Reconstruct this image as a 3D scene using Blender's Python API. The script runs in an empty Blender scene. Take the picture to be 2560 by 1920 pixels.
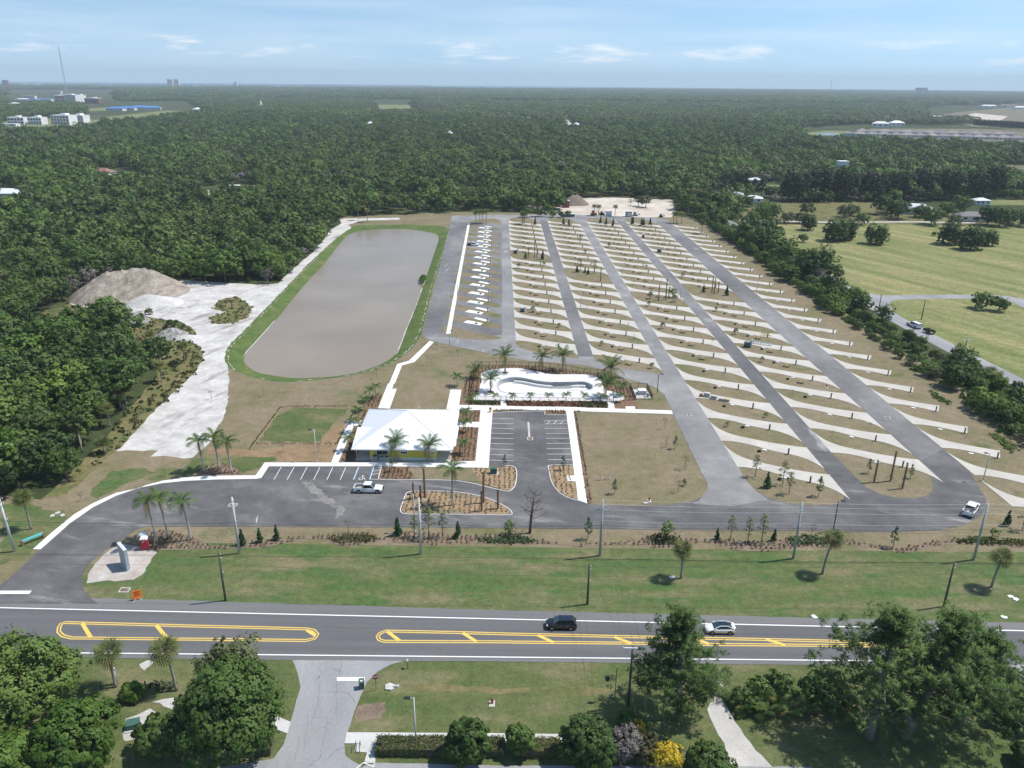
import bpy, bmesh, math, random
import numpy as np
from mathutils import Vector, Matrix
from mathutils.geometry import delaunay_2d_cdt
random.seed(7)
RNG = np.random.default_rng(11)
sc = bpy.context.scene
COL = sc.collection
R_ = math.radians
# ------------------------------------------------------------------ camera
FPX, CAMH, PITCH, ROLL = 1950.0, 76.0, R_(21.19), R_(0.57)
cd = bpy.data.cameras.new('camera')
cd.sensor_width = 36.0
cd.lens = 36.0 * FPX / 2560.0
cd.clip_start = 1.0
cd.clip_end = 60000.0
cam = bpy.data.objects.new('camera', cd)
COL.objects.link(cam)
cam.matrix_world = Matrix.Translation((0, 0, CAMH)) @ Matrix.Rotation(math.pi/2 - PITCH, 4, 'X') @ Matrix.Rotation(ROLL, 4, 'Z')
sc.camera = cam
# ------------------------------------------------------------------ sun, sky, exposure
SUN_EL, SUN_AZ = R_(60.0), R_(90.0 - 12.5)      # azimuth clockwise from +Y
sv = Vector((math.sin(SUN_AZ)*math.cos(SUN_EL), math.cos(SUN_AZ)*math.cos(SUN_EL), math.sin(SUN_EL)))
sl = bpy.data.lights.new('sun', 'SUN')
sl.energy = 4.0
sl.angle = R_(0.53)
sl.color = (1.0, 0.955, 0.89)
so = bpy.data.objects.new('sun', sl)
COL.objects.link(so)
so.rotation_euler = sv.to_track_quat('Z', 'Y').to_euler()
so.location = sv * 300
world = bpy.data.worlds.new('World')
sc.world = world
world.use_nodes = True
nt = world.node_tree
nt.nodes.clear()
def N(t, typ, **kw):
    n = t.nodes.new(typ)
    for k, v in kw.items():
        setattr(n, k, v)
    return n
sky = N(nt, 'ShaderNodeTexSky', sky_type='NISHITA', sun_disc=False, sun_elevation=SUN_EL, sun_rotation=SUN_AZ,
        altitude=80.0, air_density=1.0, dust_density=0.3, ozone_density=2.5)
tc = N(nt, 'ShaderNodeTexCoord')
sep = N(nt, 'ShaderNodeSeparateXYZ')
nt.links.new(tc.outputs['Generated'], sep.inputs[0])
z0 = N(nt, 'ShaderNodeMath', operation='MAXIMUM'); z0.inputs[1].default_value = 0.0
nt.links.new(sep.outputs['Z'], z0.inputs[0])
zc = N(nt, 'ShaderNodeMath', operation='MULTIPLY_ADD'); zc.inputs[1].default_value = 0.9; zc.inputs[2].default_value = 0.13
nt.links.new(z0.outputs[0], zc.inputs[0])
cmb = N(nt, 'ShaderNodeCombineXYZ')
nt.links.new(sep.outputs['X'], cmb.inputs[0]); nt.links.new(sep.outputs['Y'], cmb.inputs[1]); nt.links.new(zc.outputs[0], cmb.inputs[2])
nt.links.new(cmb.outputs[0], sky.inputs['Vector'])
def wmath(op, a, b=None, c=None, clamp=False):
    n = N(nt, 'ShaderNodeMath', operation=op, use_clamp=clamp)
    for i, x in enumerate((a, b, c)):
        if x is None: continue
        if isinstance(x, (int, float)): n.inputs[i].default_value = x
        else: nt.links.new(x, n.inputs[i])
    return n.outputs[0]
def wnoise(scx, scz, detail, rough, off):
    mp = N(nt, 'ShaderNodeMapping')
    mp.inputs['Scale'].default_value = (scx, scx, scz)
    mp.inputs['Location'].default_value = off
    nt.links.new(tc.outputs['Generated'], mp.inputs['Vector'])
    nz = N(nt, 'ShaderNodeTexNoise')
    nz.inputs['Scale'].default_value = 1.0
    nz.inputs['Detail'].default_value = detail
    nz.inputs['Roughness'].default_value = rough
    nt.links.new(mp.outputs[0], nz.inputs['Vector'])
    return nz.outputs['Fac']
z = sep.outputs['Z']
def band(z0, z1, z2, z3):
    a = N(nt, 'ShaderNodeMapRange', interpolation_type='SMOOTHSTEP')
    a.inputs[1].default_value, a.inputs[2].default_value = z0, z1
    nt.links.new(z, a.inputs[0])
    b = N(nt, 'ShaderNodeMapRange', interpolation_type='SMOOTHSTEP')
    b.inputs[1].default_value, b.inputs[2].default_value = z2, z3
    b.inputs[3].default_value, b.inputs[4].default_value = 1.0, 0.0
    nt.links.new(z, b.inputs[0])
    return wmath('MULTIPLY', a.outputs[0], b.outputs[0])
# small fair-weather cumulus low over the sea, and thin cirrus haze
cum = wmath('MULTIPLY', wmath('MULTIPLY_ADD', wnoise(13.0, 70.0, 6.0, 0.58, (4.3, 1.7, 0.4)), 5.5, -2.78, True), band(0.016, 0.024, 0.034, 0.052))
cir = wmath('MULTIPLY', wmath('MULTIPLY_ADD', wnoise(3.2, 46.0, 5.0, 0.55, (1.1, 3.3, 2.0)), 2.6, -1.02, True), band(0.004, 0.02, 0.05, 0.16))
mask = wmath('MAXIMUM', wmath('MULTIPLY', cum, 0.9), wmath('MULTIPLY', cir, 0.30))
mx = N(nt, 'ShaderNodeMix', data_type='RGBA')
nt.links.new(mask, mx.inputs[0])
tint = N(nt, 'ShaderNodeMix', data_type='RGBA', blend_type='MULTIPLY'); tint.inputs[0].default_value = 1.0
tint.inputs[7].default_value = (0.98, 1.03, 0.97, 1)
nt.links.new(sky.outputs[0], tint.inputs[6])
nt.links.new(tint.outputs[2], mx.inputs[6])
mx.inputs[7].default_value = (6.6, 6.8, 7.0, 1)
bg = N(nt, 'ShaderNodeBackground')
bg.inputs['Strength'].default_value = 0.130
nt.links.new(mx.outputs[2], bg.inputs['Color'])
wo = N(nt, 'ShaderNodeOutputWorld')
nt.links.new(bg.outputs[0], wo.inputs['Surface'])
vs = sc.view_settings
vs.view_transform = 'Standard'
vs.look = 'None'
vs.gamma = 1.0
vs.use_curve_mapping = False
vs.exposure = 0.38
sc.cycles.max_bounces = 5
sc.cycles.diffuse_bounces = 3
sc.cycles.transparent_max_bounces = 6
sc.cycles.volume_bounces = 0

# ------------------------------------------------------------------ picture position -> ground position
def G(x, y, zz=0.0):
    u, v = x - 1280.0, y - 960.0
    c, s = math.cos(ROLL), math.sin(ROLL)
    u, v = u*c + v*s, -u*s + v*c
    a = v / FPX
    d = (u/FPX, math.cos(PITCH) - a*math.sin(PITCH), -(math.sin(PITCH) + a*math.cos(PITCH)))
    t = (zz - CAMH) / d[2]
    return (d[0]*t, d[1]*t)
def T(c, r, u, v, zz=0.0):                # a 640x480 tile (column, row) seen enlarged 3.456 times
    return G(640*c + u/3.45625, 480*r + v/3.45625, zz)
def TP(L, zz=0.0):                        # list of (tile, u, v); tile = column*10+row carried forward
    out = []; t = 0
    for p in L:
        if isinstance(p, int): t = p
        else: out.append(T(t//10, t % 10, p[0], p[1], zz))
    return out
def Q(x0, y0, w, L, zz=0.0):              # any enlarged crop of the picture, w source pixels wide
    s = 2212.0 / w
    return [G(x0 + p[0]/s, y0 + p[1]/s, zz) for p in L]
CA = R_(1.0)
def K(a, b):                              # camp ground frame (rows run along b)
    return (a*math.cos(CA) - b*math.sin(CA), a*math.sin(CA) + b*math.cos(CA))
def Kinv(x, y):
    return (x*math.cos(CA) + y*math.sin(CA), -x*math.sin(CA) + y*math.cos(CA))

# ------------------------------------------------------------------ object helpers
def tag(o, label=None, cat=None, group=None, kind=None):
    if label: o['label'] = label
    if cat: o['category'] = cat
    if group: o['group'] = group
    if kind: o['kind'] = kind
    return o
def add(name, me, parent=None, loc=None, rz=0.0, sc_=None):
    o = bpy.data.objects.new(name, me)
    COL.objects.link(o)
    if parent is not None: o.parent = parent
    if loc is not None: o.location = loc
    if rz: o.rotation_euler = (0, 0, rz)
    if sc_ is not None: o.scale = (sc_, sc_, sc_) if isinstance(sc_, (int, float)) else sc_
    return o
def thing(name, label, cat, loc=(0, 0, 0), rz=0.0, group=None, sc_=None):
    return tag(add(name, None, None, loc, rz, sc_), label, cat, group)
def copy_tree(o, parent=None):
    c = o.copy()
    COL.objects.link(c)
    if parent is not None: c.parent = parent
    for ch in list(o.children):
        copy_tree(ch, c)
    return c
def npmesh(name, V, F, mat=None, smooth=False, tone=None, normals=None):
    """V (n,3); F (m,k) faces all of k corners"""
    V = np.asarray(V, dtype=np.float32); F = np.asarray(F, dtype=np.int32)
    me = bpy.data.meshes.new(name)
    me.vertices.add(len(V)); me.vertices.foreach_set('co', V.ravel())
    k = F.shape[1]
    me.loops.add(F.size); me.loops.foreach_set('vertex_index', F.ravel())
    me.polygons.add(len(F))
    me.polygons.foreach_set('loop_start', np.arange(0, F.size, k, dtype=np.int32))
    if smooth: me.polygons.foreach_set('use_smooth', np.ones(len(F), dtype=bool))
    me.update(calc_edges=True)
    if tone is not None:
        a = me.attributes.new('tone', 'FLOAT', 'FACE')
        a.data.foreach_set('value', np.asarray(tone, dtype=np.float32))
    if normals is not None:
        me.polygons.foreach_set('use_smooth', np.ones(len(F), dtype=bool))
        me.normals_split_custom_set_from_vertices(np.asarray(normals, dtype=np.float32))
    if mat: me.materials.append(mat)
    return me
class MB:
    def __init__(s): s.v = []; s.f = []
    def quad(s, *p):
        i = len(s.v); s.v += [tuple(q) for q in p]; s.f.append(tuple(range(i, i+len(p)))); return s
    def hexa(s, p):                       # 4 bottom + 4 top corners, both counter-clockwise from above
        i = len(s.v); s.v += [tuple(q) for q in p]
        for f in ((3,2,1,0),(4,5,6,7),(0,1,5,4),(1,2,6,5),(2,3,7,6),(3,0,4,7)):
            s.f.append(tuple(i+k for k in f))
        return s
    def box(s, cx, cy, z0, sx, sy, sz, rz=0.0, tx=1.0, ty=1.0):
        c, n = math.cos(rz), math.sin(rz); P = []
        for (k, zz) in ((1, z0), (0, z0+sz)):
            for (a, b) in ((-1,-1),(1,-1),(1,1),(-1,1)):
                x, y = a*sx/2*(1 if k else tx), b*sy/2*(1 if k else ty)
                P.append((cx + x*c - y*n, cy + x*n + y*c, zz))
        return s.hexa(P)
    def path(s, pts, rad, n=6, cap=True):
        pts = [Vector(p) for p in pts]; i0 = len(s.v)
        if not hasattr(rad, '__len__'): rad = [rad]*len(pts)
        for k, p in enumerate(pts):
            d = (pts[min(k+1, len(pts)-1)] - pts[max(k-1, 0)]).normalized()
            a = d.cross(Vector((0, 0, 1)))
            if a.length < 1e-3: a = Vector((1, 0, 0))
            a.normalize(); b = d.cross(a).normalized()
            for j in range(n):
                t = 2*math.pi*j/n
                s.v.append(tuple(p + (a*math.cos(t) + b*math.sin(t))*rad[k]))
        for k in range(len(pts)-1):
            for j in range(n):
                a0 = i0+k*n+j; a1 = i0+k*n+(j+1) % n
                s.f.append((a0, a0+n, a1+n, a1))
        if cap:
            s.f.append(tuple(i0+j for j in range(n)))
            s.f.append(tuple(i0+(len(pts)-1)*n+j for j in reversed(range(n))))
        return s
    def lathe(s, prof, n=12, c=(0, 0, 0)):
        i0 = len(s.v)
        for (r, zz) in prof:
            for j in range(n):
                t = 2*math.pi*j/n
                s.v.append((c[0]+r*math.cos(t), c[1]+r*math.sin(t), c[2]+zz))
        for k in range(len(prof)-1):
            for j in range(n):
                a0 = i0+k*n+j; a1 = i0+k*n+(j+1) % n
                s.f.append((a0, a1, a1+n, a0+n))
        s.f.append(tuple(i0+j for j in reversed(range(n))))
        s.f.append(tuple(i0+(len(prof)-1)*n+j for j in range(n)))
        return s
    def prism(s, pts, z0, z1):
        if area(pts) < 0: pts = pts[::-1]
        i = len(s.v); n = len(pts)
        s.v += [(p[0], p[1], z0) for p in pts] + [(p[0], p[1], z1) for p in pts]
        if n > 6:
            ov, oe, of = delaunay_2d_cdt([Vector(p) for p in pts], [(k, (k+1) % n) for k in range(n)], [], 0, 1e-5)[:3]
            j = len(s.v); s.v += [(v.x, v.y, z1) for v in ov]
            for f in of:
                cx = sum(ov[k].x for k in f)/len(f); cy = sum(ov[k].y for k in f)/len(f)
                if inside(pts, cx, cy):
                    a, b, c = [ov[k] for k in f[:3]]
                    up = (b.x-a.x)*(c.y-a.y)-(b.y-a.y)*(c.x-a.x) > 0
                    s.f.append(tuple(j+k for k in (f if up else f[::-1])))
        else:
            s.f.append(tuple(i+n+k for k in range(n)))
        for k in range(n):
            m = (k+1) % n; s.f.append((i+k, i+m, i+n+m, i+n+k))
        return s
    def wall(s, a, b, th, z0, z1):
        d = Vector((b[0]-a[0], b[1]-a[1])); L = d.length
        return s.box((a[0]+b[0])/2, (a[1]+b[1])/2, z0, L, th, z1-z0, math.atan2(d.y, d.x))
    def mesh(s, name, mat=None, smooth=False):
        me = bpy.data.meshes.new(name); me.from_pydata(s.v, [], s.f); me.update()
        if mat: me.materials.append(mat)
        if smooth: me.polygons.foreach_set('use_smooth', [True]*len(me.polygons))
        return me
    def build(s, name, mat, parent=None, loc=None, rz=0.0, smooth=False):
        return add(name, s.mesh(name, mat, smooth), parent, loc, rz)
def area(p):
    return 0.5*sum(p[i][0]*p[(i+1) % len(p)][1] - p[(i+1) % len(p)][0]*p[i][1] for i in range(len(p)))
def inside(P, x, y):
    r = False; n = len(P); j = n-1
    for i in range(n):
        xi, yi = P[i]; xj, yj = P[j]
        if (yi > y) != (yj > y) and x < (xj-xi)*(y-yi)/(yj-yi)+xi: r = not r
        j = i
    return r
def inside_np(P, X, Y):
    r = np.zeros(X.shape, bool); n = len(P); j = n-1
    for i in range(n):
        xi, yi = P[i]; xj, yj = P[j]
        if yi != yj:
            r ^= ((yi > Y) != (yj > Y)) & (X < (xj-xi)*(Y-yi)/(yj-yi)+xi)
        j = i
    return r
def curve(P, n=5, closed=True):           # Catmull-Rom through the points
    out = []; m = len(P)
    rng = range(m) if closed else range(m-1)
    for i in rng:
        g = (lambda k: P[k % m]) if closed else (lambda k: P[max(0, min(m-1, k))])
        a, b, c, d = g(i-1), g(i), g(i+1), g(i+2)
        for k in range(n):
            t = k/n
            out.append(tuple(0.5*(2*b[q] + (c[q]-a[q])*t + (2*a[q]-5*b[q]+4*c[q]-d[q])*t*t + (3*b[q]-a[q]-3*c[q]+d[q])*t**3) for q in (0, 1)))
    if not closed: out.append(tuple(P[-1]))
    return out
def rough(P, step=1.2, amp=0.12):         # broken natural edge
    out = []
    for i in range(len(P)):
        a, b = P[i], P[(i+1) % len(P)]
        L = math.hypot(b[0]-a[0], b[1]-a[1]); n = max(1, min(60, int(L/step)))
        for k in range(n):
            t = k/n; j = amp*(random.random()-.5)*2 if (k or True) else 0
            j2 = amp*(random.random()-.5)*2
            out.append((a[0]+(b[0]-a[0])*t+j, a[1]+(b[1]-a[1])*t+j2))
    return out
def sheet(name, P, zz, mat, thick=0.0, parent=None, holes=(), kind='structure'):
    if holes or (len(P) > 8 and not thick):
        vs_ = []; ed = []
        for loop in [P]+list(holes):
            i = len(vs_); n = len(loop)
            vs_ += [Vector(p) for p in loop]; ed += [(i+k, i+(k+1) % n) for k in range(n)]
        ov, oe, of = delaunay_2d_cdt(vs_, ed, [], 0, 1e-4)[:3]
        F = []
        for f in of:
            cx = sum(ov[k].x for k in f)/len(f); cy = sum(ov[k].y for k in f)/len(f)
            if inside(P, cx, cy) and not any(inside(h, cx, cy) for h in holes): F.append(tuple(f))
        me = bpy.data.meshes.new(name); me.from_pydata([(v.x, v.y, zz) for v in ov], [], F); me.update()
        if len(me.polygons) and me.polygons[0].normal.z < 0: me.flip_normals()
        me.materials.append(mat)
        o = add(name, me, parent)
    elif thick:
        o = MB().prism(P, zz-thick, zz).build(name, mat, parent)
    else:
        if area(P) < 0: P = P[::-1]
        o = MB().quad(*[(p[0], p[1], zz) for p in P]).build(name, mat, parent)
    if parent is None and kind: o['kind'] = kind
    return o
def ribbon(P, w, closed=False):
    """outline pieces (quads) of a band w wide along polyline P, centred"""
    n = len(P); L = []; Rr = []
    for i in range(n):
        a = P[(i-1) % n] if closed or i else P[0]; b = P[(i+1) % n] if closed or i < n-1 else P[-1]
        d = Vector((b[0]-a[0], b[1]-a[1]))
        if d.length < 1e-6: d = Vector((1, 0))
        d.normalize(); q = Vector((-d.y, d.x))*w/2
        L.append((P[i][0]+q.x, P[i][1]+q.y)); Rr.append((P[i][0]-q.x, P[i][1]-q.y))
    return L, Rr
def band_mesh(mb, P, w, z0, z1, closed=False):
    L, Rr = ribbon(P, w, closed); n = len(P)
    for i in range(n if closed else n-1):
        j = (i+1) % n
        if z1 - z0 < 1e-6:
            mb.quad((*Rr[i], z1), (*Rr[j], z1), (*L[j], z1), (*L[i], z1))
        else:
            mb.hexa([(*Rr[i], z0), (*Rr[j], z0), (*L[j], z0), (*L[i], z0), (*Rr[i], z1), (*Rr[j], z1), (*L[j], z1), (*L[i], z1)])
    return mb

# ------------------------------------------------------------------ materials
def newmat(name):
    m = bpy.data.materials.new(name); m.use_nodes = True
    t = m.node_tree
    return m, t, t.nodes['Principled BSDF']
def flat(name, col, rough=0.6, metal=0.0, spec=0.4, var=0.12, scale=2.0, coat=0.0):
    m, t, b = newmat(name)
    b.inputs['Roughness'].default_value = rough
    b.inputs['Metallic'].default_value = metal
    b.inputs['Specular IOR Level'].default_value = spec
    b.inputs['Coat Weight'].default_value = coat
    if var:
        co = N(t, 'ShaderNodeTexCoord'); nz = N(t, 'ShaderNodeTexNoise')
        nz.inputs['Scale'].default_value = scale; nz.inputs['Detail'].default_value = 4
        t.links.new(co.outputs['Object'], nz.inputs['Vector'])
        rp = N(t, 'ShaderNodeValToRGB')
        rp.color_ramp.elements[0].position = 0.3; rp.color_ramp.elements[1].position = 0.7
        rp.color_ramp.elements[0].color = (*[c*(1-var) for c in col], 1)
        rp.color_ramp.elements[1].color = (*[min(1, c*(1+var)) for c in col], 1)
        t.links.new(nz.outputs['Fac'], rp.inputs[0]); t.links.new(rp.outputs[0], b.inputs['Base Color'])
    else:
        b.inputs['Base Color'].default_value = (*col, 1)
    return m
def terrain(name, stops, big=0.05, fine=2.5, finev=0.3, rough=0.95, stretch=(1, 1, 1), rot=0.0, bump=0.0, patch=None, spec=0.1, mid=None):
    """stops: [(pos, colour)] along a large noise; fine grain multiplies; patch=(colour, scale, threshold, stretch, rot)"""
    m, t, b = newmat(name)
    b.inputs['Roughness'].default_value = rough
    b.inputs['Specular IOR Level'].default_value = spec
    g = N(t, 'ShaderNodeNewGeometry')
    def nz(scale, st=(1, 1, 1), ro=0.0, det=5.0, rg=0.6):
        mp = N(t, 'ShaderNodeMapping'); mp.vector_type = 'TEXTURE'
        mp.inputs['Scale'].default_value = tuple(1.0/max(s, 1e-4) for s in st)
        mp.inputs['Rotation'].default_value = (0, 0, ro)
        t.links.new(g.outputs['Position'], mp.inputs['Vector'])
        n = N(t, 'ShaderNodeTexNoise'); n.inputs['Scale'].default_value = scale
        n.inputs['Detail'].default_value = det; n.inputs['Roughness'].default_value = rg
        t.links.new(mp.outputs[0], n.inputs['Vector'])
        return n.outputs['Fac']
    rp = N(t, 'ShaderNodeValToRGB'); cr = rp.color_ramp
    cr.elements[0].position, cr.elements[0].color = stops[0][0], (*stops[0][1], 1)
    cr.elements[1].position, cr.elements[1].color = stops[-1][0], (*stops[-1][1], 1)
    for (p, c) in stops[1:-1]:
        e = cr.elements.new(p); e.color = (*c, 1)
    t.links.new(nz(big, stretch, rot), rp.inputs[0])
    col = rp.outputs[0]
    if patch:
        pc, ps, th, pst, pro = patch
        mr = N(t, 'ShaderNodeMapRange', interpolation_type='SMOOTHSTEP')
        mr.inputs[1].default_value = th; mr.inputs[2].default_value = th+0.14
        t.links.new(nz(ps, pst, pro, 6.0, 0.65), mr.inputs[0])
        mx = N(t, 'ShaderNodeMix', data_type='RGBA')
        t.links.new(mr.outputs[0], mx.inputs[0]); t.links.new(col, mx.inputs[6]); mx.inputs[7].default_value = (*pc, 1)
        col = mx.outputs[2]
    fn = nz(fine, (1, 1, 1), 0.0, 6.0, 0.7)
    mr = N(t, 'ShaderNodeMapRange'); mr.inputs[1].default_value = 0.28; mr.inputs[2].default_value = 0.72
    mr.inputs[3].default_value = 1-finev; mr.inputs[4].default_value = 1+finev
    t.links.new(fn, mr.inputs[0])
    fac = mr.outputs[0]
    if mid:
        m2 = N(t, 'ShaderNodeMapRange'); m2.inputs[1].default_value = 0.3; m2.inputs[2].default_value = 0.7
        m2.inputs[3].default_value = 1-mid[1]; m2.inputs[4].default_value = 1+mid[1]
        t.links.new(nz(mid[0], (1, 1, 1), 0.0, 5.0, 0.65), m2.inputs[0])
        mm = N(t, 'ShaderNodeMath', operation='MULTIPLY'); t.links.new(fac, mm.inputs[0]); t.links.new(m2.outputs[0], mm.inputs[1]); fac = mm.outputs[0]
    vm = N(t, 'ShaderNodeVectorMath', operation='SCALE')
    t.links.new(col, vm.inputs[0]); t.links.new(fac, vm.inputs['Scale'])
    t.links.new(vm.outputs[0], b.inputs['Base Color'])
    if bump:
        bp = N(t, 'ShaderNodeBump'); bp.inputs['Strength'].default_value = bump; bp.inputs['Distance'].default_value = 0.15
        t.links.new(fn, bp.inputs['Height']); t.links.new(bp.outputs[0], b.inputs['Normal'])
    return m
def foliage(name, c0, c1, c2, rough=0.6, trans=0.25):
    m, t, b = newmat(name)
    b.inputs['Roughness'].default_value = rough
    b.inputs['Specular IOR Level'].default_value = 0.25
    oi = N(t, 'ShaderNodeObjectInfo'); at = N(t, 'ShaderNodeAttribute'); at.attribute_name = 'tone'
    mm = N(t, 'ShaderNodeMath', operation='MULTIPLY_ADD'); mm.inputs[1].default_value = 0.75
    t.links.new(oi.outputs['Random'], mm.inputs[0])
    m2 = N(t, 'ShaderNodeMath', operation='MULTIPLY_ADD'); m2.inputs[1].default_value = 0.55; m2.inputs[2].default_value = -0.12
    t.links.new(at.outputs['Fac'], m2.inputs[0]); t.links.new(m2.outputs[0], mm.inputs[2])
    rp = N(t, 'ShaderNodeValToRGB'); cr = rp.color_ramp
    cr.elements[0].color = (*c0, 1); cr.elements[1].color = (*c2, 1)
    e = cr.elements.new(0.5); e.color = (*c1, 1)
    t.links.new(mm.outputs[0], rp.inputs[0]); t.links.new(rp.outputs[0], b.inputs['Base Color'])
    if trans:
        tr = N(t, 'ShaderNodeBsdfTranslucent'); mx = N(t, 'ShaderNodeMixShader'); mx.inputs[0].default_value = trans
        t.links.new(rp.outputs[0], tr.inputs['Color']); t.links.new(b.outputs[0], mx.inputs[1]); t.links.new(tr.outputs[0], mx.inputs[2])
        t.links.new(mx.outputs[0], t.nodes['Material Output'].inputs['Surface'])
    return m
BROWN, OLIVE, GRASS, DGRASS, STRAW = (0.19, 0.145, 0.085), (0.135, 0.13, 0.055), (0.085, 0.135, 0.035), (0.05, 0.10, 0.025), (0.27, 0.225, 0.12)
MAT = {}
MAT['floor'] = terrain('forest_floor', [(0.3, (0.035, 0.05, 0.02)), (0.55, (0.06, 0.075, 0.03)), (0.75, (0.12, 0.11, 0.055))], 0.01, 0.25, 0.35)
MAT['camp'] = terrain('camp_grass', [(0.32, (0.150, 0.142, 0.070)), (0.5, (0.198, 0.165, 0.102)), (0.68, (0.225, 0.182, 0.122))], 0.07, 2.2, 0.30, patch=((0.105, 0.130, 0.050), 0.06, 0.57, (1, 1, 1), 0), bump=0.3, mid=(0.45, 0.17))
MAT['verge'] = terrain('verge_grass', [(0.34, (0.072, 0.115, 0.038)), (0.52, (0.118, 0.135, 0.055)), (0.7, (0.190, 0.162, 0.096))], 0.22, 2.6, 0.32, stretch=(0.28, 1, 1), bump=0.3, patch=((0.074, 0.124, 0.040), 0.30, 0.50, (0.35, 1, 1), 0), mid=(0.7, 0.22))
MAT['south'] = terrain('south_grass', [(0.3, (0.065, 0.105, 0.034)), (0.52, (0.105, 0.125, 0.048)), (0.7, (0.185, 0.165, 0.09))], 0.16, 2.6, 0.32, stretch=(0.45, 1, 1), bump=0.3, mid=(0.7, 0.2))
MAT['bank'] = terrain('bank_grass', [(0.3, (0.07, 0.11, 0.034)), (0.55, (0.10, 0.14, 0.042)), (0.75, (0.17, 0.155, 0.08))], 0.14, 1.8, 0.3, bump=0.3, mid=(0.5, 0.2))
MAT['rough'] = terrain('rough_grass', [(0.3, (0.09, 0.12, 0.04)), (0.5, (0.15, 0.14, 0.06)), (0.7, (0.21, 0.17, 0.09))], 0.15, 0.9, 0.35, bump=0.4, patch=((0.05, 0.09, 0.03), 0.2, 0.56, (1, 1, 1), 0))
MAT['field'] = terrain('mown_field', [(0.3, (0.13, 0.16, 0.05)), (0.5, (0.20, 0.205, 0.085)), (0.7, (0.31, 0.27, 0.13))], 0.13, 0.9, 0.32, stretch=(0.1, 1, 1), rot=R_(-62), bump=0.3, mid=(0.35, 0.2))
MAT['farfield'] = terrain('far_field', [(0.3, (0.12, 0.16, 0.06)), (0.6, (0.2, 0.2, 0.09)), (0.8, (0.3, 0.27, 0.15))], 0.02, 0.2, 0.2)
MAT['brush'] = terrain('brush', [(0.3, (0.12, 0.12, 0.07)), (0.6, (0.2, 0.17, 0.12))], 0.05, 0.3, 0.3)
MAT['sand'] = terrain('white_sand', [(0.28, (0.39, 0.368, 0.345)), (0.5, (0.50, 0.48, 0.455)), (0.7, (0.58, 0.562, 0.54))], 0.16, 0.9, 0.16, bump=0.4, patch=((0.29, 0.268, 0.245), 0.16, 0.53, (1, .22, 1), R_(-25)), mid=(0.3, 0.13))
MAT['sand2'] = terrain('clearing_sand', [(0.3, (0.40, 0.34, 0.27)), (0.5, (0.52, 0.46, 0.39)), (0.7, (0.62, 0.57, 0.51))], 0.05, 0.35, 0.14, patch=((0.28, 0.22, 0.165), 0.05, 0.6, (.3, 1, 1), 0))
MAT['pile'] = terrain('sand_pile', [(0.3, (0.19, 0.162, 0.132)), (0.5, (0.29, 0.25, 0.208)), (0.7, (0.37, 0.33, 0.285))], 0.45, 1.2, 0.28, stretch=(1, .2, 1), rot=R_(-20), bump=0.7, mid=(.25, .15))
MAT['rubble'] = terrain('rubble', [(0.35, (0.16, 0.155, 0.145)), (0.6, (0.34, 0.33, 0.32))], 0.9, 2.0, 0.4, bump=0.8)
MAT['hwy'] = terrain('highway_asphalt', [(0.3, (0.095, 0.095, 0.10)), (0.5, (0.122, 0.121, 0.125)), (0.7, (0.148, 0.147, 0.15))], 0.42, 4.0, 0.12, rough=0.88, stretch=(0.03, 1, 1), bump=0.1, spec=0.25)
MAT['shoulder'] = terrain('shoulder_asphalt', [(0.3, (0.15, 0.15, 0.15)), (0.7, (0.19, 0.187, 0.183))], 0.2, 4.0, 0.12, rough=0.9, stretch=(0.1, 1, 1))
MAT['lot'] = terrain('lot_asphalt', [(0.3, (0.085, 0.083, 0.086)), (0.52, (0.120, 0.117, 0.118)), (0.72, (0.185, 0.178, 0.172))], 0.11, 3.0, 0.16, rough=0.88, stretch=(0.7, 1, 1), rot=R_(-20), patch=((0.25, 0.24, 0.23), 0.22, 0.565, (0.22, 1, 1), R_(-14)), bump=0.1, spec=0.2, mid=(0.35, 0.16))
MAT['lane'] = terrain('lane_asphalt', [(0.3, (0.17, 0.166, 0.164)), (0.5, (0.23, 0.225, 0.222)), (0.7, (0.315, 0.308, 0.30))], 0.045, 2.0, 0.13, rough=0.9, patch=((0.40, 0.39, 0.38), 0.14, 0.60, (1, .3, 1), CA), spec=0.2, mid=(0.3, 0.12))
MAT['lane_dark'] = terrain('dark_lane_asphalt', [(0.3, (0.108, 0.105, 0.106)), (0.5, (0.168, 0.163, 0.162)), (0.7, (0.255, 0.249, 0.245))], 0.035, 2.0, 0.12, rough=0.88, stretch=(1, .5, 1), rot=CA, patch=((0.33, 0.325, 0.32), 0.16, 0.60, (1, .25, 1), CA), spec=0.2, mid=(0.3, 0.14))
MAT['oldroad'] = terrain('old_asphalt', [(0.3, (0.23, 0.23, 0.235)), (0.55, (0.30, 0.30, 0.305)), (0.72, (0.37, 0.37, 0.37))], 0.12, 2.5, 0.13, rough=0.92, stretch=(1, .25, 1), rot=R_(20), patch=((0.15, 0.15, 0.16), 0.3, 0.64, (1, .15, 1), R_(18)))
MAT['gravel'] = terrain('gravel_drive', [(0.3, (0.38, 0.36, 0.33)), (0.7, (0.52, 0.50, 0.47))], 0.2, 4.0, 0.18, bump=0.3)
MAT['conc'] = terrain('pad_concrete', [(0.3, (0.43, 0.402, 0.352)), (0.5, (0.475, 0.447, 0.398)), (0.7, (0.515, 0.488, 0.44))], 0.2, 3.0, 0.06, rough=0.85, spec=0.2, mid=(0.22, 0.06), patch=((0.36, 0.335, 0.295), 0.35, 0.63, (1, .4, 1), R_(-32)))
MAT['walk'] = terrain('walk_concrete', [(0.3, (0.66, 0.65, 0.63)), (0.7, (0.74, 0.735, 0.72))], 0.2, 3.0, 0.04, rough=0.85, spec=0.2)
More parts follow.
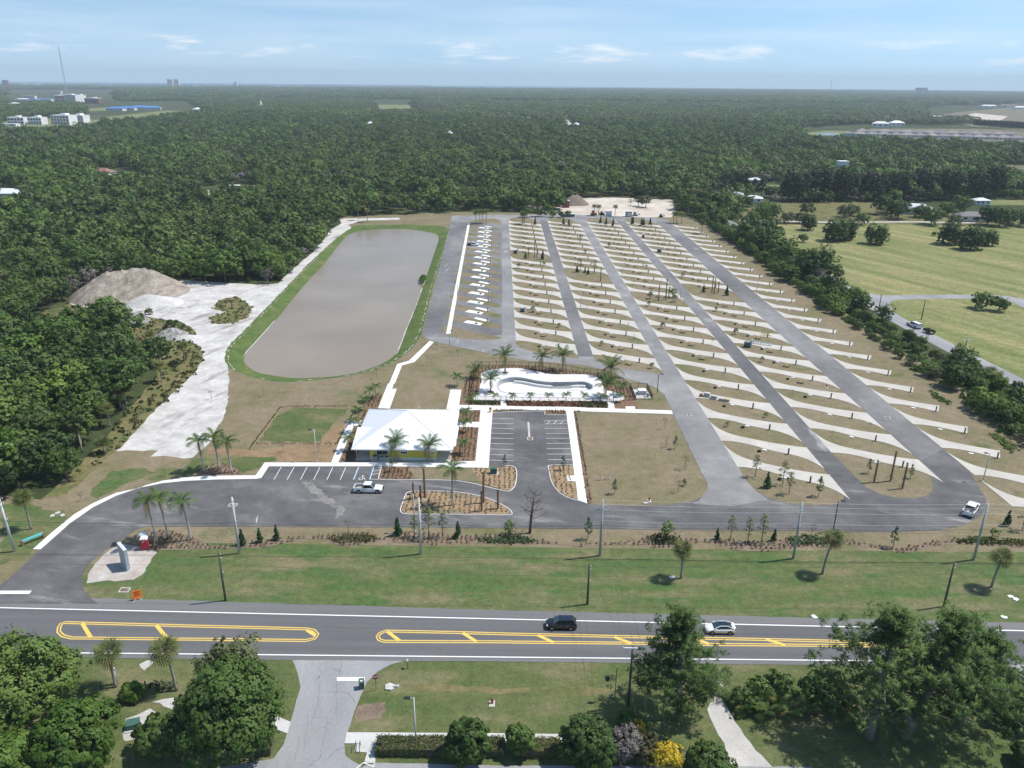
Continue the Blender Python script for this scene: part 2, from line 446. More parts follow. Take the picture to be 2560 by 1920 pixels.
MAT['walk_old'] = terrain('old_concrete', [(0.3, (0.45, 0.44, 0.42)), (0.7, (0.56, 0.55, 0.53))], 0.3, 3.0, 0.08, rough=0.88)
MAT['deck'] = terrain('pool_deck', [(0.3, (0.60, 0.575, 0.56)), (0.7, (0.68, 0.66, 0.645))], 0.3, 3.0, 0.06, rough=0.85)
MAT['mulch'] = terrain('mulch', [(0.3, (0.145, 0.09, 0.058)), (0.6, (0.21, 0.135, 0.09))], 0.5, 3.0, 0.35, bump=0.6)
MAT['mulch2'] = terrain('pale_mulch', [(0.3, (0.25, 0.17, 0.10)), (0.6, (0.33, 0.235, 0.15))], 0.5, 3.0, 0.3, bump=0.6)
MAT['mulch3'] = terrain('brown_mulch', [(0.3, (0.15, 0.11, 0.08)), (0.6, (0.23, 0.175, 0.13))], 0.5, 3.0, 0.35, bump=0.6)
MAT['paint'] = flat('white_paint', (0.80, 0.80, 0.79), 0.6, var=0.05)
MAT['yellow'] = flat('yellow_paint', (0.72, 0.50, 0.11), 0.6, var=0.06)
MAT['blue'] = flat('blue_paint', (0.09, 0.24, 0.46), 0.6, var=0.05)
MAT['white'] = flat('white_enamel', (0.80, 0.80, 0.80), 0.35, var=0.02)
MAT['carwhite'] = flat('white_car_paint', (0.80, 0.80, 0.80), 0.25, var=0.0, coat=0.6)
MAT['carblack'] = flat('black_car_paint', (0.010, 0.010, 0.013), 0.22, var=0.0, coat=0.7)
MAT['cardark'] = flat('dark_blue_car_paint', (0.012, 0.015, 0.03), 0.22, var=0.0, coat=0.7)
MAT['glass'] = flat('tinted_glass', (0.012, 0.02, 0.025), 0.06, spec=0.8, var=0.0)
MAT['wind'] = flat('windscreen_glass', (0.03, 0.06, 0.065), 0.06, spec=0.8, var=0.0)
MAT['tyre'] = flat('tyre_rubber', (0.018, 0.018, 0.018), 0.85, var=0.1)
MAT['rim'] = flat('alloy', (0.35, 0.35, 0.36), 0.35, metal=0.6, var=0.0)
MAT['black'] = flat('black_plastic', (0.02, 0.02, 0.022), 0.5, var=0.05)
MAT['lamp'] = flat('lamp_lens', (0.6, 0.6, 0.58), 0.15, var=0.0)
MAT['red'] = flat('red_lens', (0.28, 0.02, 0.02), 0.25, var=0.0)
MAT['galv'] = flat('galvanised_steel', (0.42, 0.45, 0.47), 0.5, metal=0.2, var=0.08)
MAT['concpole'] = flat('pole_concrete', (0.55, 0.56, 0.56), 0.8, var=0.06)
MAT['woodpole'] = flat('pole_wood', (0.10, 0.085, 0.07), 0.85, var=0.2)
MAT['wire'] = flat('dark_wire', (0.05, 0.05, 0.05), 0.6, var=0.0)
MAT['wirelight'] = flat('bare_wire', (0.55, 0.56, 0.57), 0.4, var=0.0)
MAT['bark'] = flat('bark', (0.13, 0.10, 0.075), 0.9, var=0.25, scale=3)
MAT['greybark'] = flat('grey_bark', (0.23, 0.205, 0.18), 0.9, var=0.2, scale=3)
MAT['palmbark'] = flat('palm_bark', (0.30, 0.26, 0.215), 0.9, var=0.2, scale=4)
MAT['royalbark'] = flat('royal_palm_bark', (0.40, 0.37, 0.33), 0.85, var=0.12, scale=4)
MAT['boots'] = flat('palm_boots', (0.24, 0.145, 0.08), 0.95, var=0.35, scale=6)
MAT['stake'] = flat('stake_timber', (0.42, 0.32, 0.20), 0.8, var=0.1)
MAT['roofw'] = flat('white_metal_roof', (0.80, 0.815, 0.83), 0.38, var=0.02)
MAT['yellwall'] = flat('yellow_siding', (0.68, 0.57, 0.07), 0.6, var=0.04)
MAT['trim'] = flat('white_trim', (0.78, 0.78, 0.77), 0.5, var=0.02)
MAT['redbox'] = flat('red_plastic', (0.40, 0.015, 0.04), 0.4, var=0.06)
MAT['green'] = flat('utility_green', (0.05, 0.12, 0.10), 0.5, var=0.08)
MAT['ped'] = flat('pedestal_grey', (0.10, 0.12, 0.13), 0.5, var=0.08)
MAT['tablew'] = flat('table_timber', (0.36, 0.26, 0.13), 0.8, var=0.15)
MAT['iron'] = flat('black_iron', (0.018, 0.018, 0.02), 0.5, var=0.0)
MAT['stucco'] = flat('stucco_grey', (0.42, 0.46, 0.47), 0.8, var=0.05)
MAT['orange'] = flat('orange_sheeting', (0.80, 0.19, 0.02), 0.4, var=0.03)
MAT['hydrant'] = flat('hydrant_red', (0.33, 0.02, 0.02), 0.4, var=0.05)
MAT['hydwhite'] = flat('hydrant_white', (0.72, 0.70, 0.70), 0.45, var=0.03)
MAT['teal'] = flat('turquoise_paint', (0.10, 0.46, 0.50), 0.4, var=0.04)
MAT['signred'] = flat('stop_red', (0.36, 0.015, 0.02), 0.4, var=0.03)
MAT['kerb'] = flat('kerb_concrete', (0.66, 0.65, 0.63), 0.8, var=0.05, scale=0.8)
MAT['roofgrey'] = flat('grey_shingle', (0.20, 0.185, 0.19), 0.85, var=0.12)
MAT['roofbrown'] = flat('brown_shingle', (0.26, 0.15, 0.11), 0.85, var=0.12)
MAT['roofpale'] = flat('pale_metal_roof', (0.62, 0.65, 0.68), 0.5, var=0.06)
MAT['roofblue'] = flat('blue_metal_roof', (0.08, 0.20, 0.50), 0.5, var=0.06)
MAT['brick'] = flat('red_brick', (0.20, 0.075, 0.06), 0.85, var=0.12)
MAT['redcont'] = flat('red_container', (0.24, 0.045, 0.04), 0.6, var=0.12)
MAT['wallpale'] = flat('pale_wall', (0.66, 0.65, 0.62), 0.7, var=0.04)
MAT['wallwhite'] = flat('white_wall', (0.76, 0.76, 0.74), 0.7, var=0.03)
MAT['soil'] = flat('dug_soil', (0.20, 0.16, 0.125), 0.95, var=0.25)
MAT['stone'] = flat('pale_stone', (0.50, 0.48, 0.45), 0.9, var=0.2)
FOL = {}
FOL['oak'] = foliage('oak_leaves', (0.044, 0.085, 0.020), (0.095, 0.160, 0.034), (0.150, 0.222, 0.050))
FOL['dark'] = foliage('dark_leaves', (0.034, 0.063, 0.019), (0.07, 0.122, 0.03), (0.116, 0.17, 0.042))
FOL['bright'] = foliage('bright_leaves', (0.059, 0.115, 0.018), (0.116, 0.201, 0.033), (0.174, 0.252, 0.047))
FOL['pine'] = foliage('pine_needles', (0.051, 0.083, 0.019), (0.109, 0.159, 0.038), (0.169, 0.211, 0.058))
FOL['casu'] = foliage('casuarina_needles', (0.031, 0.043, 0.024), (0.062, 0.078, 0.04), (0.091, 0.101, 0.054))
FOL['palm'] = foliage('palm_fronds', (0.054, 0.106, 0.026), (0.084, 0.144, 0.036), (0.138, 0.186, 0.05))
FOL['palmy'] = foliage('yellowing_fronds', (0.11, 0.13, 0.03), (0.18, 0.17, 0.04), (0.26, 0.19, 0.05))
FOL['fan'] = foliage('fan_palm_fronds', (0.07, 0.103, 0.031), (0.121, 0.152, 0.044), (0.215, 0.206, 0.066))
FOL['cypress'] = foliage('soft_green_leaves', (0.06, 0.12, 0.035), (0.085, 0.155, 0.045), (0.12, 0.19, 0.06))
FOL['cone'] = foliage('cone_leaves', (0.022, 0.069, 0.022), (0.037, 0.1, 0.031), (0.069, 0.138, 0.044))
FOL['shrub'] = foliage('shrub_leaves', (0.05, 0.065, 0.022), (0.085, 0.095, 0.03), (0.13, 0.12, 0.05))
FOL['grey'] = foliage('grey_twigs', (0.12, 0.105, 0.095), (0.18, 0.16, 0.145), (0.24, 0.215, 0.19), trans=0)
FOL['rust'] = foliage('rusty_leaves', (0.15, 0.055, 0.03), (0.2, 0.085, 0.045), (0.22, 0.12, 0.06), trans=0)
FOL['yellow'] = foliage('yellow_flowers', (0.50, 0.36, 0.02), (0.62, 0.46, 0.03), (0.70, 0.55, 0.06))
FOL['hedge'] = foliage('hedge_leaves', (0.05, 0.075, 0.012), (0.075, 0.10, 0.016), (0.10, 0.13, 0.022))
FOL['pale'] = foliage('pale_leaves', (0.085, 0.11, 0.05), (0.12, 0.145, 0.06), (0.16, 0.175, 0.075))
FOL['pine2'] = foliage('long_needles', (0.060, 0.115, 0.030), (0.098, 0.170, 0.045), (0.135, 0.215, 0.062), trans=0.35)
# ================================================================== GROUND, WATER, ROADS
POND = curve(TP([11,(820,360),(1000,326),(1270,318),(1480,345),(1560,365),(1585,395),(1570,440),(1530,560),(1460,760),(1420,870),(1360,1030),(1300,1170),(1240,1330),(1210,1395),(1150,1450),(1050,1500),(900,1550),(700,1590),(440,1607),(300,1605),(100,1577),(0,1552),1,(2135,1500),(2108,1455),(2130,1390),11,(0,1300),(170,1110),(290,960),(430,790),(600,610),(720,450)], -1.0), 3)
BANK = curve(TP([11,(840,292),(1000,285),(1300,280),(1560,290),(1655,315),(1680,350),(1600,600),(1520,850),(1455,1130),(1425,1240),(1360,1340),(1240,1440),(1090,1510),(900,1570),(650,1612),(400,1640),(200,1640),(0,1610),1,(2090,1570),(1985,1525),(1945,1460),(1950,1380),(1990,1315),(2100,1205),11,(0,1095),(200,890),(450,625),(700,395),(790,325)]), 3)
pool_b = Q(1140,860,320,[(722,700),(760,640),(860,602),(1000,580),(1180,595),(1400,640),(1700,670),(2000,668)]) + Q(1380,860,280,[(0,766),(300,762),(560,748),(690,765),(780,805),(812,845),(770,905),(600,915),(300,925)]) + Q(1140,860,320,[(2000,862),(1700,870),(1400,872),(1000,862),(800,830),(730,770)])
POOL = curve(pool_b, 3)
seaL = [(-9000,4800),(-6000,5600),(-3925,6347),(-2165,6967),(-30,8494),(3915,11000),(9000,13600)]
gnd = [(-9000,-300),(9000,-300)] + seaL[::-1]
sheet('ground', gnd, 0.0, MAT['floor'], holes=(BANK, POOL))
m, t, b = newmat('sea_water'); b.inputs['Base Color'].default_value = (0.06, 0.20, 0.26, 1); b.inputs['Roughness'].default_value = 0.6; b.inputs['Specular IOR Level'].default_value = 0.15
disc = [(16400*math.sin(R_(a)), 16400*math.cos(R_(a))) for a in range(-62, 63, 2)]
sheet('sea', [(-9000,4600)] + disc + [(9000,4600)], -2.0, m)
isl = [G(x, y) for (x, y) in ((-200,211.5),(60,212),(300,213.5),(700,216),(1100,217.5),(1100,218.6),(700,218),(300,216),(60,214.8),(-200,214.2))]
sheet('barrier_island', [(p[0], p[1]) for p in isl], 0.5, MAT['floor'])
# pond
ring = MB()
nb = len(BANK)
def radial(P, k):                        # point of P in the direction of BANK[k] from the middle
    cx = sum(p[0] for p in BANK)/nb; cy = sum(p[1] for p in BANK)/nb
    return None
def nearest_idx(P, q):
    return min(range(len(P)), key=lambda i: (P[i][0]-q[0])**2 + (P[i][1]-q[1])**2)
def resample(P, n):
    d = [0.0]
    for i in range(len(P)):
        a, b_ = P[i], P[(i+1) % len(P)]; d.append(d[-1] + math.hypot(b_[0]-a[0], b_[1]-a[1]))
    out = []; j = 0
    for k in range(n):
        s_ = d[-1]*k/n
        while d[j+1] < s_: j += 1
        f_ = (s_-d[j])/max(1e-6, d[j+1]-d[j]); a, b_ = P[j], P[(j+1) % len(P)]
        out.append((a[0]+(b_[0]-a[0])*f_, a[1]+(b_[1]-a[1])*f_))
    return out
iw = [POND[nearest_idx(POND, q)] for q in BANK]
cxp = sum(p[0] for p in POND)/len(POND); cyp = sum(p[1] for p in POND)/len(POND)
rows = []
for f_, zz in ((0, 0.03), (0.3, -0.15), (0.65, -0.62), (1.0, -1.0), (1.35, -1.5)):
    rows.append([(q[0]+(w[0]-q[0])*f_, q[1]+(w[1]-q[1])*f_, zz) for q, w in zip(BANK, iw)])
for i in range(len(rows)-1):
    for k in range(nb):
        m_ = (k+1) % nb
        ring.quad(rows[i][k], rows[i][m_], rows[i+1][m_], rows[i+1][k])
me = ring.mesh('pond_bank', MAT['bank'], True)
bm = bmesh.new(); bm.from_mesh(me); bmesh.ops.remove_doubles(bm, verts=bm.verts, dist=1e-4); bmesh.ops.recalc_face_normals(bm, faces=bm.faces); bm.to_mesh(me); bm.free()
tag(add('pond_bank', me), kind='structure')
m, t, b = newmat('pond_water')
b.inputs['Roughness'].default_value = 0.18; b.inputs['Specular IOR Level'].default_value = 0.25
g_ = N(t, 'ShaderNodeNewGeometry'); n1 = N(t, 'ShaderNodeTexNoise'); n1.inputs['Scale'].default_value = 0.03; n1.inputs['Detail'].default_value = 3
t.links.new(g_.outputs['Position'], n1.inputs['Vector'])
rp = N(t, 'ShaderNodeValToRGB'); rp.color_ramp.elements[0].position = .35; rp.color_ramp.elements[1].position = .65
rp.color_ramp.elements[0].color = (0.235, 0.19, 0.138, 1); rp.color_ramp.elements[1].color = (0.28, 0.23, 0.172, 1)
t.links.new(n1.outputs['Fac'], rp.inputs[0]); t.links.new(rp.outputs[0], b.inputs['Base Color'])
n2 = N(t, 'ShaderNodeTexNoise'); n2.inputs['Scale'].default_value = 1.1; n2.inputs['Detail'].default_value = 3
t.links.new(g_.outputs['Position'], n2.inputs['Vector'])
bp = N(t, 'ShaderNodeBump'); bp.inputs['Strength'].default_value = 0.12; bp.inputs['Distance'].default_value = 0.1
t.links.new(n2.outputs['Fac'], bp.inputs['Height']); t.links.new(bp.outputs[0], b.inputs['Normal'])
wq = [(cxp+(p[0]-cxp)*1.012, cyp+(p[1]-cyp)*1.012) for p in POND]
sheet('pond_water', wq, -1.0, m)
# pale wash line at the water's edge, in patches
mb = MB()
for i in range(len(POND)):
    x_, y_ = POND[i]
    if (y_ < 250) or (x_ > -45 and 240 < y_ < 330) or y_ > 425:
        if random.random() < 0.85:
            a_, b_ = POND[i], POND[(i+1) % len(POND)]
            band_mesh(mb, [(cxp+(a_[0]-cxp)*1.014, cyp+(a_[1]-cyp)*1.014), (cxp+(b_[0]-cxp)*1.014, cyp+(b_[1]-cyp)*1.014)], random.uniform(.35, .8), -0.93, -0.93)
tag(mb.build('shore_sand', MAT['gravel']), kind='structure')

mb = MB(); nb2 = len(BANK)
for i in range(nb2):
    a_, b_ = BANK[i], BANK[(i+1) % nb2]; q_ = lambda p, w, f: (p[0]+(w[0]-p[0])*f, p[1]+(w[1]-p[1])*f)
    L_ = math.hypot(b_[0]-a_[0], b_[1]-a_[1]); n_ = max(1, int(L_/1.5))
    for k in range(n_):
        if random.random() < .62:
            f0, f1 = k/n_, (k+random.uniform(.5, 1.0))/n_; o_ = random.uniform(.10, .2)
            A_, B_ = q_(q_(a_, b_, f0), iw[i], o_), q_(q_(a_, b_, f1), iw[i], o_)
            band_mesh(mb, [A_, B_], random.uniform(.15, .4), .06, .06)
tag(mb.build('washed_silt_line', MAT['gravel']), kind='structure')
# lawns
camp = TP([3,(-300,200),2,(-600,1200),(0,960),(350,1000),(560,840),(760,650),(930,570),(1130,440),(1440,120),1,(1600,1600),(1700,1500),(1900,1300),(2212,1060),11,(250,800),(500,560),(740,300),(740,215)])
camp += [K(-26,492),K(100,486),K(124,470),K(124,150),K(150,122)] + [(165,117.2),(90,117.0),(48,116.8),(-60,117.4)]
sheet('camp_lawn', camp, 0.02, MAT['camp'], holes=(BANK, POOL))
sheet('verge_lawn', [(-150,90),(170,90),(170,117.6),(-150,117.6)], 0.015, MAT['verge'])
sheet('south_lawn', [(-150,20),(170,20),(170,89.5),(-150,89.5)], 0.012, MAT['south'])
sheet('rough_ground', rough(TP([1,(150,1210),(600,960),(820,1090),(1330,1085),(1680,1190),(1650,1290),(1760,1380),(1760,1480),(1680,1590),2,(1550,50),(1300,290),(1010,590),(930,640),(760,790),(560,960),(350,1010),(560,820),(860,530),(1100,250),(1250,60),1,(1350,1600),(1300,1300),(900,1200),(300,1230)]), 2.0, .5), 0.028, MAT['rough'])
field = TP([31,(-80,275),(900,280),(2300,292),(3600,330),(3900,1900),(2400,1800),(2010,1530),(1440,1250),(1000,990),(700,820),(550,725),(170,508),(-80,360)])
sheet('mown_field', field, 0.02, MAT['field'])
FIELD2 = Q(1720,380,840,[(380,470),(340,380),(640,330),(1230,330),(1700,400),(2600,420),(2600,470),(1500,480),(900,470)])
sheet('paddock', FIELD2, 0.015, MAT['rough'])
FIELD3 = Q(1720,380,840,[(1880,320),(2600,310),(2600,350),(1880,350)])
sheet('far_paddock', FIELD3, 0.02, MAT['farfield'])
BARREN = Q(1720,380,840,[(1700,95),(2100,85),(2500,90),(2500,190),(2100,190),(1950,110)])
sheet('brush_ground', BARREN, 0.03, MAT['brush'])
# sand haul road and clearing
sand = TP([11,(825,308),(700,393),(450,622),(200,888),(0,1092),1,(2100,1205),(1990,1313),(1945,1380),(1940,1450),(1972,1522),(1978,1655),2,(1970,150),(1940,260),(1880,380),(1790,540),(1720,590),(1660,640),(1590,645),(1500,628),(1310,625),(1370,575),(1010,580),(1130,460),(1300,270),(1440,130),(1580,0),1,(1690,1560),(1750,1450),(1750,1380),(1720,1330),(1640,1285),(1700,1240),(1680,1190),(1560,1120),(1330,1090),(1230,1070),(1000,1060),(800,1080),(680,1020),(600,960),(650,930),(830,820),(900,780),(1500,765),(1700,770),(2212,800),11,(190,790),(240,740),(360,630),(480,530),(590,410),(640,330),(740,270),(720,230),(1240,222),(1240,240),(900,248),(800,285)])
sheet('sand_road', rough(sand, 1.6, .28), 0.045, MAT['sand'])
sheet('weedy_patch', rough(TP([1,(1830,1010),(1900,930),(2050,900),(2130,960),(2190,990),(2150,1080),(2020,1140),(1840,1140),(1800,1080),(1960,1040)]), 1.2, .7), 0.052, MAT['rough'])
CLEAR = Q(1300,460,420,[(735,455),(600,330),(640,250),(800,185),(1200,178),(1700,195),(2010,210),(2045,380),(1980,440),(880,437),(900,455)])
sheet('sand_clearing', rough(CLEAR, 3, .6), 0.05, MAT['sand2'])
sheet('scrub_edge_sand', rough(Q(1300,460,420,[(120,260),(400,230),(640,270),(700,440),(300,440),(100,330)]), 3, .8), 0.04, MAT['sand2'])
for nm, P_, mt in (('far_field', G(930,270) , 0),):
    sheet('far_meadow', [G(x, y) for x, y in ((930,262),(1030,262),(1035,272),(940,274))], 0.1, MAT['farfield'])
    sheet('school_meadow', [G(x, y) for x, y in ((270,292),(420,276),(500,283),(480,292),(330,300),(230,310))], 0.1, MAT['farfield'])
    sheet('school_field', [G(x, y) for x, y in ((200,272),(330,265),(330,275),(210,278))], 0.1, MAT['farfield'])
    sheet('office_lawn', [G(x, y) for x, y in ((0,300),(140,296),(260,300),(230,318),(60,336),(0,338))], 0.1, MAT['farfield'])
    sheet('suburb_ground', [G(x, y) for x, y in ((2105,336),(2180,322),(2570,322),(2600,356),(2440,352),(2200,344))], 0.1, MAT['brush'])
    sheet('suburb_lake_shore', [G(x, y) for x, y in ((2015,332),(2060,327),(2120,328),(2110,340),(2030,340))], 0.12, MAT['farfield'])
    sheet('far_sand_site', [G(x, y) for x, y in ((2400,290),(2440,283),(2520,291),(2500,302),(2420,306))], 0.12, MAT['sand2'])
    sheet('far_brush_site', [G(x, y) for x, y in ((2320,292),(2400,280),(2600,262),(2600,318),(2440,318))], 0.1, MAT['brush'])
m, t, b = newmat('lake_water'); b.inputs['Base Color'].default_value = (0.05, 0.09, 0.12, 1); b.inputs['Roughness'].default_value = 0.1
sheet('suburb_lake', [G(x, y) for x, y in ((2038,335),(2060,332),(2095,333),(2098,336),(2070,338.5),(2045,337.5))], 0.2, m)
sheet('far_street', [G(x, y) for x, y in ((1402,291),(1411,291),(1437,318),(1420,318))], 0.15, MAT['gravel'])

# ------------------------------------------------------------------ highway
def nline(x): return 98.2 - 0.0195*(x+45)
hs = [(-150, nline(-150)+2.6), (-60, nline(-60)+2.9), (0, nline(0)+2.1), (80, nline(80)+1.9), (170, nline(170)+1.9)]
sheet('highway_shoulder', rough([(-150,88.0),(170,88.0)] + hs[::-1], 1.5, .10), 0.05, MAT['shoulder'])
sheet('highway', [(-150,88.7),(170,88.7),(170,nline(170)+.3),(-150,nline(-150)+.3)], 0.056, MAT['hwy'])
mk = MB()
band_mesh(mk, [(x, nline(x)) for x in range(-150, 171, 10)], 0.22, 0.064, 0.064)
tag(mk.build('edge_line', MAT['paint']), kind='structure')
mk = MB(); band_mesh(mk, [(x, 88.95) for x in range(-150, 69, 9)], 0.2, 0.064, 0.064)
tag(mk.build('edge_line', MAT['paint']), kind='structure')
def double(P, closed=False):
    for o_ in (-0.21, 0.21):
        L_, R2 = ribbon(P, abs(o_)*2, closed)
        band_mesh(mk, L_ if o_ > 0 else R2, 0.2, 0.064, 0.064, closed)
mk = MB()
loop1 = TP([3,(560,405),(1000,416),(1700,436),(2212,448),13,(440,460),(500,472),(530,505),(505,543),(430,560),(100,556),3,(1700,549),(1000,542),(620,538),(545,520),(508,485),(512,445),(530,415)])
double(loop1, True)
loop2 = TP([33,(2070,594),(1200,580),(640,568),(0,552),23,(1600,540),(1000,527),(0,505),13,(1700,490),(1120,478),(1070,500),(1052,525),(1065,553),(1110,567),(1600,570),(2212,572),23,(0,574),(1000,583),(1700,594),33,(0,598),(700,604),(2085,618)])
double(loop2)
for a_, c_ in (((3,710,410),(3,785,533)),((3,1350,428),(3,1450,545)),((13,440,470),(13,510,515)),((13,1135,482),(13,1240,562)),((13,1785,494),(13,1905,570)),((23,225,515),(23,360,577)),((23,885,530),(23,1030,585)),((23,1590,545),(23,1700,590)),((33,-20,550),(33,150,600))):
    band_mesh(mk, [T(a_[0]//10, a_[0]%10, a_[1], a_[2]), T(c_[0]//10, c_[0]%10, c_[1], c_[2])], 0.55, 0.067, 0.067)
tag(mk.build('median_markings', MAT['yellow']), kind='structure')
# raised pavement markers along the median noses are too small to see singly and sit on the paint
# ------------------------------------------------------------------ camp front road and lots
P1 = TP([3,(-500,245),(850,242),(790,200),(720,110),(708,0),2,(715,1655),(740,1600),(800,1530),(900,1440),(1020,1370),(1100,1310),(1200,1250),(1270,1230),(2200,1236),12,(0,1232),(700,1236),(2200,1245),22,(0,1246),(1000,1256),(2200,1270),32,(0,1266),(700,1276),(1100,1281),(1500,1262),(1700,1220),(1830,1150),(1880,1080),(1885,1000),(1760,785),(1515,562),(1305,670),(1400,800),(1432,865),(1425,920),(1375,965),(1250,990),(1100,985),(950,945),(850,890),(760,810),(560,600),(325,550),(520,780),(600,870),(660,945),(655,990),(620,1030),(550,1045),(400,1050),(250,1045),(100,1015),(0,983),22,(2100,920),(2010,820),(1955,715),(1690,300),(1395,265),(1500,490),(1640,770),(1690,860),(1690,910),(1650,970),(1580,1005),(1480,1028),(1300,1050),(1000,1055),(780,1045),(655,1035),(570,1008),(480,980),(400,930),(345,850),(320,740),(328,708),(525,703),(465,268),(285,266),(275,240),(0,238),12,(2040,252),(2012,700),(2200,712),22,(10,715),(38,760),(30,870),(0,915),12,(2190,928),(2000,895),(1850,858),(1700,838),(1090,828),(1062,805),(1085,717),(110,715),(45,815),(0,822),2,(1870,828),(1600,840),(1400,860),(1200,900),(1000,970),(800,1070),(600,1210),(420,1370),(340,1440),(110,1655),(-500,2150)])
sheet('front_road', P1, 0.06, MAT['lot'])
# driveway apron of older asphalt in the shoulder
mk = MB()
mk.quad(*[(*p, 0.07) for p in TP([3,(-200,157),(255,157),(275,130),(-200,130)])])
for k in range(6):
    band_mesh(mk, [(-48.3+2.7*k, 146.35+.02*k), (-48.25+2.69*k, 140.8+.04*k)], 0.11, 0.068, 0.068)
hat = TP([12,(1018,722),(988,826),(1058,826),(1085,722)])
for f_ in (0.02, 0.32, 0.62, 0.98):
    a_ = (hat[0][0]+(hat[1][0]-hat[0][0])*f_, hat[0][1]+(hat[1][1]-hat[0][1])*f_)
    b_ = (hat[3][0]+(hat[2][0]-hat[3][0])*max(0, f_-.12), hat[3][1]+(hat[2][1]-hat[3][1])*max(0, f_-.12))
    if f_ > .9: b_ = hat[2]
    band_mesh(mk, [a_, b_], 0.11, 0.068, 0.068)
for u0, u1 in ((886,842),(1018,984)):
    band_mesh(mk, TP([12,(u0,720),(u1,828)]), 0.11, 0.068, 0.068)
for k, v_ in enumerate((298,342,384,428,471,517,565,612,661)):    # row of bays left of the second lot
    x0 = 2040 - (v_-250)*0.064
    band_mesh(mk, [T(1,2,x0,v_-2), T(2,2,16-2*k*.2,v_+4)], 0.1, 0.068, 0.068)
for k, v_ in enumerate((385,428,471,515,560,608,655)):
    band_mesh(mk, [T(2,2,286+(v_-385)*.085,v_), T(2,2,482+(v_-385)*.16,v_)], 0.1, 0.068, 0.068)
hb = TP([22,(283,320),(475,318),(478,345),(286,346)])
band_mesh(mk, hb, 0.1, 0.068, 0.068, True)
for f_ in (.2, .5, .8):
    band_mesh(mk, TP([22,(283+192*(f_-.09),345),(283+192*(f_+.03),320)]), 0.1, 0.069, 0.069)
# wheelchair symbol
wx, wy = T(1, 2, 918, 818)
band_mesh(mk, [(wx-.25+.42*math.cos(t_), wy-.1+.45*math.sin(t_)) for t_ in np.linspace(1.9, 6.6, 12)], 0.12, 0.068, 0.068)
band_mesh(mk, [(wx-.05, wy+.95), (wx-.12, wy+.35), (wx+.35, wy+.3), (wx+.5, wy-.25), (wx+.75, wy-.3)], 0.14, 0.069, 0.069)
band_mesh(mk, [(wx-.05+.13*math.cos(t_), wy+1.12+.13*math.sin(t_)) for t_ in np.linspace(0, 6.28, 9)], 0.12, 0.069, 0.069)
tag(mk.build('parking_markings', MAT['paint']), kind='structure')
mk = MB()
for u0, u1, o_ in ((886,842,.16),(1018,984,-.16)):
    pa, pb = TP([12,(u0,720),(u1,828)])
    band_mesh(mk, [(pa[0]+o_, pa[1]), (pb[0]+o_, pb[1])], 0.18, 0.0675, 0.0675)
tag(mk.build('blue_bay_markings', MAT['blue']), kind='structure')
sheet('dusty_lane_mouth', rough(TP([22,(1380,225),(1395,265),(1500,490),(1640,770),(1690,860),(1690,910),(1640,985),(1560,1040),(1900,1060),(2212,1000),(2100,920),(2010,820),(1955,715),(1690,300),(1600,180)]), .9, .1), 0.0622, MAT['lane'])
# dusty track over the front lot
sheet('dust_track', rough(TP([12,(405,850),(470,850),(600,960),(780,1070),(770,1110),(720,1160),(690,1150),(700,1080),(560,1010),(440,900)]), .5, .35), 0.066, terrain('tracked_dust', [(0.3, (0.15, 0.145, 0.14)), (0.6, (0.24, 0.23, 0.215))], 0.5, 2.5, .2, mid=(.8, .2)))
# ------------------------------------------------------------------ camp lanes
def krect(a0, a1, b0, b1): return [K(a0, b0), K(a1, b0), K(a1, b1), K(a0, b1)]
sheet('pond_lane', [K(-24.8,238.5),K(-22,234),K(-17.4,232.6),K(-10,231.5),K(1.2,229),K(5.2,236),K(5.0,300),K(4.8,462),K(-29.5,462),K(-28.2,452)], 0.055, MAT['lane_dark'])
sheet('lane', krect(0.9,5.15,230,462), 0.061, MAT['lane'])
sheet('lane', [K(23.4,219),K(27.9,218.5),K(27.9,462),K(23.4,462)], 0.058, MAT['lane_dark'])
sheet('lane', [K(42.7,165),K(50.8,165),K(50.7,462),K(45.9,462),K(45.9,203),K(45.6,200),K(43.2,190)], 0.058, MAT['lane'])
sheet('lane', krect(69.0,73.6,150,462), 0.058, MAT['lane_dark'])
sheet('lane', [K(91.6,150),K(99.4,150),K(99.6,170),K(99.6,462),K(91.3,462),K(91.3,170)], 0.058, MAT['lane_dark'])
cross = TP([11,(1450,1250),(1530,1293),(1700,1330),(1900,1372),(2060,1400)]) + Q(1140,860,320,[(0,62),(300,110),(650,180),(1000,248),(1300,300),(1700,322),(2100,372)]) + Q(1380,860,280,[(250,375),(700,440),(1020,510),(1240,600),(1400,680),(1850,785),(2080,880),(2200,1000)]) + [K(46,198),K(46.2,203)] + Q(1280,760,400,[(2070,975),(1500,885),(1290,845),(1140,755),(1115,700),(900,690),(925,745),(860,750),(700,735),(450,700),(250,655),(120,610),(60,560)]) + [K(2,240),K(-10,236)]
sheet('cross_lane', cross, 0.057, MAT['lane'])
sheet('north_lane', [K(-29,455),K(99.6,455),K(99.6,470),K(90,476),K(60,482),K(40,484),K(0,482),K(-29,478)], 0.0565, MAT['lane'])
tag(MB().quad(*[(*p, 0.2) for p in krect(-16.8,-15.6,240,250)][:0] or [(*K(-17.2,240.3),.078),(*K(-15.8,240.3),.078),(*K(-17.1,449),.078),(*K(-18.4,449),.078)]).build('strip_walk', MAT['walk']), kind='structure')
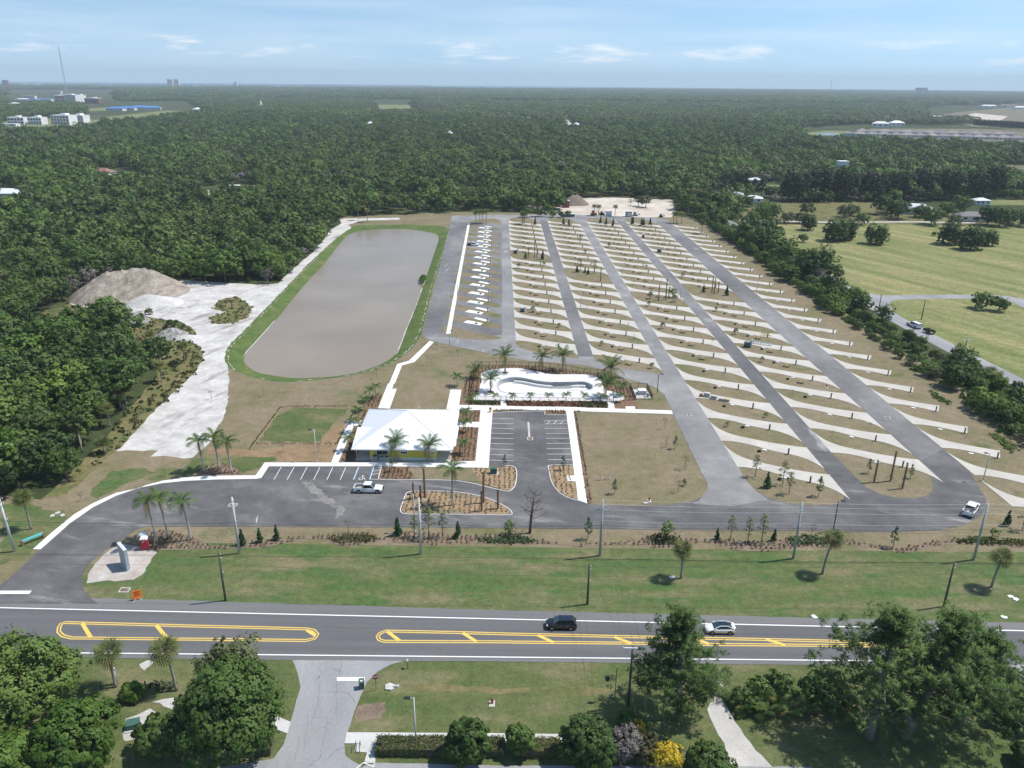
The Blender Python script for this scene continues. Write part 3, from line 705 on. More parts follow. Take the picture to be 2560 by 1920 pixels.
# north islands
for a0, a1 in ((5.3,23.3),(28.1,45.8),(50.9,68.9),(73.8,91.2)):
    w_ = a1-a0
    P_ = [K(a0+w_*x, 455+y) for x, y in ((-.01,4),(.03,10),(.12,15),(.3,17.5),(.5,17),(.7,13),(.88,5),(.97,-4),(1.0,-11),(.9,-8),(.5,0))]
    sheet('island_lawn', curve(P_, 3), 0.075, MAT['camp'])
sheet('island_lawn', curve([K(a,b) for a,b in ((-18,452),(-17,458),(-12,465),(-4,467),(0,462),(0.4,455),(-1,449),(-8,453))], 3), 0.075, MAT['camp'])
# short bays by the pond: asphalt with lens lawns and pale slabs
LENS0 = [(-18.1,17.4),(-16.4,16.7),(-10.1,11.0),(-4.1,7.0),(-0.2,2.6),(0.5,0.6),(0.2,-1.2),(-0.9,-1.6),(-6.0,2.2),(-13.9,6.8),(-18.1,10.9),(-18.7,14)]
pa_ = [(-12.3,5.5),(-10.8,8.2),(-5.6,4.9),(-6.5,2.2)]; pb_ = [(-8.9,10.3),(-8.0,11.8),(-3.6,8.4),(-4.7,6.7)]
PED = []; FIRE = []; TABLE = []; BOX = []       # camp furniture positions collected: (column, row, x, y, turn)
lens_me = None; slab_me = None
root = [K(a, b) for a, b in LENS0]
for k in range(15):
    b0 = 247.5 + 13.05*k
    o_ = sheet('lens_lawn', [K(a, b+b0) for a, b in curve(LENS0, 3)], 0.066, MAT['camp'])
    sheet('concrete_slab', [K(a, b+b0) for a, b in pa_], 0.12, MAT['walk'], .1, o_)
    sheet('concrete_slab', [K(a, b+b0) for a, b in pb_], 0.12, MAT['walk'], .1, o_)
    FIRE.append((0, k, *K(-7.6+random.uniform(-.3,.3), b0+4.2), 0))
    PED.append((0, k, *K(-4.2, b0+6.2), 0))
sheet('lens_lawn', curve([K(a, b) for a, b in ((-17.6,250),(-13,246),(-6,241),(0,237.5),(0.6,236),(-2,234.4),(-9,234.8),(-15.5,238),(-18.4,243))], 3), 0.066, MAT['camp'])
# pull-through pads
TOPE = [(0,11.2),(.3,9.5),(1.3,6.3),(3.4,3.5),(7.2,1.1),(11.8,-1.3),(15.7,-2.8),(18.2,-3.4)]
BOTE = [(18.2,-14),(17.7,-12.3),(16.7,-10.1),(14.7,-7.8),(12.9,-6.7),(9.5,-4.8),(6.2,-2.2),(2.9,-.5),(0,0)]
padP = curve(TOPE, 3, False) + curve(BOTE, 3, False)
ENDP = curve(TOPE[:5], 3, False) + [(11.8,-1.2),(12.5,-1.2),(10.3,-5.0)] + curve(BOTE[5:], 3, False)
LONGP = curve(TOPE[:5], 3, False) + [(12,-1.2),(20,-5.0),(18.0,-8.6),(10,-5.0)] + curve(BOTE[5:], 3, False)
COLS = [(5.15,18.3,[233.6+12.93*k for k in range(10)]+[375.1+12.9*k for k in range(7)]),
        (27.9,18.1,[220.4+12.95*k for k in range(8)]+[337.2+12.93*k for k in range(10)]),
        (50.7,18.3,[147.6+12.95*k for k in range(11)]+[296.4+12.95*k for k in range(13)]),
        (73.6,17.7,[154.6+12.92*k for k in range(11)]+[309.8+12.9*k for k in range(12)]),
        (99.6,18.2,[131.2+12.95*k for k in range(25)])]
def lathe_mesh(P, zt, name, mat):
    return MB().prism([(p[0], p[1]) for p in P], zt-.1, zt).mesh(name, mat)
pads_root = tag(add('pad_field', None), kind='structure')
for ci, (a0, w, rows_) in enumerate(COLS):
    base = padP if ci < 4 else ENDP
    base = [(p[0]*w/18.2 if ci < 4 else p[0], p[1]) for p in base]
    me_ = lathe_mesh(base, 0.085, 'concrete_pad', MAT['conc'])
    me_long = lathe_mesh(LONGP, 0.085, 'concrete_pad', MAT['conc'])
    for ri, T0 in enumerate(rows_):
        o_ = add('concrete_pad', me_long if (ci == 4 and ri < 2) else me_, pads_root, (*K(a0, T0), 0), CA)
        e = 9.6 if ci == 4 else 12.9*w/18.2
        eb = -4.9 if ci == 4 else -6.75
        if ci == 4 and ri < 2: e, eb = 15.6, -7.6
        PED.append((ci+1, ri, *K(a0+e, T0+eb-.12), CA - .6))
        BOX.append((ci+1, ri, *K(a0+e-4.6, T0+eb+2.0), CA - .55))
        if ci < 4 and not (ci == 3 and ri < 3):
            FIRE.append((ci+1, ri, *K(a0+6.6+random.uniform(-.6,.6), T0-5.9+random.uniform(-.4,.4)), 0))
            if (ci < 2) or (ci == 2 and 5 < ri) or (ci == 3 and ri > 3):
                TABLE.append((ci+1, ri, *K(a0+9.2+random.uniform(-.5,.5), T0-8.4+random.uniform(-.3,.3)), CA - .5))
# ------------------------------------------------------------------ walks, islands, beds
WALK = [
 TP([2,(285,1430),(450,1285),(640,1130),(800,1035),(1000,945),(1200,903),(1225,893),(1260,878),(1400,840),(1600,810),(1800,796),(2200,793),12,(0,790),(0,822),2,(1870,828),(1600,840),(1400,860),(1200,900),(1000,970),(800,1070),(600,1210),(420,1370),(350,1432)]),
 TP([12,(0,790),(75,682),(650,682),(1680,672),(1895,668),(2012,690),(2010,727),(1100,714),(110,714),(45,815),(0,822)]),
 TP([12,(1940,228),(2045,227),(2012,690),(1895,668)]),
 TP([12,(1755,184),(2200,193),22,(0,194),(460,201),(830,213),(1380,232),(1390,262),(525,236),(0,222),12,(2045,226),(1750,229)]),
 TP([12,(1680,52),(1775,52),(1755,183),(1750,228),(1645,220)]),
 TP([12,(1745,329),(1932,331),(1926,378),(1735,374)]),
 TP([12,(775,360),(790,318),(920,320),(905,360),(845,365),(710,681),(650,681)]),
 TP([12,(1055,212),(1140,0),11,(1152,1655),(1220,1490),(1320,1462),(1500,1290),(1535,1300),(1370,1470),(1262,1500),(1200,1655),12,(1190,0),(1175,45),(1215,45),(1155,215)]),
 TP([22,(462,201),(525,204),(650,1036),(570,1008),(550,845),(480,840),(475,795),(540,795)]),
 TP([22,(980,197),(1060,197),(1065,222),(985,220)]),
]
for k, P_ in enumerate(WALK):
    sheet('sidewalk', P_, 0.10+.003*k, MAT['walk'], 0.1)
BEDS = {}
def bed(name, L, mat, zz=0.09, island=None):
    P_ = L if not isinstance(L[0], int) else TP(L)
    BEDS[name] = P_
    sheet('mulch_bed', rough(P_, 1.0, .07), zz, MAT[mat], .09)
bed('b1', [12,(1090,90),(1055,212),(975,216),(900,420),(835,560),(870,575),(860,676),(720,678),(800,500),(900,300),(960,130),(1040,90)], 'mulch')
bed('b2', [12,(1762,232),(1938,234),(1930,326),(1752,325)], 'mulch')
bed('b3', [12,(1733,378),(1922,381),(1890,664),(1672,664)], 'mulch')
bed('b4', [12,(1092,724),(1300,722),(1360,790),(1352,824),(1100,824),(1070,800)], 'mulch', .11)
sheet('island_lawn', TP([12,(1300,722),(2003,732),(1860,738),(1950,850),(1700,833),(1355,824),(1360,790)]), 0.11, MAT['camp'], .1)
bed('b5', [12,(1862,738),(2010,730),(2196,714),22,(8,718),(34,762),(26,868),(0,910),12,(2180,922),(2050,893),(1952,852)], 'mulch2', .112)
bed('b6', [12,(1330,938),(1500,934),(1700,938),(1850,958),(2000,994),(2145,1062),(2198,1110),(2170,1130),(1900,1126),(1450,1124),(1295,1120),(1256,1098),(1270,1040),(1296,972)], 'mulch2', .11)
sheet('island_lawn', curve(TP([12,(1600,942),(1720,942),(1830,958),(1905,985),(1800,990),(1700,975)]), 3), 0.125, MAT['camp'])
sheet('island_lawn', curve(TP([12,(1490,1122),(1560,1095),(1680,1088),(1780,1100),(1850,1122),(1700,1124)]), 3), 0.125, MAT['camp'])
bed('b7', [22,(332,710),(525,708),(566,1002),(480,975),(402,926),(348,850),(325,742)], 'mulch2', .11)
bed('b8', [22,(530,238),(556,238),(688,1032),(655,1034)], 'mulch', .09)
bed('b9', [12,(2048,230),(2200,228),22,(452,232),(462,264),(288,260),(278,232),(0,232),12,(2048,246)], 'mulch', .11)
bed('front1', [2,(1255,1275),(1400,1255),(1560,1290),(1700,1335),(1800,1395),(2000,1400),(2212,1375),12,(0,1378),(160,1345),(450,1320),(600,1310),(750,1295),(950,1290),(1100,1330),(1230,1300),(1450,1285),(1700,1310),(2212,1306),22,(200,1350),(300,1355),(450,1385),(700,1380),(1000,1365),(1100,1340),(1250,1285),(1400,1310),(1550,1345),(1700,1350),(1900,1350),(2212,1368),32,(150,1340),(300,1310),(480,1330),(680,1350),(900,1390),(1080,1420),(1200,1410),(1400,1365),(1600,1345),(1750,1330),(2000,1350),(2400,1390),(2400,1430),(2000,1405),(1750,1385),(1550,1390),(1400,1410),(1250,1450),(1120,1460),(1000,1430),(800,1400),(650,1385),(450,1410),(250,1410),(100,1440),(0,1450),22,(1950,1440),(1800,1400),(1650,1370),(1500,1375),(1350,1420),(1200,1410),(1000,1385),(700,1400),(550,1410),(400,1390),(200,1380),(0,1400),12,(2000,1380),(1900,1370),(1700,1390),(1500,1395),(1250,1380),(1130,1350),(1000,1370),(820,1405),(700,1390),(600,1350),(450,1335),(300,1360),(150,1400),(0,1420),2,(2100,1415),(1750,1432),(1500,1437),(1300,1440),(1260,1380)], 'mulch3', .05)
bed('royal', [2,(1660,790),(1780,715),(1900,690),(2020,715),(2085,765),(2080,785),(1800,790)], 'mulch3', .05)
# lawn edging strips of mulch with young hedge plants
EDGE = [TP([12,(-60,575),(0,490),(215,205),(280,198),(870,198),(820,300),(700,522),(0,518)])]
mk = MB(); band_mesh(mk, EDGE[0], 0.6, 0.035, 0.035); tag(mk.build('hedge_strip', MAT['mulch2']), kind='structure')
sheet('green_patch', rough(TP([12,(30,495),(180,270),(330,205),(800,215),(690,330),(600,430),(540,500)]), 1.2, .5), 0.03, MAT['south'])
sheet('green_patch', rough(TP([2,(1680,640),(2212,630),12,(190,635),(160,670),(70,676),(40,720),2,(2090,775),(1900,690),(1640,770),(1500,800),(1640,690)]), 1.2, .4), 0.03, MAT['south'])
sheet('green_patch', rough(TP([2,(760,950),(960,760),(1200,720),(1350,760),(1100,860),(850,1000)]), 1.2, .5), 0.03, MAT['verge'])
sheet('green_patch', rough(TP([2,(0,1060),(200,1000),(420,1090),(560,1100),(540,1200),(400,1310),(260,1480),(0,1560)]), 1.2, .5), 0.03, MAT['verge'])
sheet('brown_patch', rough(TP([2,(1790,540),(2212,570),12,(0,570),(580,500),(600,390),(700,370),(790,300),(760,420),(690,560),(650,676),(200,676),(190,640),(0,630),2,(1790,600)]), 1.2, .4), 0.026, terrain('bare_lawn', [(0.3, (0.22, 0.15, 0.085)), (0.7, (0.27, 0.19, 0.115))], 0.2, 2.0, 0.25, mid=(.5, .2)))
# kerbs round the islands
def kerb(L, closed=True, w=.16, h=.15):
    P_ = TP(L) if isinstance(L[0], int) else L
    mk_ = MB(); band_mesh(mk_, curve(P_, 3, closed), w, 0.0, h, closed)
    tag(mk_.build('kerb', MAT['kerb']), kind='structure')
kerb([12,(1328,934),(1500,929),(1700,934),(1850,954),(2000,990),(2150,1060),(2207,1110),(2180,1136),(1900,1131),(1450,1129),(1290,1126),(1248,1100),(1264,1040),(1290,970)])
kerb([12,(1085,718),(1062,805),(1090,829),(1400,831),(1700,838),(1850,858),(2000,895),(2140,926),(2196,926),22,(30,870),(40,760),(10,713),12,(2150,712)], False)
kerb([22,(525,703),(328,706),(319,740),(343,850),(400,932),(480,984),(572,1010)], False)
kerb([12,(2045,252),(2200,243),22,(275,239),(285,266),(465,269)], False)
# ------------------------------------------------------------------ pool terrace
DECK = curve(Q(1140,860,320,[(430,540),(480,490),(620,450),(850,425),(1100,425),(1400,480),(1650,525),(2000,530)]) + Q(1380,860,280,[(200,600),(500,605),(750,612),(880,650),(960,720),(1000,830),(1080,915),(1230,960),(1390,1030),(1435,1065),(1410,1105),(1240,1140),(800,1132),(0,1132)]) + Q(1140,860,320,[(1200,985),(700,980),(350,975),(298,940),(290,900),(330,880),(400,830),(412,720),(440,650)]), 3)
MULP = Q(1140,860,320,[(60,1060),(100,800),(330,368),(1000,372),(1500,395),(2212,500)]) + Q(1380,860,280,[(1100,605),(1230,665),(1540,865),(1650,1120),(1700,1280),(1450,1290),(1240,1280),(1115,1272),(0,1243)]) + Q(1140,860,320,[(1200,1085),(500,1065)])
sheet('pool_bed', rough(MULP, 1.2, .1), 0.05, MAT['mulch'], holes=(POOL,))
BEDS['pool'] = MULP
sheet('pool_deck', DECK, 0.11, MAT['deck'], holes=(POOL,))
sheet('pool_path', Q(1140,860,320,[(775,985),(870,985),(875,1085),(772,1080)]), 0.112, MAT['deck'])
sheet('pool_path', Q(1380,860,280,[(1090,1150),(1215,1150),(1240,1280),(1115,1275)]), 0.112, MAT['deck'])
pw = MB(); cxq = sum(p[0] for p in POOL)/len(POOL); cyq = sum(p[1] for p in POOL)/len(POOL)
for k in range(len(POOL)):
    a_, b_ = POOL[k], POOL[(k+1) % len(POOL)]
    pw.quad((*a_, .11), (*b_, .11), (*b_, -1.25), (*a_, -1.25))
tag(pw.build('pool_wall', flat('pool_plaster_grey', (0.40, 0.41, 0.41), .8)), kind='structure')
sheet('pool_floor', POOL, -1.22, MAT['walk'])
mk = MB(); band_mesh(mk, POOL, .34, .1, .16, True)
tag(mk.build('pool_coping', MAT['galv']), kind='structure')
bk = [p for p in POOL[9:33]]
mk = MB(); band_mesh(mk, [(p[0], p[1]-1.0) for p in bk], .5, -1.2, -.55)
tag(mk.build('pool_bench', MAT['walk']), kind='structure')
# ------------------------------------------------------------------ south side
sheet('side_street', rough(TP([13,(300,694),(1420,704),(1180,760),(1050,830),(960,920),(910,1020),(850,1180),(790,1350),(765,1450),(770,1550),(830,1600),(905,1640),(890,1800),(2600,1800),(4800,1800),(4800,1650),(2212,1640),(1040,1618),(935,1640),(890,1690),(700,2300),(-700,2300),(-600,1700),(0,1608),(150,1580),(240,1450),(290,1290),(350,1080),(385,960),(350,800),(320,740)]), 1.2, .06), 0.045, MAT['oldroad'])
rc = random.Random(9); mk = MB()
for (u0, v0, u1, v1) in ((560,760,540,1100),(540,1100,470,1300),(700,900,690,1200),(620,1000,800,1010),(800,1010,860,1100),(740,740,720,860),(450,1200,420,1500),(620,1250,560,1560),(560,1560,460,1650),(900,1450,700,1500),(700,1500,600,1600),(380,1400,330,1600),(640,800,750,830),(520,900,560,860)):
    a_, b_ = T(1,3,u0,v0), T(1,3,u1,v1); n_ = 14
    band_mesh(mk, [(a_[0]+(b_[0]-a_[0])*k/n_+rc.uniform(-.12,.12), a_[1]+(b_[1]-a_[1])*k/n_+rc.uniform(-.12,.12)) for k in range(n_+1)], rc.uniform(.05,.1), .049, .049)
tag(mk.build('tar_cracks', flat('sealed_crack', (0.17, 0.17, 0.178), .7)), kind='structure')
sheet('sidewalk', TP([13,(785,1355),(2212,1364),23,(500,1372),(500,1440),13,(2212,1428),(1040,1420),(1030,1612),(938,1608),(960,1530),(850,1520),(862,1450),(765,1450)]), 0.10, MAT['walk_old'], .1)
sheet('sidewalk', TP([13,(130,1195),(300,1265),(270,1365),(90,1295)]), 0.10, MAT['walk_old'], .1)
mk = MB(); mk.quad(*[(*p, .05) for p in TP([13,(700,877),(940,877),(940,907),(698,907)])])
P_ = TP([13,(930,1615),(1030,1612),(1015,1650),(870,1659),(810,1720)])
band_mesh(mk, [P_[3], P_[0], P_[1], P_[2]], .1, .052, .052); band_mesh(mk, [P_[0], P_[2]], .1, .053, .053)
tag(mk.build('street_markings', MAT['paint']), kind='structure')
sheet('gravel_drive', rough(TP([23,(1770,990),(1830,1090),(1930,1260),(2010,1380),(2100,1500),(2350,1760),(2000,1760),(1850,1560),(1830,1450),(1750,1300),(1680,1150)]), 1.0, .12), 0.04, MAT['gravel'])
sheet('right_drive', TP([33,(1880,768),(2700,768),(2700,1050),(2212,890),(2050,800)]), 0.051, MAT['oldroad'])
sheet('bare_sand', rough(TP([3,(1090,1240),(1200,1200),(1290,1150),(1360,1160),(1320,1240),(1230,1330),(1180,1400),(1090,1420),(1060,1400)]), .8, .35), 0.03, MAT['gravel'])
sheet('bare_sand', rough(TP([3,(1330,1080),(1420,1060),(1500,1060),(1560,1130),(1480,1150),(1400,1120)]), .8, .3), 0.03, MAT['gravel'])
sheet('bare_sand', rough(TP([3,(1200,760),(1290,720),(1330,740),(1250,810)]), .8, .25), 0.03, MAT['gravel'])
sheet('bare_sand', rough(TP([13,(850,1180),(950,1090),(1100,1090),(1140,1160),(1060,1240),(900,1250)]), .8, .4), 0.03, MAT['mulch3'])
sheet('ditch', rough(TP([13,(1270,950),(1500,940),(2212,965),23,(300,955),(900,960),(880,1000),(700,1040),(0,1015),13,(1800,1005),(1300,985)]), 1.0, .3), 0.022, MAT['rough'])
sheet('dry_grass', rough(TP([3,(0,1330),(150,1280),(380,1320),(370,1480),(200,1560),(0,1600)]), 1.0, .4), 0.03, MAT['rough'])
# entrance island: bare limerock round the sign wall
sheet('limerock', rough(Q(200,1280,320,[(140,1220),(150,1050),(260,890),(400,740),(560,620),(700,560),(870,570),(1170,640),(1290,650),(1330,700),(1260,790),(1180,930),(1080,1080),(900,1180),(600,1190),(400,1200)]), .8, .2), 0.03, terrain('limerock_ground', [(0.3, (0.34, 0.29, 0.255)), (0.6, (0.46, 0.42, 0.385)), (0.75, (0.58, 0.56, 0.53))], 0.35, 2.5, 0.2))
# ------------------------------------------------------------------ road on the right
rr = [(148,80),(145,120),(142,160),(139.6,200),(136.2,230),(133.9,260),(133.2,290),(133.1,320),(132.4,350),(131.2,380),(128.5,430),(125.5,480),(122,540)]
L_, R2 = ribbon(curve(rr, 3, False), 6.4)
sheet('side_road', L_ + R2[::-1], 0.05, MAT['oldroad'])
sheet('field_road', curve(TP([31,(860,875),(1000,893),(1300,890),(1790,888),(2100,905),(2600,1000)]), 3, False) + curve(TP([31,(2600,1110),(2212,1000),(2080,945),(1780,923),(1300,927),(1090,937),(1050,970),(1080,1020),(1040,1030),(800,905)]), 3, False), 0.046, MAT['oldroad'])
mk = MB(); P_ = Q(1720,380,840,[(340,452),(460,452),(900,463),(1230,462),(1500,460),(1900,468)])
band_mesh(mk, P_, 4.0, .06, .06); tag(mk.build('farm_track', MAT['gravel']), kind='structure')
# ================================================================== VEGETATION
def rot_z(V, a):
    c, s = math.cos(a), math.sin(a); return V @ np.array([[c, s, 0], [-s, c, 0], [0, 0, 1]])
def leaf_quads(C, Nrm, size, rng, aspect=1.0):
    """square-ish leaf clusters at C facing Nrm"""
    n = len(C)
    t = rng.normal(size=(n, 3)); Nrm = Nrm/np.linalg.norm(Nrm, axis=1, keepdims=True)
    a = np.cross(Nrm, t); a /= np.linalg.norm(a, axis=1, keepdims=True)+1e-9
    b = np.cross(Nrm, a)
    sz = (size*(0.6+0.8*rng.random(n)))[:, None]
    a = a*sz; b = b*sz*aspect
    bend = Nrm*sz*0.25
    V = np.stack([C-a-bend, C-b*0.8, C+a-bend, C+b*0.9], axis=1).reshape(-1, 3)
    F = np.arange(4*n).reshape(n, 4)
    return V, F
def sphere_dirs(n, rng, zmin=-0.35):
    z_ = zmin+(1-zmin)*rng.random(n); a = rng.random(n)*2*math.pi; r = np.sqrt(1-z_*z_)
    return np.stack([r*np.cos(a), r*np.sin(a), z_], axis=1)
def crown(name, lobes, subs, leaves, size, mat, seed, zmin=-0.4, shell=0.82):
    """lobes: (x,y,z,rx,rz); clumps of leaves spread over every lobe's outer volume"""
    rng = np.random.default_rng(seed); Vs = []; Fs = []; To = []; Ns = []; k = 0
    cc = np.mean([l[:3] for l in lobes], axis=0)
    for (x, y, zz, rx, rz) in lobes:
        d = sphere_dirs(subs, rng, zmin)
        rr = shell+(1-shell)*rng.random((subs, 1))*1.3
        sc_ = np.array([rx, rx, rz])
        cen = np.array([x, y, zz])+d*rr*sc_
        sr = 0.30*rx*(0.7+0.6*rng.random(subs))
        tone_l = rng.random()*0.35
        for j in range(subs):
            nl = max(4, int(leaves*(0.6+0.8*rng.random())))
            dd = sphere_dirs(nl, rng, -0.6)
            P = cen[j]+dd*sr[j]*(0.55+0.5*rng.random((nl, 1)))
            nn = dd*0.55+d[j]*0.75+np.array([0, 0, .35])+rng.normal(size=(nl, 3))*0.28
            V, F = leaf_quads(P, nn, size, rng)
            og = cen[j]-cc; og = og/(np.linalg.norm(og)+1e-6)
            sn = dd*.5+d[j]*.6+og*.45+nn*.25+np.array([0, 0, .12]); sn /= np.linalg.norm(sn, axis=1, keepdims=True)
            Ns.append(np.repeat(sn, 4, axis=0)); Vs.append(V); Fs.append(F+k); k += len(V)
            To.append(np.clip(tone_l+rng.random()*0.4+rng.random(nl)*0.3, 0, 1))
    return npmesh(name, np.concatenate(Vs), np.concatenate(Fs), mat, False, np.concatenate(To), np.concatenate(Ns))
def lobes_round(n, R, H, seed, base=0.0, lob=0.45, flat=0.75):
    rng = np.random.default_rng(seed); L = [(0, 0, base+H*0.55, R*0.62, H*0.42)]
    for i in range(n):
        a = 2*math.pi*(i*0.618)+rng.random()*0.7; t = (i+0.5)/n
        zz = base+H*(0.16+0.74*t); r = R*math.sqrt(max(0.08, 1-((t-0.3)/0.85)**2))*(0.55+0.2*rng.random())
        q = R*lob*(0.75+0.5*rng.random())
        L.append((r*math.cos(a), r*math.sin(a), zz, q, q*flat))
    return L
def trunk_mesh(name, h, r, lobes, mat, seed, lean=(0, 0), n=6, limbs=6, top=None):
    rng = random.Random(seed); mb = MB()
    pts = []; rad = []
    for i in range(5):
        t = i/4; pts.append((lean[0]*t+rng.uniform(-.1, .1)*h*.1*(i > 0), lean[1]*t+rng.uniform(-.1, .1)*h*.1*(i > 0), h*t)); rad.append(r*(1.25-0.75*t) if i else r*1.5)
    mb.path(pts, rad, n)
    for (x, y, zz, rx, rz) in lobes[:limbs]:
        s = pts[2+rng.randrange(3)]
        mid = ((s[0]+x)/2, (s[1]+y)/2, (s[2]+zz)/2+rz*.1)
        mb.path([s, mid, (x, y, zz)], [r*.45, r*.3, r*.08], 5)
    return mb.mesh(name, mat, True)
# ---- tree kinds: lists of (trunk mesh, crown mesh)
KIND = {}
def make_kind(key, count, R, H, th, tr, nl, subs, leaves, size, fol, bark='bark', flat=0.75, lob=0.45, seed=1, limbs=5, zmin=-0.4):
    KIND[key] = []
    for i in range(count):
        f = 0.9+0.2*((i*37) % 10)/10
        lb = lobes_round(nl, R*f, H, seed*100+i, th*0.62, lob, flat)
        KIND[key].append((trunk_mesh('trunk', th+H*.3, tr, lb[1:], MAT[bark], seed*10+i, limbs=limbs), crown('crown', lb, subs, leaves, size, FOL[fol], seed*50+i, zmin)))
make_kind('oak', 5, 4.6, 6.4, 3.2, .28, 11, 15, 14, .27, 'oak', seed=1)
make_kind('dark', 3, 4.3, 6.6, 3.0, .28, 10, 14, 14, .27, 'dark', seed=2)
make_kind('bright', 3, 4.3, 5.6, 2.4, .25, 11, 15, 14, .27, 'bright', seed=3)
make_kind('pinewood', 4, 2.9, 4.6, 7.5, .2, 9, 11, 13, .24, 'pine', 'greybark', flat=.6, lob=.5, seed=4)
make_kind('bush', 3, 2.1, 2.5, .7, .1, 8, 11, 11, .2, 'oak', seed=5)
make_kind('casu', 3, 3.3, 12.5, 3.0, .3, 17, 12, 12, .3, 'casu', flat=1.1, lob=.42, seed=6)
make_kind('grey', 2, 3.0, 4.6, 2.5, .18, 9, 10, 7, .16, 'grey', 'greybark', seed=7, limbs=9)
make_kind('pale', 2, 4.0, 5.4, 2.6, .22, 10, 13, 12, .26, 'pale', 'greybark', seed=8)
make_kind('ball', 2, 4.5, 8.0, .1, .3, 17, 20, 15, .26, 'dark', seed=9, lob=.46, flat=.95, zmin=-.85)
# low versions for the distance
LOW = []
for i, (fol, R, H, th) in enumerate((('oak', 4.6, 6.2, 2.6), ('oak', 5.2, 6.8, 2.4), ('dark', 4.4, 6.6, 2.6), ('pine', 3.4, 5.0, 5.5), ('pine', 3.8, 5.4, 5.2), ('bright', 4.5, 5.6, 2.2), ('pale', 4.2, 5.2, 2.2), ('grey', 3.2, 4.2, 2.6))):
    lb = lobes_round(7, R, H, 900+i, th*.5, .5, .75)
    o = bpy.data.objects.new('distant_tree', crown('distant_tree', lb, 8, 6, .55, FOL[fol], 700+i))
    LOW.append(o)
PATCH = []
for i, fol in enumerate(('dark', 'oak', 'pine', 'oak', 'pale')):
    rng = random.Random(40+i); lb = []
    for k in range(34):
        q = rng.uniform(3.4, 6.0); lb.append((rng.uniform(-24, 24), rng.uniform(-24, 24), rng.uniform(4.5, 9), q, q*.7))
    PATCH.append(bpy.data.objects.new('canopy', crown('canopy', lb, 5, 4, 1.5, FOL[fol], 800+i, zmin=0.0)))
def instancer(name, pts, rots, scl, idx, objs, label=None):
    coll = bpy.data.collections.new(name+'_kinds')
    for k, o in enumerate(objs):
        o.name = '%02d_' % k + o.name; coll.objects.link(o)
    me = bpy.data.meshes.new(name); n = len(pts)
    me.vertices.add(n); me.vertices.foreach_set('co', np.asarray(pts, np.float32).ravel())
    for nm, typ, dat in (('rz', 'FLOAT', rots), ('sc', 'FLOAT', scl), ('kind_index', 'INT', idx)):
        a = me.attributes.new(nm, typ, 'POINT'); a.data.foreach_set('value', np.asarray(dat, np.int32 if typ == 'INT' else np.float32))
    ob = add(name, me)
    ng = bpy.data.node_groups.new(name, 'GeometryNodeTree')
    ng.interface.new_socket('Geometry', in_out='INPUT', socket_type='NodeSocketGeometry')
    ng.interface.new_socket('Geometry', in_out='OUTPUT', socket_type='NodeSocketGeometry')
    gi = N(ng, 'NodeGroupInput'); go = N(ng, 'NodeGroupOutput')
    ci = N(ng, 'GeometryNodeCollectionInfo'); ci.inputs['Collection'].default_value = coll
    ci.inputs['Separate Children'].default_value = True; ci.inputs['Reset Children'].default_value = True
    ip = N(ng, 'GeometryNodeInstanceOnPoints'); ip.inputs['Pick Instance'].default_value = True
    def attr(nm, typ):
        a = N(ng, 'GeometryNodeInputNamedAttribute', data_type=typ); a.inputs['Name'].default_value = nm
        return a.outputs['Attribute']
    cx = N(ng, 'ShaderNodeCombineXYZ'); ng.links.new(attr('rz', 'FLOAT'), cx.inputs['Z'])
    ng.links.new(gi.outputs[0], ip.inputs['Points']); ng.links.new(ci.outputs[0], ip.inputs['Instance'])
    ng.links.new(attr('kind_index', 'INT'), ip.inputs['Instance Index'])
    ng.links.new(cx.outputs[0], ip.inputs['Rotation']); ng.links.new(attr('sc', 'FLOAT'), ip.inputs['Scale'])
    ng.links.new(ip.outputs[0], go.inputs[0])
    md = ob.modifiers.new('spread', 'NODES'); md.node_group = ng
    tag(ob, label, 'forest', kind='stuff')
    return ob
# ---- where no wood grows
def buf(P, d):
    cx = sum(p[0] for p in P)/len(P); cy = sum(p[1] for p in P)/len(P)
    out = []
    for p in P:
        L = math.hypot(p[0]-cx, p[1]-cy); out.append((cx+(p[0]-cx)*(L+d)/L, cy+(p[1]-cy)*(L+d)/L))
    return out
HAMLET = [[G(x, y) for x, y in L] for L in (
    ((228,426),(310,420),(345,434),(330,464),(240,464)), ((335,438),(385,436),(390,462),(340,462)), ((500,466),(640,458),(645,494),(510,500)),
    ((920,250),(1040,250),(1045,282),(930,284)), ((60,294),(250,290),(260,322),(0,340),(0,310)), ((180,256),(470,252),(540,288),(330,306),(220,318)),
    ((0,225),(300,225),(300,256),(150,262),(0,262)), ((2000,322),(2120,312),(2600,312),(2620,380),(2440,366),(2200,358),(2020,352)), ((2380,272),(2620,252),(2620,322),(2440,318)),
    ((1395,284),(1418,284),(1442,324),(1418,324)), ((0,478),(50,478),(50,520),(0,520)), ((1090,440),(1120,438),(1120,452),(1095,455)), ((2300,268),(2470,262),(2470,300),(2300,302)))]
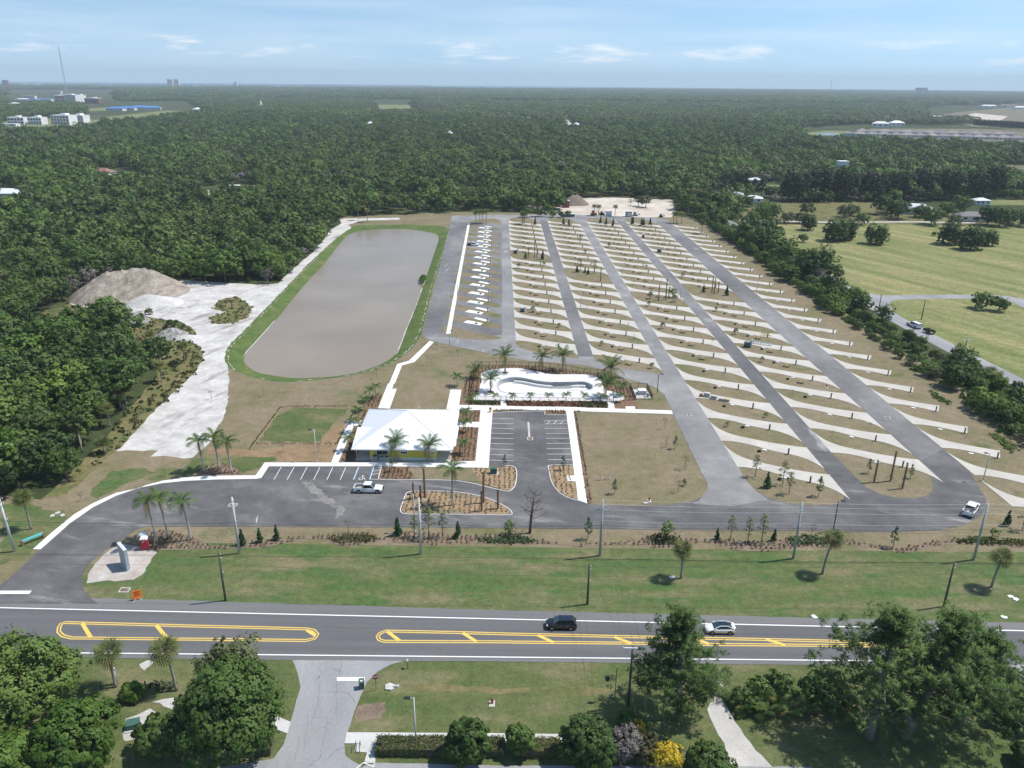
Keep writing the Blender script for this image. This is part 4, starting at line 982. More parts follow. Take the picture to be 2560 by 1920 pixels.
NOWOOD = [camp, [K(-25,200),K(-25,480),K(30,486),K(118,486),K(136,150),K(160,100),(170,80),(170,-300),(-170,-300),(-170,112),(-60,130)], TP([2,(-900,1500),(-100,1000),(0,965),(350,1000),(560,840),(760,650),(930,570),(1200,350),12,(0,0),(0,1650)]), sand, CLEAR, buf(CLEAR, 4), BANK,
          TP([1,(120,1240),(600,925),(830,1030),(1330,1045),(1720,1180),(1830,1400),(1770,1580),(1640,1659),2,(1560,70),(1300,300),(1000,610),(850,560),(1050,270),(1180,90),1,(1270,1640),(1170,1400),(1120,1290),(900,1230),(500,1230)]),
          [(124,100),(170,80),(900,80),(900,330)]+Q(1720,380,840,[(2900,560),(2212,300),(2060,290),(1900,320),(1200,335),(640,335),(330,370),(300,480),(420,520)]), Q(1720,380,840,[(150,200),(640,205),(640,330),(150,330)]), BARREN] + HAMLET
def wood_ok(X, Y, W=1):
    ok = np.ones(X.shape, bool)
    for P in NOWOOD: ok &= ~inside_np(P, X, Y)
    return ok
def vis(X, Y, H=8.0):
    """inside the camera's view (with a margin)"""
    zc = Y*math.cos(PITCH)+(CAMH-H)*math.sin(PITCH); u = FPX*X/np.maximum(zc, 1)
    return (np.abs(u) < 1420) & (zc > 20)
rng = np.random.default_rng(5)
def grid(y0, y1, step, jit=.48):
    ys = np.arange(y0, y1, step); out = []
    for y in ys:
        w = 0.74*y+60; xs = np.arange(-w, w, step)
        out.append(np.stack([xs+rng.uniform(-jit, jit, len(xs))*step, y+rng.uniform(-jit, jit, len(xs))*step], 1))
    return np.concatenate(out)
P = np.concatenate([grid(118, 420, 6.6), grid(420, 900, 7.2), grid(900, 1700, 9.5)])
P = P[vis(P[:, 0], P[:, 1]) & wood_ok(P[:, 0], P[:, 1])]
P = P[np.argsort(P[:, 1]+0.25*np.abs(P[:, 0]))]
def vnoise(X, Y, s, seed):
    r = np.random.default_rng(seed); a = r.random((256, 256))
    x = X/s; y = Y/s; xi = np.floor(x).astype(int); yi = np.floor(y).astype(int); fx = x-xi; fy = y-yi
    g = lambda i, j: a[i % 256, j % 256]
    fx = fx*fx*(3-2*fx); fy = fy*fy*(3-2*fy)
    return (g(xi, yi)*(1-fx)+g(xi+1, yi)*fx)*(1-fy)+(g(xi, yi+1)*(1-fx)+g(xi+1, yi+1)*fx)*fy
pn = vnoise(P[:, 0], P[:, 1], 70, 3); bn = vnoise(P[:, 0], P[:, 1], 26, 4)
pineish = (P[:, 1] > 330) & (P[:, 0] > -260) & (P[:, 0] < 120)
gp_ = vnoise(P[:, 0], P[:, 1], 33, 9)+.35*vnoise(P[:, 0], P[:, 1], 12, 10); keep_ = (gp_ < .98) | (P[:, 1] < 250)
P = P[keep_]; pn = pn[keep_]; bn = bn[keep_]; pineish = pineish[keep_]
mn = vnoise(P[:, 0], P[:, 1], 48, 12)
NEAR = 235
kinds_near = []
for i in range(len(P)):
    r = rng.random()
    if pineish[i] and r < .62: k = 'pinewood'
    elif mn[i] > .72 and P[i, 1] > 300: k = 'pale' if r < .6 else 'grey' if r < .75 else 'oak'
    elif pn[i] > .58: k = 'dark' if r < .75 else 'oak'
    elif bn[i] > .66: k = 'bright' if r < .75 else 'oak'
    elif r < .035: k = 'grey'
    elif r < .10: k = 'pale'
    elif r < .24: k = 'pinewood'
    else: k = 'oak' if r < .8 else 'dark'
    kinds_near.append(k)
S_ = .72+.95*rng.random(len(P))**1.6
S_ = np.where(np.array(kinds_near) == 'pinewood', .85+.4*rng.random(len(P)), S_)
WORD = {'oak': 'leafy mid green tree', 'dark': 'dark green rounded tree', 'bright': 'bright green spreading tree', 'pinewood': 'slender pine with a tufted crown', 'grey': 'bare grey twiggy tree', 'pale': 'pale green open crowned tree'}
NAMEK = {'oak': 'oak_tree', 'dark': 'oak_tree', 'bright': 'leafy_tree', 'pinewood': 'pine_tree', 'grey': 'bare_tree', 'pale': 'pale_tree'}
def plant_kind(key, x, y, s, label, cat='tree', group=None, name=None, var=None, rz=None, zz=0.0):
    tr, cr = KIND[key][random.randrange(len(KIND[key])) if var is None else var]
    t_ = thing(name or NAMEK.get(key, 'tree'), label, cat, (x, y, zz), random.uniform(0, 6.28) if rz is None else rz, group, s)
    add('trunk', tr, t_); add('crown', cr, t_)
    return t_
for i in range(NEAR):
    x, y = P[i]; k = kinds_near[i]
    if y < 205 and x < -60: where = 'wood left of the entrance lawn'
    elif y < 300: where = 'wood behind the sand pile'
    elif x < 0: where = 'wood along the pond track'
    else: where = 'wood beyond the camp lanes'
    plant_kind(k, x, y, float(S_[i]), WORD[k]+' in the '+where, 'tree', WORD[k]+'s in the '+where)
IDX = {'oak': (0, 1), 'dark': (2, 2), 'pinewood': (3, 4), 'bright': (5, 5), 'pale': (6, 6), 'grey': (7, 7)}
fi = [IDX[kinds_near[i]][int(rng.random() < .5)] for i in range(NEAR, len(P))]
fp = np.zeros((len(P)-NEAR, 3)); fp[:, :2] = P[NEAR:]
instancer('woodland', fp, rng.uniform(0, 6.28, len(fp)), S_[NEAR:], fi, LOW, 'dense green woodland reaching back from the camp ground')
# far canopy
F1 = np.concatenate([grid(1700, 3200, 24), grid(3200, 6200, 40), grid(6200, 11500, 80)])
ok = vis(F1[:, 0], F1[:, 1]) & wood_ok(F1[:, 0], F1[:, 1])
coast = np.interp(F1[:, 0], [p[0] for p in seaL], [p[1] for p in seaL])
ok &= (F1[:, 1] < coast-30) & (rng.random(len(F1)) < np.where(F1[:, 1] > 3200, .82, .93))
F1 = F1[ok]
isl_pts = []
for k in range(260):
    t_ = rng.random(); a0 = np.array(isl[0])*(1-t_)+np.array(isl[4])*t_
    isl_pts.append((a0[0]+rng.normal()*30, a0[1]-rng.uniform(20, 120)))
sF = np.where(F1[:, 1] > 6200, 1.5, np.where(F1[:, 1] > 3200, 1.25, .82))*rng.uniform(.8, 1.25, len(F1))
F2 = np.concatenate([F1, np.array(isl_pts)]); sF = np.concatenate([sF, np.full(len(isl_pts), 1.2)])
f3 = np.zeros((len(F2), 3)); f3[:, :2] = F2
instancer('distant_woodland', f3, rng.uniform(0, 6.28, len(f3)), sF, np.clip((vnoise(f3[:, 0], f3[:, 1], 300, 14)*6.0-.5+rng.normal(size=len(f3))*.55).astype(int), 0, 4), PATCH, 'hazy far woodland stretching to the sea')
print('trees', len(P), 'far', len(f3))

# ------------------------------------------------------------------ palms
def feather(name, L, droop, nleaf, ll, mat, up=0.6, w=0.05):
    """a frond growing from the origin along +X, first rising then arching over"""
    mb = []; V = []; F = []; To = []; k = 0; rng = random.Random(3)
    pts = []
    for i in range(nleaf+1):
        t = i/nleaf; pts.append(Vector((L*(t-0.12*t*t*droop), 0, L*(up*t-droop*t*t))))
    mbp = MB().path(pts[::3]+[pts[-1]], [.03]*len(pts[::3])+[.01], 4)
    for i in range(2, nleaf+1):
        p = pts[i]; d = (pts[i]-pts[i-1]).normalized(); t = i/nleaf
        l = ll*(0.45+1.1*math.sin(min(1, t*1.05)*math.pi*.86)**.7)*(1.0 if t < .95 else .8)
        for s in (-1, 1):
            e = p+Vector((d.x*.45, s*.85, d.z*.45-.32-rng.random()*.15)).normalized()*l
            n = d*w*.9
            V += [p-n, p+n, e+Vector((0, 0, -.02))+n*.15, e-n*.15]; F.append((k, k+1, k+2, k+3)); k += 4; To.append(rng.random())
    nv = len(mbp.v); V2 = [tuple(v) for v in V]
    me = bpy.data.meshes.new(name); me.from_pydata(mbp.v+V2, [], mbp.f+[tuple(q+nv for q in f) for f in F]); me.update()
    a = me.attributes.new('tone', 'FLOAT', 'FACE'); a.data.foreach_set('value', [.6]*len(mbp.f)+To)
    me.materials.append(mat); return me
FR = {'coco': feather('frond', 3.6, .62, 30, .62, FOL['palm'], .85, .05), 'cocoy': feather('frond', 3.3, .85, 30, .6, FOL['palmy'], .6, .05),
      'royal': feather('frond', 3.0, .75, 26, .6, FOL['palm'], .75, .06), 'royaly': feather('frond', 2.6, 1.2, 26, .5, FOL['palmy'], .5, .05),
      'small': feather('frond', 1.5, .95, 16, .42, FOL['palm'], .9, .05), 'fox': feather('frond', 1.9, .8, 18, .48, FOL['palm'], .75, .06)}
def fan(name, mat, r=1.0, pet=.75):
    V = []; F = []; To = []; k = 0
    mbp = MB().path([(0, 0, 0), (pet*.6, 0, pet*.16), (pet, 0, pet*.12)], [.025, .02, .02], 4); nv = len(mbp.v)
    for i in range(15):
        a = R_(-120+i*240/14); c = Vector((pet, 0, pet*.12)); ll = r*1.25*(1.0-.25*abs(i-7)/7)
        d = Vector((math.cos(a), math.sin(a), .1)); e = c+d*ll+Vector((0, 0, -.3*ll)); m_ = c+d*ll*.6
        n = Vector((-math.sin(a), math.cos(a), 0))*.06*r
        V += [c, m_-n, e, m_+n]; F.append((k, k+1, k+2, k+3)); k += 4; To.append((i*7 % 10)/10)
    me = bpy.data.meshes.new(name); me.from_pydata(mbp.v+[tuple(v) for v in V], [], mbp.f+[tuple(q+nv for q in f) for f in F]); me.update()
    a_ = me.attributes.new('tone', 'FLOAT', 'FACE'); a_.data.foreach_set('value', [.5]*len(mbp.f)+To)
    me.materials.append(mat); return me
FR['fan'] = fan('frond', FOL['fan']); FR['fany'] = fan('frond', FOL['palmy'], .9)
def palm_trunk(h, r0, r1, mat, lean=(0, 0), bulge=0.0, rings=10):
    mb = MB(); pts = []; rad = []
    for i in range(rings+1):
        t = i/rings; pts.append((lean[0]*t*t, lean[1]*t*t, h*t)); rad.append((r0+(r1-r0)*t)*(1+.06*(i % 2))+bulge*math.exp(-((t-.08)/.1)**2)); 
    mb.path(pts, rad, 8); return mb.mesh('trunk', MAT[mat], True)
def palm(kind, x, y, h, label, group, s=1.0, lean=(0, 0), seed=0, stakes=0, old=2, name=None, wind=0.0):
    rng = random.Random(seed*7+13)
    root = thing(name or {'coco': 'coconut_palm', 'royal': 'royal_palm', 'small': 'small_palm', 'fox': 'foxtail_palm', 'fan': 'sabal_palm'}[kind], label, 'palm', (x, y, 0), 0, group)
    tm = {'coco': (h, .17, .11, 'palmbark', lean, .12), 'royal': (h, .2, .16, 'royalbark', lean, .06), 'small': (h, .07, .05, 'royalbark', lean, .03), 'fox': (h, .1, .07, 'palmbark', lean, .03), 'fan': (h, .17, .16, 'palmbark', lean, .04)}[kind]
    add('trunk', palm_trunk(*tm), root)
    top = (lean[0], lean[1], h)
    if kind in ('royal', 'fox'):
        cs = MB().path([top, (top[0], top[1], h+.55*s), (top[0], top[1], h+1.1*s)], [tm[2]*1.05, tm[2]*.95, tm[2]*.5], 8).build('crownshaft', flat('crownshaft_green', (0.10, 0.16, 0.05), .5) if 'cs' not in MAT else MAT['cs'], root, None, 0, True)
        MAT.setdefault('cs', cs.data.materials[0]); top = (top[0], top[1], h+1.0*s)
    n = {'coco': 16, 'royal': 12, 'small': 8, 'fox': 9, 'fan': 24}[kind]
    yk = {'coco': 'cocoy', 'royal': 'royaly', 'fan': 'fany'}.get(kind, kind)
    for i in range(n):
        az = i*2.39996+rng.uniform(-.25, .25); t = i/n
        me = FR[kind] if (i < n-old or yk == kind) else FR[yk]
        o = add('frond', me, root, top, 0, s*rng.uniform(.85, 1.12))
        pit = {'coco': R_(52-78*t), 'royal': R_(42-70*t), 'small': R_(38-50*t), 'fox': R_(40-62*t), 'fan': R_(75-130*t)}[kind]+rng.uniform(-.1, .1)
        if wind: az = az*0.55+wind+math.pi*.0
        o.rotation_euler = (rng.uniform(-.25, .25), -pit*.8, az)
    if stakes:
        sk = MB()
        for i in range(3):
            a = i*2.1+.4; sk.path([(1.1*math.cos(a)*s, 1.1*math.sin(a)*s, 0), (.12*math.cos(a), .12*math.sin(a), 1.5*s)], .05, 4)
        sk.build('brace', MAT['stake'], root)
    return root
gr = 'royal palms beside the entrance road'
for i, (u, v, h, lb) in enumerate(((1765,765,6.2,'left royal palm of three on the lawn by the parking bays'), (1895,735,6.4,'middle royal palm of three on the lawn by the parking bays'), (2000,765,6.0,'right royal palm of three on the lawn by the parking bays'), (1355,1375,7.4,'left royal palm of three behind the red portable toilets'), (1455,1335,7.2,'middle royal palm of three behind the red portable toilets'), (1650,1350,7.0,'right royal palm of three behind the red portable toilets'))):
    palm('royal', *T(0, 2, u, v), h, lb, gr, .95, (-.5 if i > 2 else -.35, 0), i, stakes=1)
palm('royal', *T(1, 2, 1700, 1050), 6.8, 'royal palm standing alone in the big kerbed island', gr, 1.0, (0, 0), 9, stakes=1)
gf = 'sabal palms along the highway verge'
for i, (c, r, u, v, h, ln, lb) in enumerate(((0,2,270,1255,6.2,(-.2,0),'sabal palm on the lawn left of the entrance curve'), (2,3,1460,20,5.4,(-.1,.2),'shortest sabal palm on the verge behind the black car'), (3,2,470,1640,6.6,(.9,.2),'leaning sabal palm on the verge behind the white coupe'), (3,3,1930,95,5.6,(.5,0),'rightmost sabal palm on the verge near the far pole'), (0,3,1000,960,5.6,(0,0),'shaggy sabal palm south of the road by the small pole'), (0,3,1525,990,6.6,(-.6,.1),'slim sabal palm south of the road beside the big oak'))):
    palm('fan', *T(c, r, u, v), h, lb, gf, 1.18, ln, 20+i, old=6 if i in (0, 4) else 3)
gc = 'coconut palms round the club house and pool'
for i, (x0, y0, w, u, v, h, s, lb) in enumerate(((850,1000,320,975,1055,4.4,.95,'left coconut palm in front of the yellow wall'), (850,1000,320,1548,1075,3.9,.85,'right coconut palm in front of the yellow wall'), (1140,860,320,848,490,4.9,1.05,'coconut palm in the round planter at the back of the pool'), (1140,860,320,1485,450,3.9,1.0,'left of the twin coconut palms behind the pool'), (1140,860,320,1840,460,4.4,.95,'right of the twin coconut palms behind the pool'), (1140,860,320,600,830,3.4,.9,'coconut palm in the round planter at the pool left end'), (1380,860,280,1160,650,2.6,1.25,'largest coconut palm at the back right pool fence'), (1380,860,280,1060,1060,3.6,1.0,'coconut palm in the round planter at the pool right end'), (1140,860,320,345,590,2.2,.85,'yellowish coconut palm at the back left pool fence'))):
    palm('coco', *Q(x0, y0, w, [(u, v)])[0], h, lb, gc, s, (0, 0), 40+i, stakes=1 if i in (0, 1, 3, 4) else 0, old=6 if i in (6, 8) else 2)
gs = 'small palms in the hedge bed before the pool'
for i, p in enumerate(Q(1140,860,320,[(340,1000),(672,1005),(970,1012),(1285,1012),(1600,1012),(1895,1005)]) + Q(1380,860,280,[(630,1152),(965,1162),(1355,1152)])):
    palm('small', *p, 2.0, ['first','second','third','fourth','fifth','sixth','seventh','eighth','ninth'][i]+' small palm from the left in the pool front bed', gs, .95, (0, 0), 60+i)
gx = 'foxtail palms in the mulch beds by the club house'
foxL = [T(1,2,u,v) for u, v in ((1035,122),(985,150),(935,235),(890,330),(850,420),(805,580))]
foxR = [T(1,2,u,v) for u, v in ((1840,226),(1815,330),(1810,420),(1785,610),(1700,1),(1850,60))]
for i, p in enumerate(foxL):
    palm('fox', *p, 2.2, ['first','second','third','fourth','fifth','sixth'][i]+' foxtail palm from the back, bed left of the club house', gx, .95, (0, 0), 80+i)
for i, p in enumerate(foxR[:4]):
    palm('fox', *p, 1.9, ['first','second','third','fourth'][i]+' foxtail palm from the back, beds right of the club house', gx, .95, (0, 0), 90+i)
palm('fox', *Q(1380,860,280,[(1370,1010)])[0], 1.6, 'foxtail palm in the bed by the pool pump yard', gx, 1.1, (0, 0), 97)
palm('fox', *Q(1140,860,320,[(20,730)])[0], 1.8, 'foxtail palm on the lawn left of the pool fence', gx, 1.0, (0, 0), 98)
# low cabbage palms in the wood edges: one joined crown each
def low_fan_crown(seed):
    rng = random.Random(seed); Vs = []; Fs = []; To = []; k = 0; src = FR['fan']
    V0 = np.array([v.co for v in src.vertices]); F0 = [tuple(p.vertices) for p in src.polygons if len(p.vertices) == 4]
    for i in range(22):
        az = i*2.4+rng.random()*.4; pit = R_(70-115*i/22); s = rng.uniform(.9, 1.25)
        M_ = (Matrix.Rotation(az, 3, 'Z') @ Matrix.Rotation(-pit*.8, 3, 'Y')); M_ = np.array(M_)*s
        Vs.append(V0 @ M_.T); Fs += [tuple(q+k for q in f) for f in F0]; To += [rng.random()]*len(F0); k += len(V0)
    return npmesh('crown', np.concatenate(Vs), Fs, FOL['fan'], False, To)
LFC = [low_fan_crown(i) for i in range(3)]; LFT = palm_trunk(3.6, .17, .16, 'palmbark')
def cabbage(x, y, h, label, group='cabbage palms at the wood edges'):
    t_ = thing('cabbage_palm', label, 'palm', (x, y, 0), random.uniform(0, 6), group)
    o = add('trunk', LFT, t_); o.scale = (1, 1, h/3.6); add('crown', LFC[random.randrange(3)], t_, (0, 0, h))
for i, (c, r, u, v, h) in enumerate(((0,2,950,370,4.5),(0,2,820,240,4),(0,2,1040,200,4.5),(0,2,1100,220,5),(0,2,900,600,2.5),(0,1,1400,1640,4.5),(0,1,1600,1480,5),(0,1,1310,1340,4),(0,1,1150,1500,3),(0,1,1000,1480,3),(0,1,1900,740,4),(0,2,640,130,4.5),(0,1,480,930,3))):
    cabbage(*T(c, r, u, v), h, 'cabbage palm at the wood edge beside the sand track')
for i, p in enumerate(TP([11,(965,262),(885,245),(1960,275),(1935,270),(1900,280),(1990,270)])):
    cabbage(*p, 6.5, 'tall cabbage palm beyond the far end of the pond')
for i, p in enumerate(Q(1300,460,420,[(1035,420),(975,415),(1250,425),(2020,515),(2060,520),(2125,520),(30,530),(60,525)])):
    cabbage(*p, 5.5, 'cabbage palm beside the far camp lane')
for i, p in enumerate(TP([21,(95,275),(110,280),(1640,360)])):
    cabbage(*p, 6.0, 'cabbage palm at the camp far corner')
for i, p in enumerate(Q(1720,380,840,[(1275,445),(1320,440),(90,540)])):
    cabbage(*p, 6.5, 'cabbage palm by the paddock house')
for i, p in enumerate(TP([31,(1900,1640),(1740,1580),(1960,1680)])):
    cabbage(*p, 3.0, 'cabbage palm in the hedgerow nearest the side road')
# ================================================================== CLUB HOUSE
def gpoint(x0, y0, w, u, v, zz=0.0): return Q(x0, y0, w, [(u, v)], zz)[0]
ch = thing('club_house', 'yellow club house with white hipped metal roof and porches', 'building', (-23.2, 160.0, 0))
def rel(p): return (p[0]+23.2, p[1]-160.0, p[2])
ex0, ex1, ey0, ey1, ez, az = -34.0, -12.45, 149.1, 170.9, 3.0, 7.4
ap = (-23.3, 160.0, az)
MB().box(0.0, 0.0, 0.0, 20.4, 20.6, 0.13).build('floor_slab', MAT['walk_old'], ch)
wl = MB()
W0, W1, V0, V1 = -30.3, -16.1, 150.3, 168.8
wall = MB().box((W0+W1)/2+23.2, (V0+V1)/2-160, .13, W1-W0, V1-V0, 3.25).build('wall', MAT['yellwall'], ch)
for k in range(12):                                    # siding boards on the front
    MB().box((W0+W1)/2+23.2, V0-160-.012, .62+k*.2, W1-W0+.01, .03, .17).build('siding_board', MAT['yellwall'], ch)
MB().box((W0+W1)/2+23.2, V0-160-.03, .13, W1-W0+.02, .08, .42).build('base_band', MAT['trim'], ch)
def window(xc, z0, w_, h_, panes, nm='window'):
    f_ = MB().box(xc+23.2, V0-160-.06, z0, w_, .08, h_).build(nm, MAT['trim'], ch)
    for k in range(panes):
        pw_ = (w_-.24)/panes
        MB().box(xc+23.2-w_/2+.12+pw_*(k+.5), V0-160-.11, z0+.12, pw_-.06, .03, h_-.24).build('pane', MAT['glass'], f_)
window(-27.6, 1.2, 2.6, 1.25, 2); window(-23.0, 1.35, 1.7, .8, 3); window(-18.3, 1.3, .55, .8, 1); window(-16.8, 1.35, 1.0, .6, 2)
rf = MB()
C_ = [rel((ex0, ey0, ez)), rel((ex1, ey0, ez)), rel((ex1, ey1, ez)), rel((ex0, ey1, ez))]; A_ = rel(ap)
roof = MB().quad(C_[0], C_[1], A_).quad(C_[1], C_[2], A_).quad(C_[2], C_[3], A_).quad(C_[3], C_[0], A_).quad(*C_[::-1]).build('roof', MAT['roofw'], ch)
fa = MB()
for k in range(4):
    a_, b_ = C_[k], C_[(k+1) % 4]; fa.wall(a_, b_, .05, ez-.22, ez-.004)
fa.build('fascia', MAT['trim'], roof)
rm = MB()                                              # hip caps
for k in range(4): rm.path([(C_[k][0], C_[k][1], C_[k][2]+.03), (A_[0], A_[1], A_[2]+.03)], .07, 4)
rm.build('hip_cap', MAT['roofpale'], roof)
for side in range(4):                                  # standing seams
    a_, b_ = Vector(C_[side]), Vector(C_[(side+1) % 4]); se = MB(); apx = Vector(A_)
    n_ = 44
    for k in range(1, n_):
        t_ = k/n_; p = a_.lerp(b_, t_); up = (apx-(a_+b_)/2); s_ = 1-abs(2*t_-1); q = p+up*s_
        if s_ > .02: se.path([p+Vector((0, 0, .02)), q+Vector((0, 0, .02))], .028, 3, False)
    se.build('roof_seams', MAT['roofw'], roof)
# flatter porch roofs on the two sides
pl = [rel((*gpoint(850,1000,320,302,468,3.55), 3.55)), rel((*gpoint(850,1000,320,575,472,4.35), 4.35)), rel((*gpoint(850,1000,320,235,770,3.1), 3.1)), rel((-34.05, 150.6, 3.03))]
MB().hexa([(p[0], p[1], p[2]-.12) for p in (pl[3], pl[2], pl[1], pl[0])]+[pl[3], pl[2], pl[1], pl[0]]).build('porch_roof', MAT['roofw'], roof)
MB().hexa([(10.2, -9.0, 2.98), (11.3, -9.0, 2.98), (11.3, .6, 3.0), (8.6, .6, 4.0), (10.2, -9.0, 3.06), (11.3, -9.0, 3.06), (11.3, .6, 3.12), (8.6, .6, 4.12)]).build('porch_roof', MAT['roofw'], roof)
for (x_, y_) in ((-33.2, 150.6), (-13.2, 150.6), (-33.3, 160), (-13.2, 160), (-33.3, 169.8), (-13.2, 169.8)):
    p_ = MB().box(x_+23.2, y_-160, .13, .2, .2, 2.9).build('porch_post', MAT['stake'], ch)
MB().lathe([(.12, 0), (.12, .6), (.2, .62), (.2, .75)], 8, (2.2, 3.0, 6.2)).build('roof_vent', MAT['galv'], roof)
for k, x_ in enumerate((-6.0, -4.2, 3.2, 4.6, 5.8)):
    MB().lathe([(.06, 0), (.06, .5)], 6, (x_, 9.6, 3.2)).build('vent_pipe', MAT['trim'], roof)
# things beside the club house
def ac_unit(x, y, label, s=1.0):
    t_ = thing('air_conditioner', label, 'air conditioner', (x, y, 0.1), 0, 'air conditioners before the yellow wall')
    MB().box(0, 0, 0, 1.15*s, .95*s, .08).build('pad', MAT['walk_old'], t_)
    MB().box(0, 0, .08, .95*s, .8*s, .85*s).build('case', flat('ac_grey', (0.30, 0.31, 0.32), .5) if 'ac' not in MAT else MAT['ac'], t_)
    MAT.setdefault('ac', t_.children[1].data.materials[0])
    MB().lathe([(.3*s, 0), (.3*s, .03), (.1*s, .05)], 12, (0, 0, .08+.85*s)).build('fan_guard', MAT['black'], t_)
    for k in range(5): MB().box(0, -.41*s, .18+k*.14*s, .8*s, .02, .05).build('grille_slat', MAT['black'], t_)
for k, (u, lb, s_) in enumerate(((610, 'largest grey air conditioner, leftmost in front of yellow wall', 1.35), (720, 'middle grey air conditioner in front of yellow wall', 1.05), (805, 'rightmost grey air conditioner in front of yellow wall', 1.05))):
    p_ = gpoint(850,1000,320,u,1075); ac_unit(p_[0], p_[1]+.4, lb, s_)
t_ = thing('trash_bin', 'yellow litter bin with dark lid on the walk by the lot', 'bin', (*T(1,2,2025,246), .1))
MB().lathe([(.28, 0), (.3, .9), (.32, .95)], 10).build('drum', MAT['yellow'], t_); MB().lathe([(.33, .95), (.3, 1.1), (.12, 1.25)], 10).build('lid', MAT['black'], t_)
# transformer in the bed
def cabinet(x, y, label, mat='green', w=1.3, d=.9, h=1.2, rz=0., group=None, zz=.1):
    t_ = thing('utility_cabinet', label, 'utility box', (x, y, zz), rz, group)
    MB().box(0, 0, -.1, w+.5, d+.5, .16).build('pad', MAT['walk_old'], t_)
    MB().box(0, 0, .06, w, d, h*.9).build('case', MAT[mat], t_); MB().hexa([(-w/2-.03, -d/2-.03, h*.9+.06), (w/2+.03, -d/2-.03, h*.9+.06), (w/2+.03, d/2+.03, h*.9+.06), (-w/2-.03, d/2+.03, h*.9+.06), (-w/2-.03, -d/2-.03, h*.92+.06), (w/2+.03, -d/2-.03, h*.92+.06), (w/2+.03, d/2+.03, h+.1), (-w/2-.03, d/2+.03, h+.1)]).build('lid', MAT[mat], t_)
    MB().box(0, -d/2-.02, .2, w*.8, .03, h*.5).build('door', MAT[mat], t_)
    return t_
cabinet(*T(1,2,2055,775), 'dark green transformer cabinet in the mulch by the lot entrance', h=1.3)
cabinet(*T(0,3,1155,1310), 'low green cabinet on a white slab among sandy weeds', w=1.5, d=1.1, h=.8, rz=.3)
ORD = ['first','second','third','fourth','fifth','sixth','seventh','eighth','ninth','tenth','eleventh','twelfth','thirteenth','fourteenth','fifteenth','sixteenth','seventeenth','eighteenth','nineteenth','twentieth']
ORD = ORD+['twenty '+w for w in ORD[:9]]+['thirtieth']+['thirty '+w for w in ORD[:9]]
def ordw(i): return ORD[i]
# ================================================================== young planting
def simple_tree(kind, x, y, h, label, group, s=1.0, zz=0.03):
    root = thing({'cone': 'conical_shrub', 'pine': 'young_pine', 'cypress': 'young_cypress', 'sapling': 'sapling', 'shrub': 'shrub'}[kind], label, 'shrub' if kind in ('shrub', 'cone') else 'tree', (x, y, zz), random.uniform(0, 6.28), group, h/4.0)
    v = random.randrange(3)
    add('trunk', YT[kind][v][0], root); add('crown', YT[kind][v][1], root)
    return root
YT = {}
def cone_lobes(seed, H=4.0, R=.85, n=9):
    r = random.Random(seed); L = []
    for i in range(n):
        t = i/(n-1); q = R*(1-.82*t)*.75
        for k in range(3 if t < .8 else 1):
            a = r.random()*6.28; L.append((math.cos(a)*R*(1-t)*.42, math.sin(a)*R*(1-t)*.42, .35+t*(H-.6), q*.8+.08, q+.12))
    return L
YT['cone'] = [(MB().path([(0, 0, 0), (0, 0, 2)], [.08, .03], 5).mesh('trunk', MAT['bark']), crown('crown', cone_lobes(i), 8, 7, .15, FOL['cone'], 300+i)) for i in range(3)]
YT['cypress'] = [(MB().path([(0, 0, 0), (.03, 0, 1.5), (0, .03, 3.6)], [.07, .05, .01], 5).mesh('trunk', MAT['greybark']), crown('crown', [(0.0, 0, 1.5, .62, .7), (.1, 0, 2.2, .6, .8), (-.1, .1, 2.9, .42, .7), (0, 0, 3.5, .22, .5)], 16, 7, .10, FOL['cypress'], 310+i)) for i in range(3)]
YT['sapling'] = [(MB().path([(0, 0, 0), (.05, 0, 1.6), (0, .05, 3.2)], [.07, .05, .01], 5).path([(0, 0, 1.4), (.5, .3, 2.6)], [.03, .01], 4).path([(0, 0, 1.7), (-.5, .1, 2.9)], [.03, .01], 4).mesh('trunk', MAT['greybark']), crown('crown', [(0, 0, 2.4, .8, 1.0), (.2, .1, 3.1, .5, .7)], 10, 3, .09, FOL['pale'], 320+i)) for i in range(3)]
YT['shrub'] = [(MB().path([(0, 0, 0), (0, 0, 1.5)], [.1, .05], 5).mesh('trunk', MAT['bark']), crown('crown', [(0, 0, 1.6, 1.3, 1.3), (.5, .3, 2.4, .8, .9), (-.5, 0, 2.2, .8, .9)], 16, 7, .17, FOL['oak'], 330+i)) for i in range(3)]
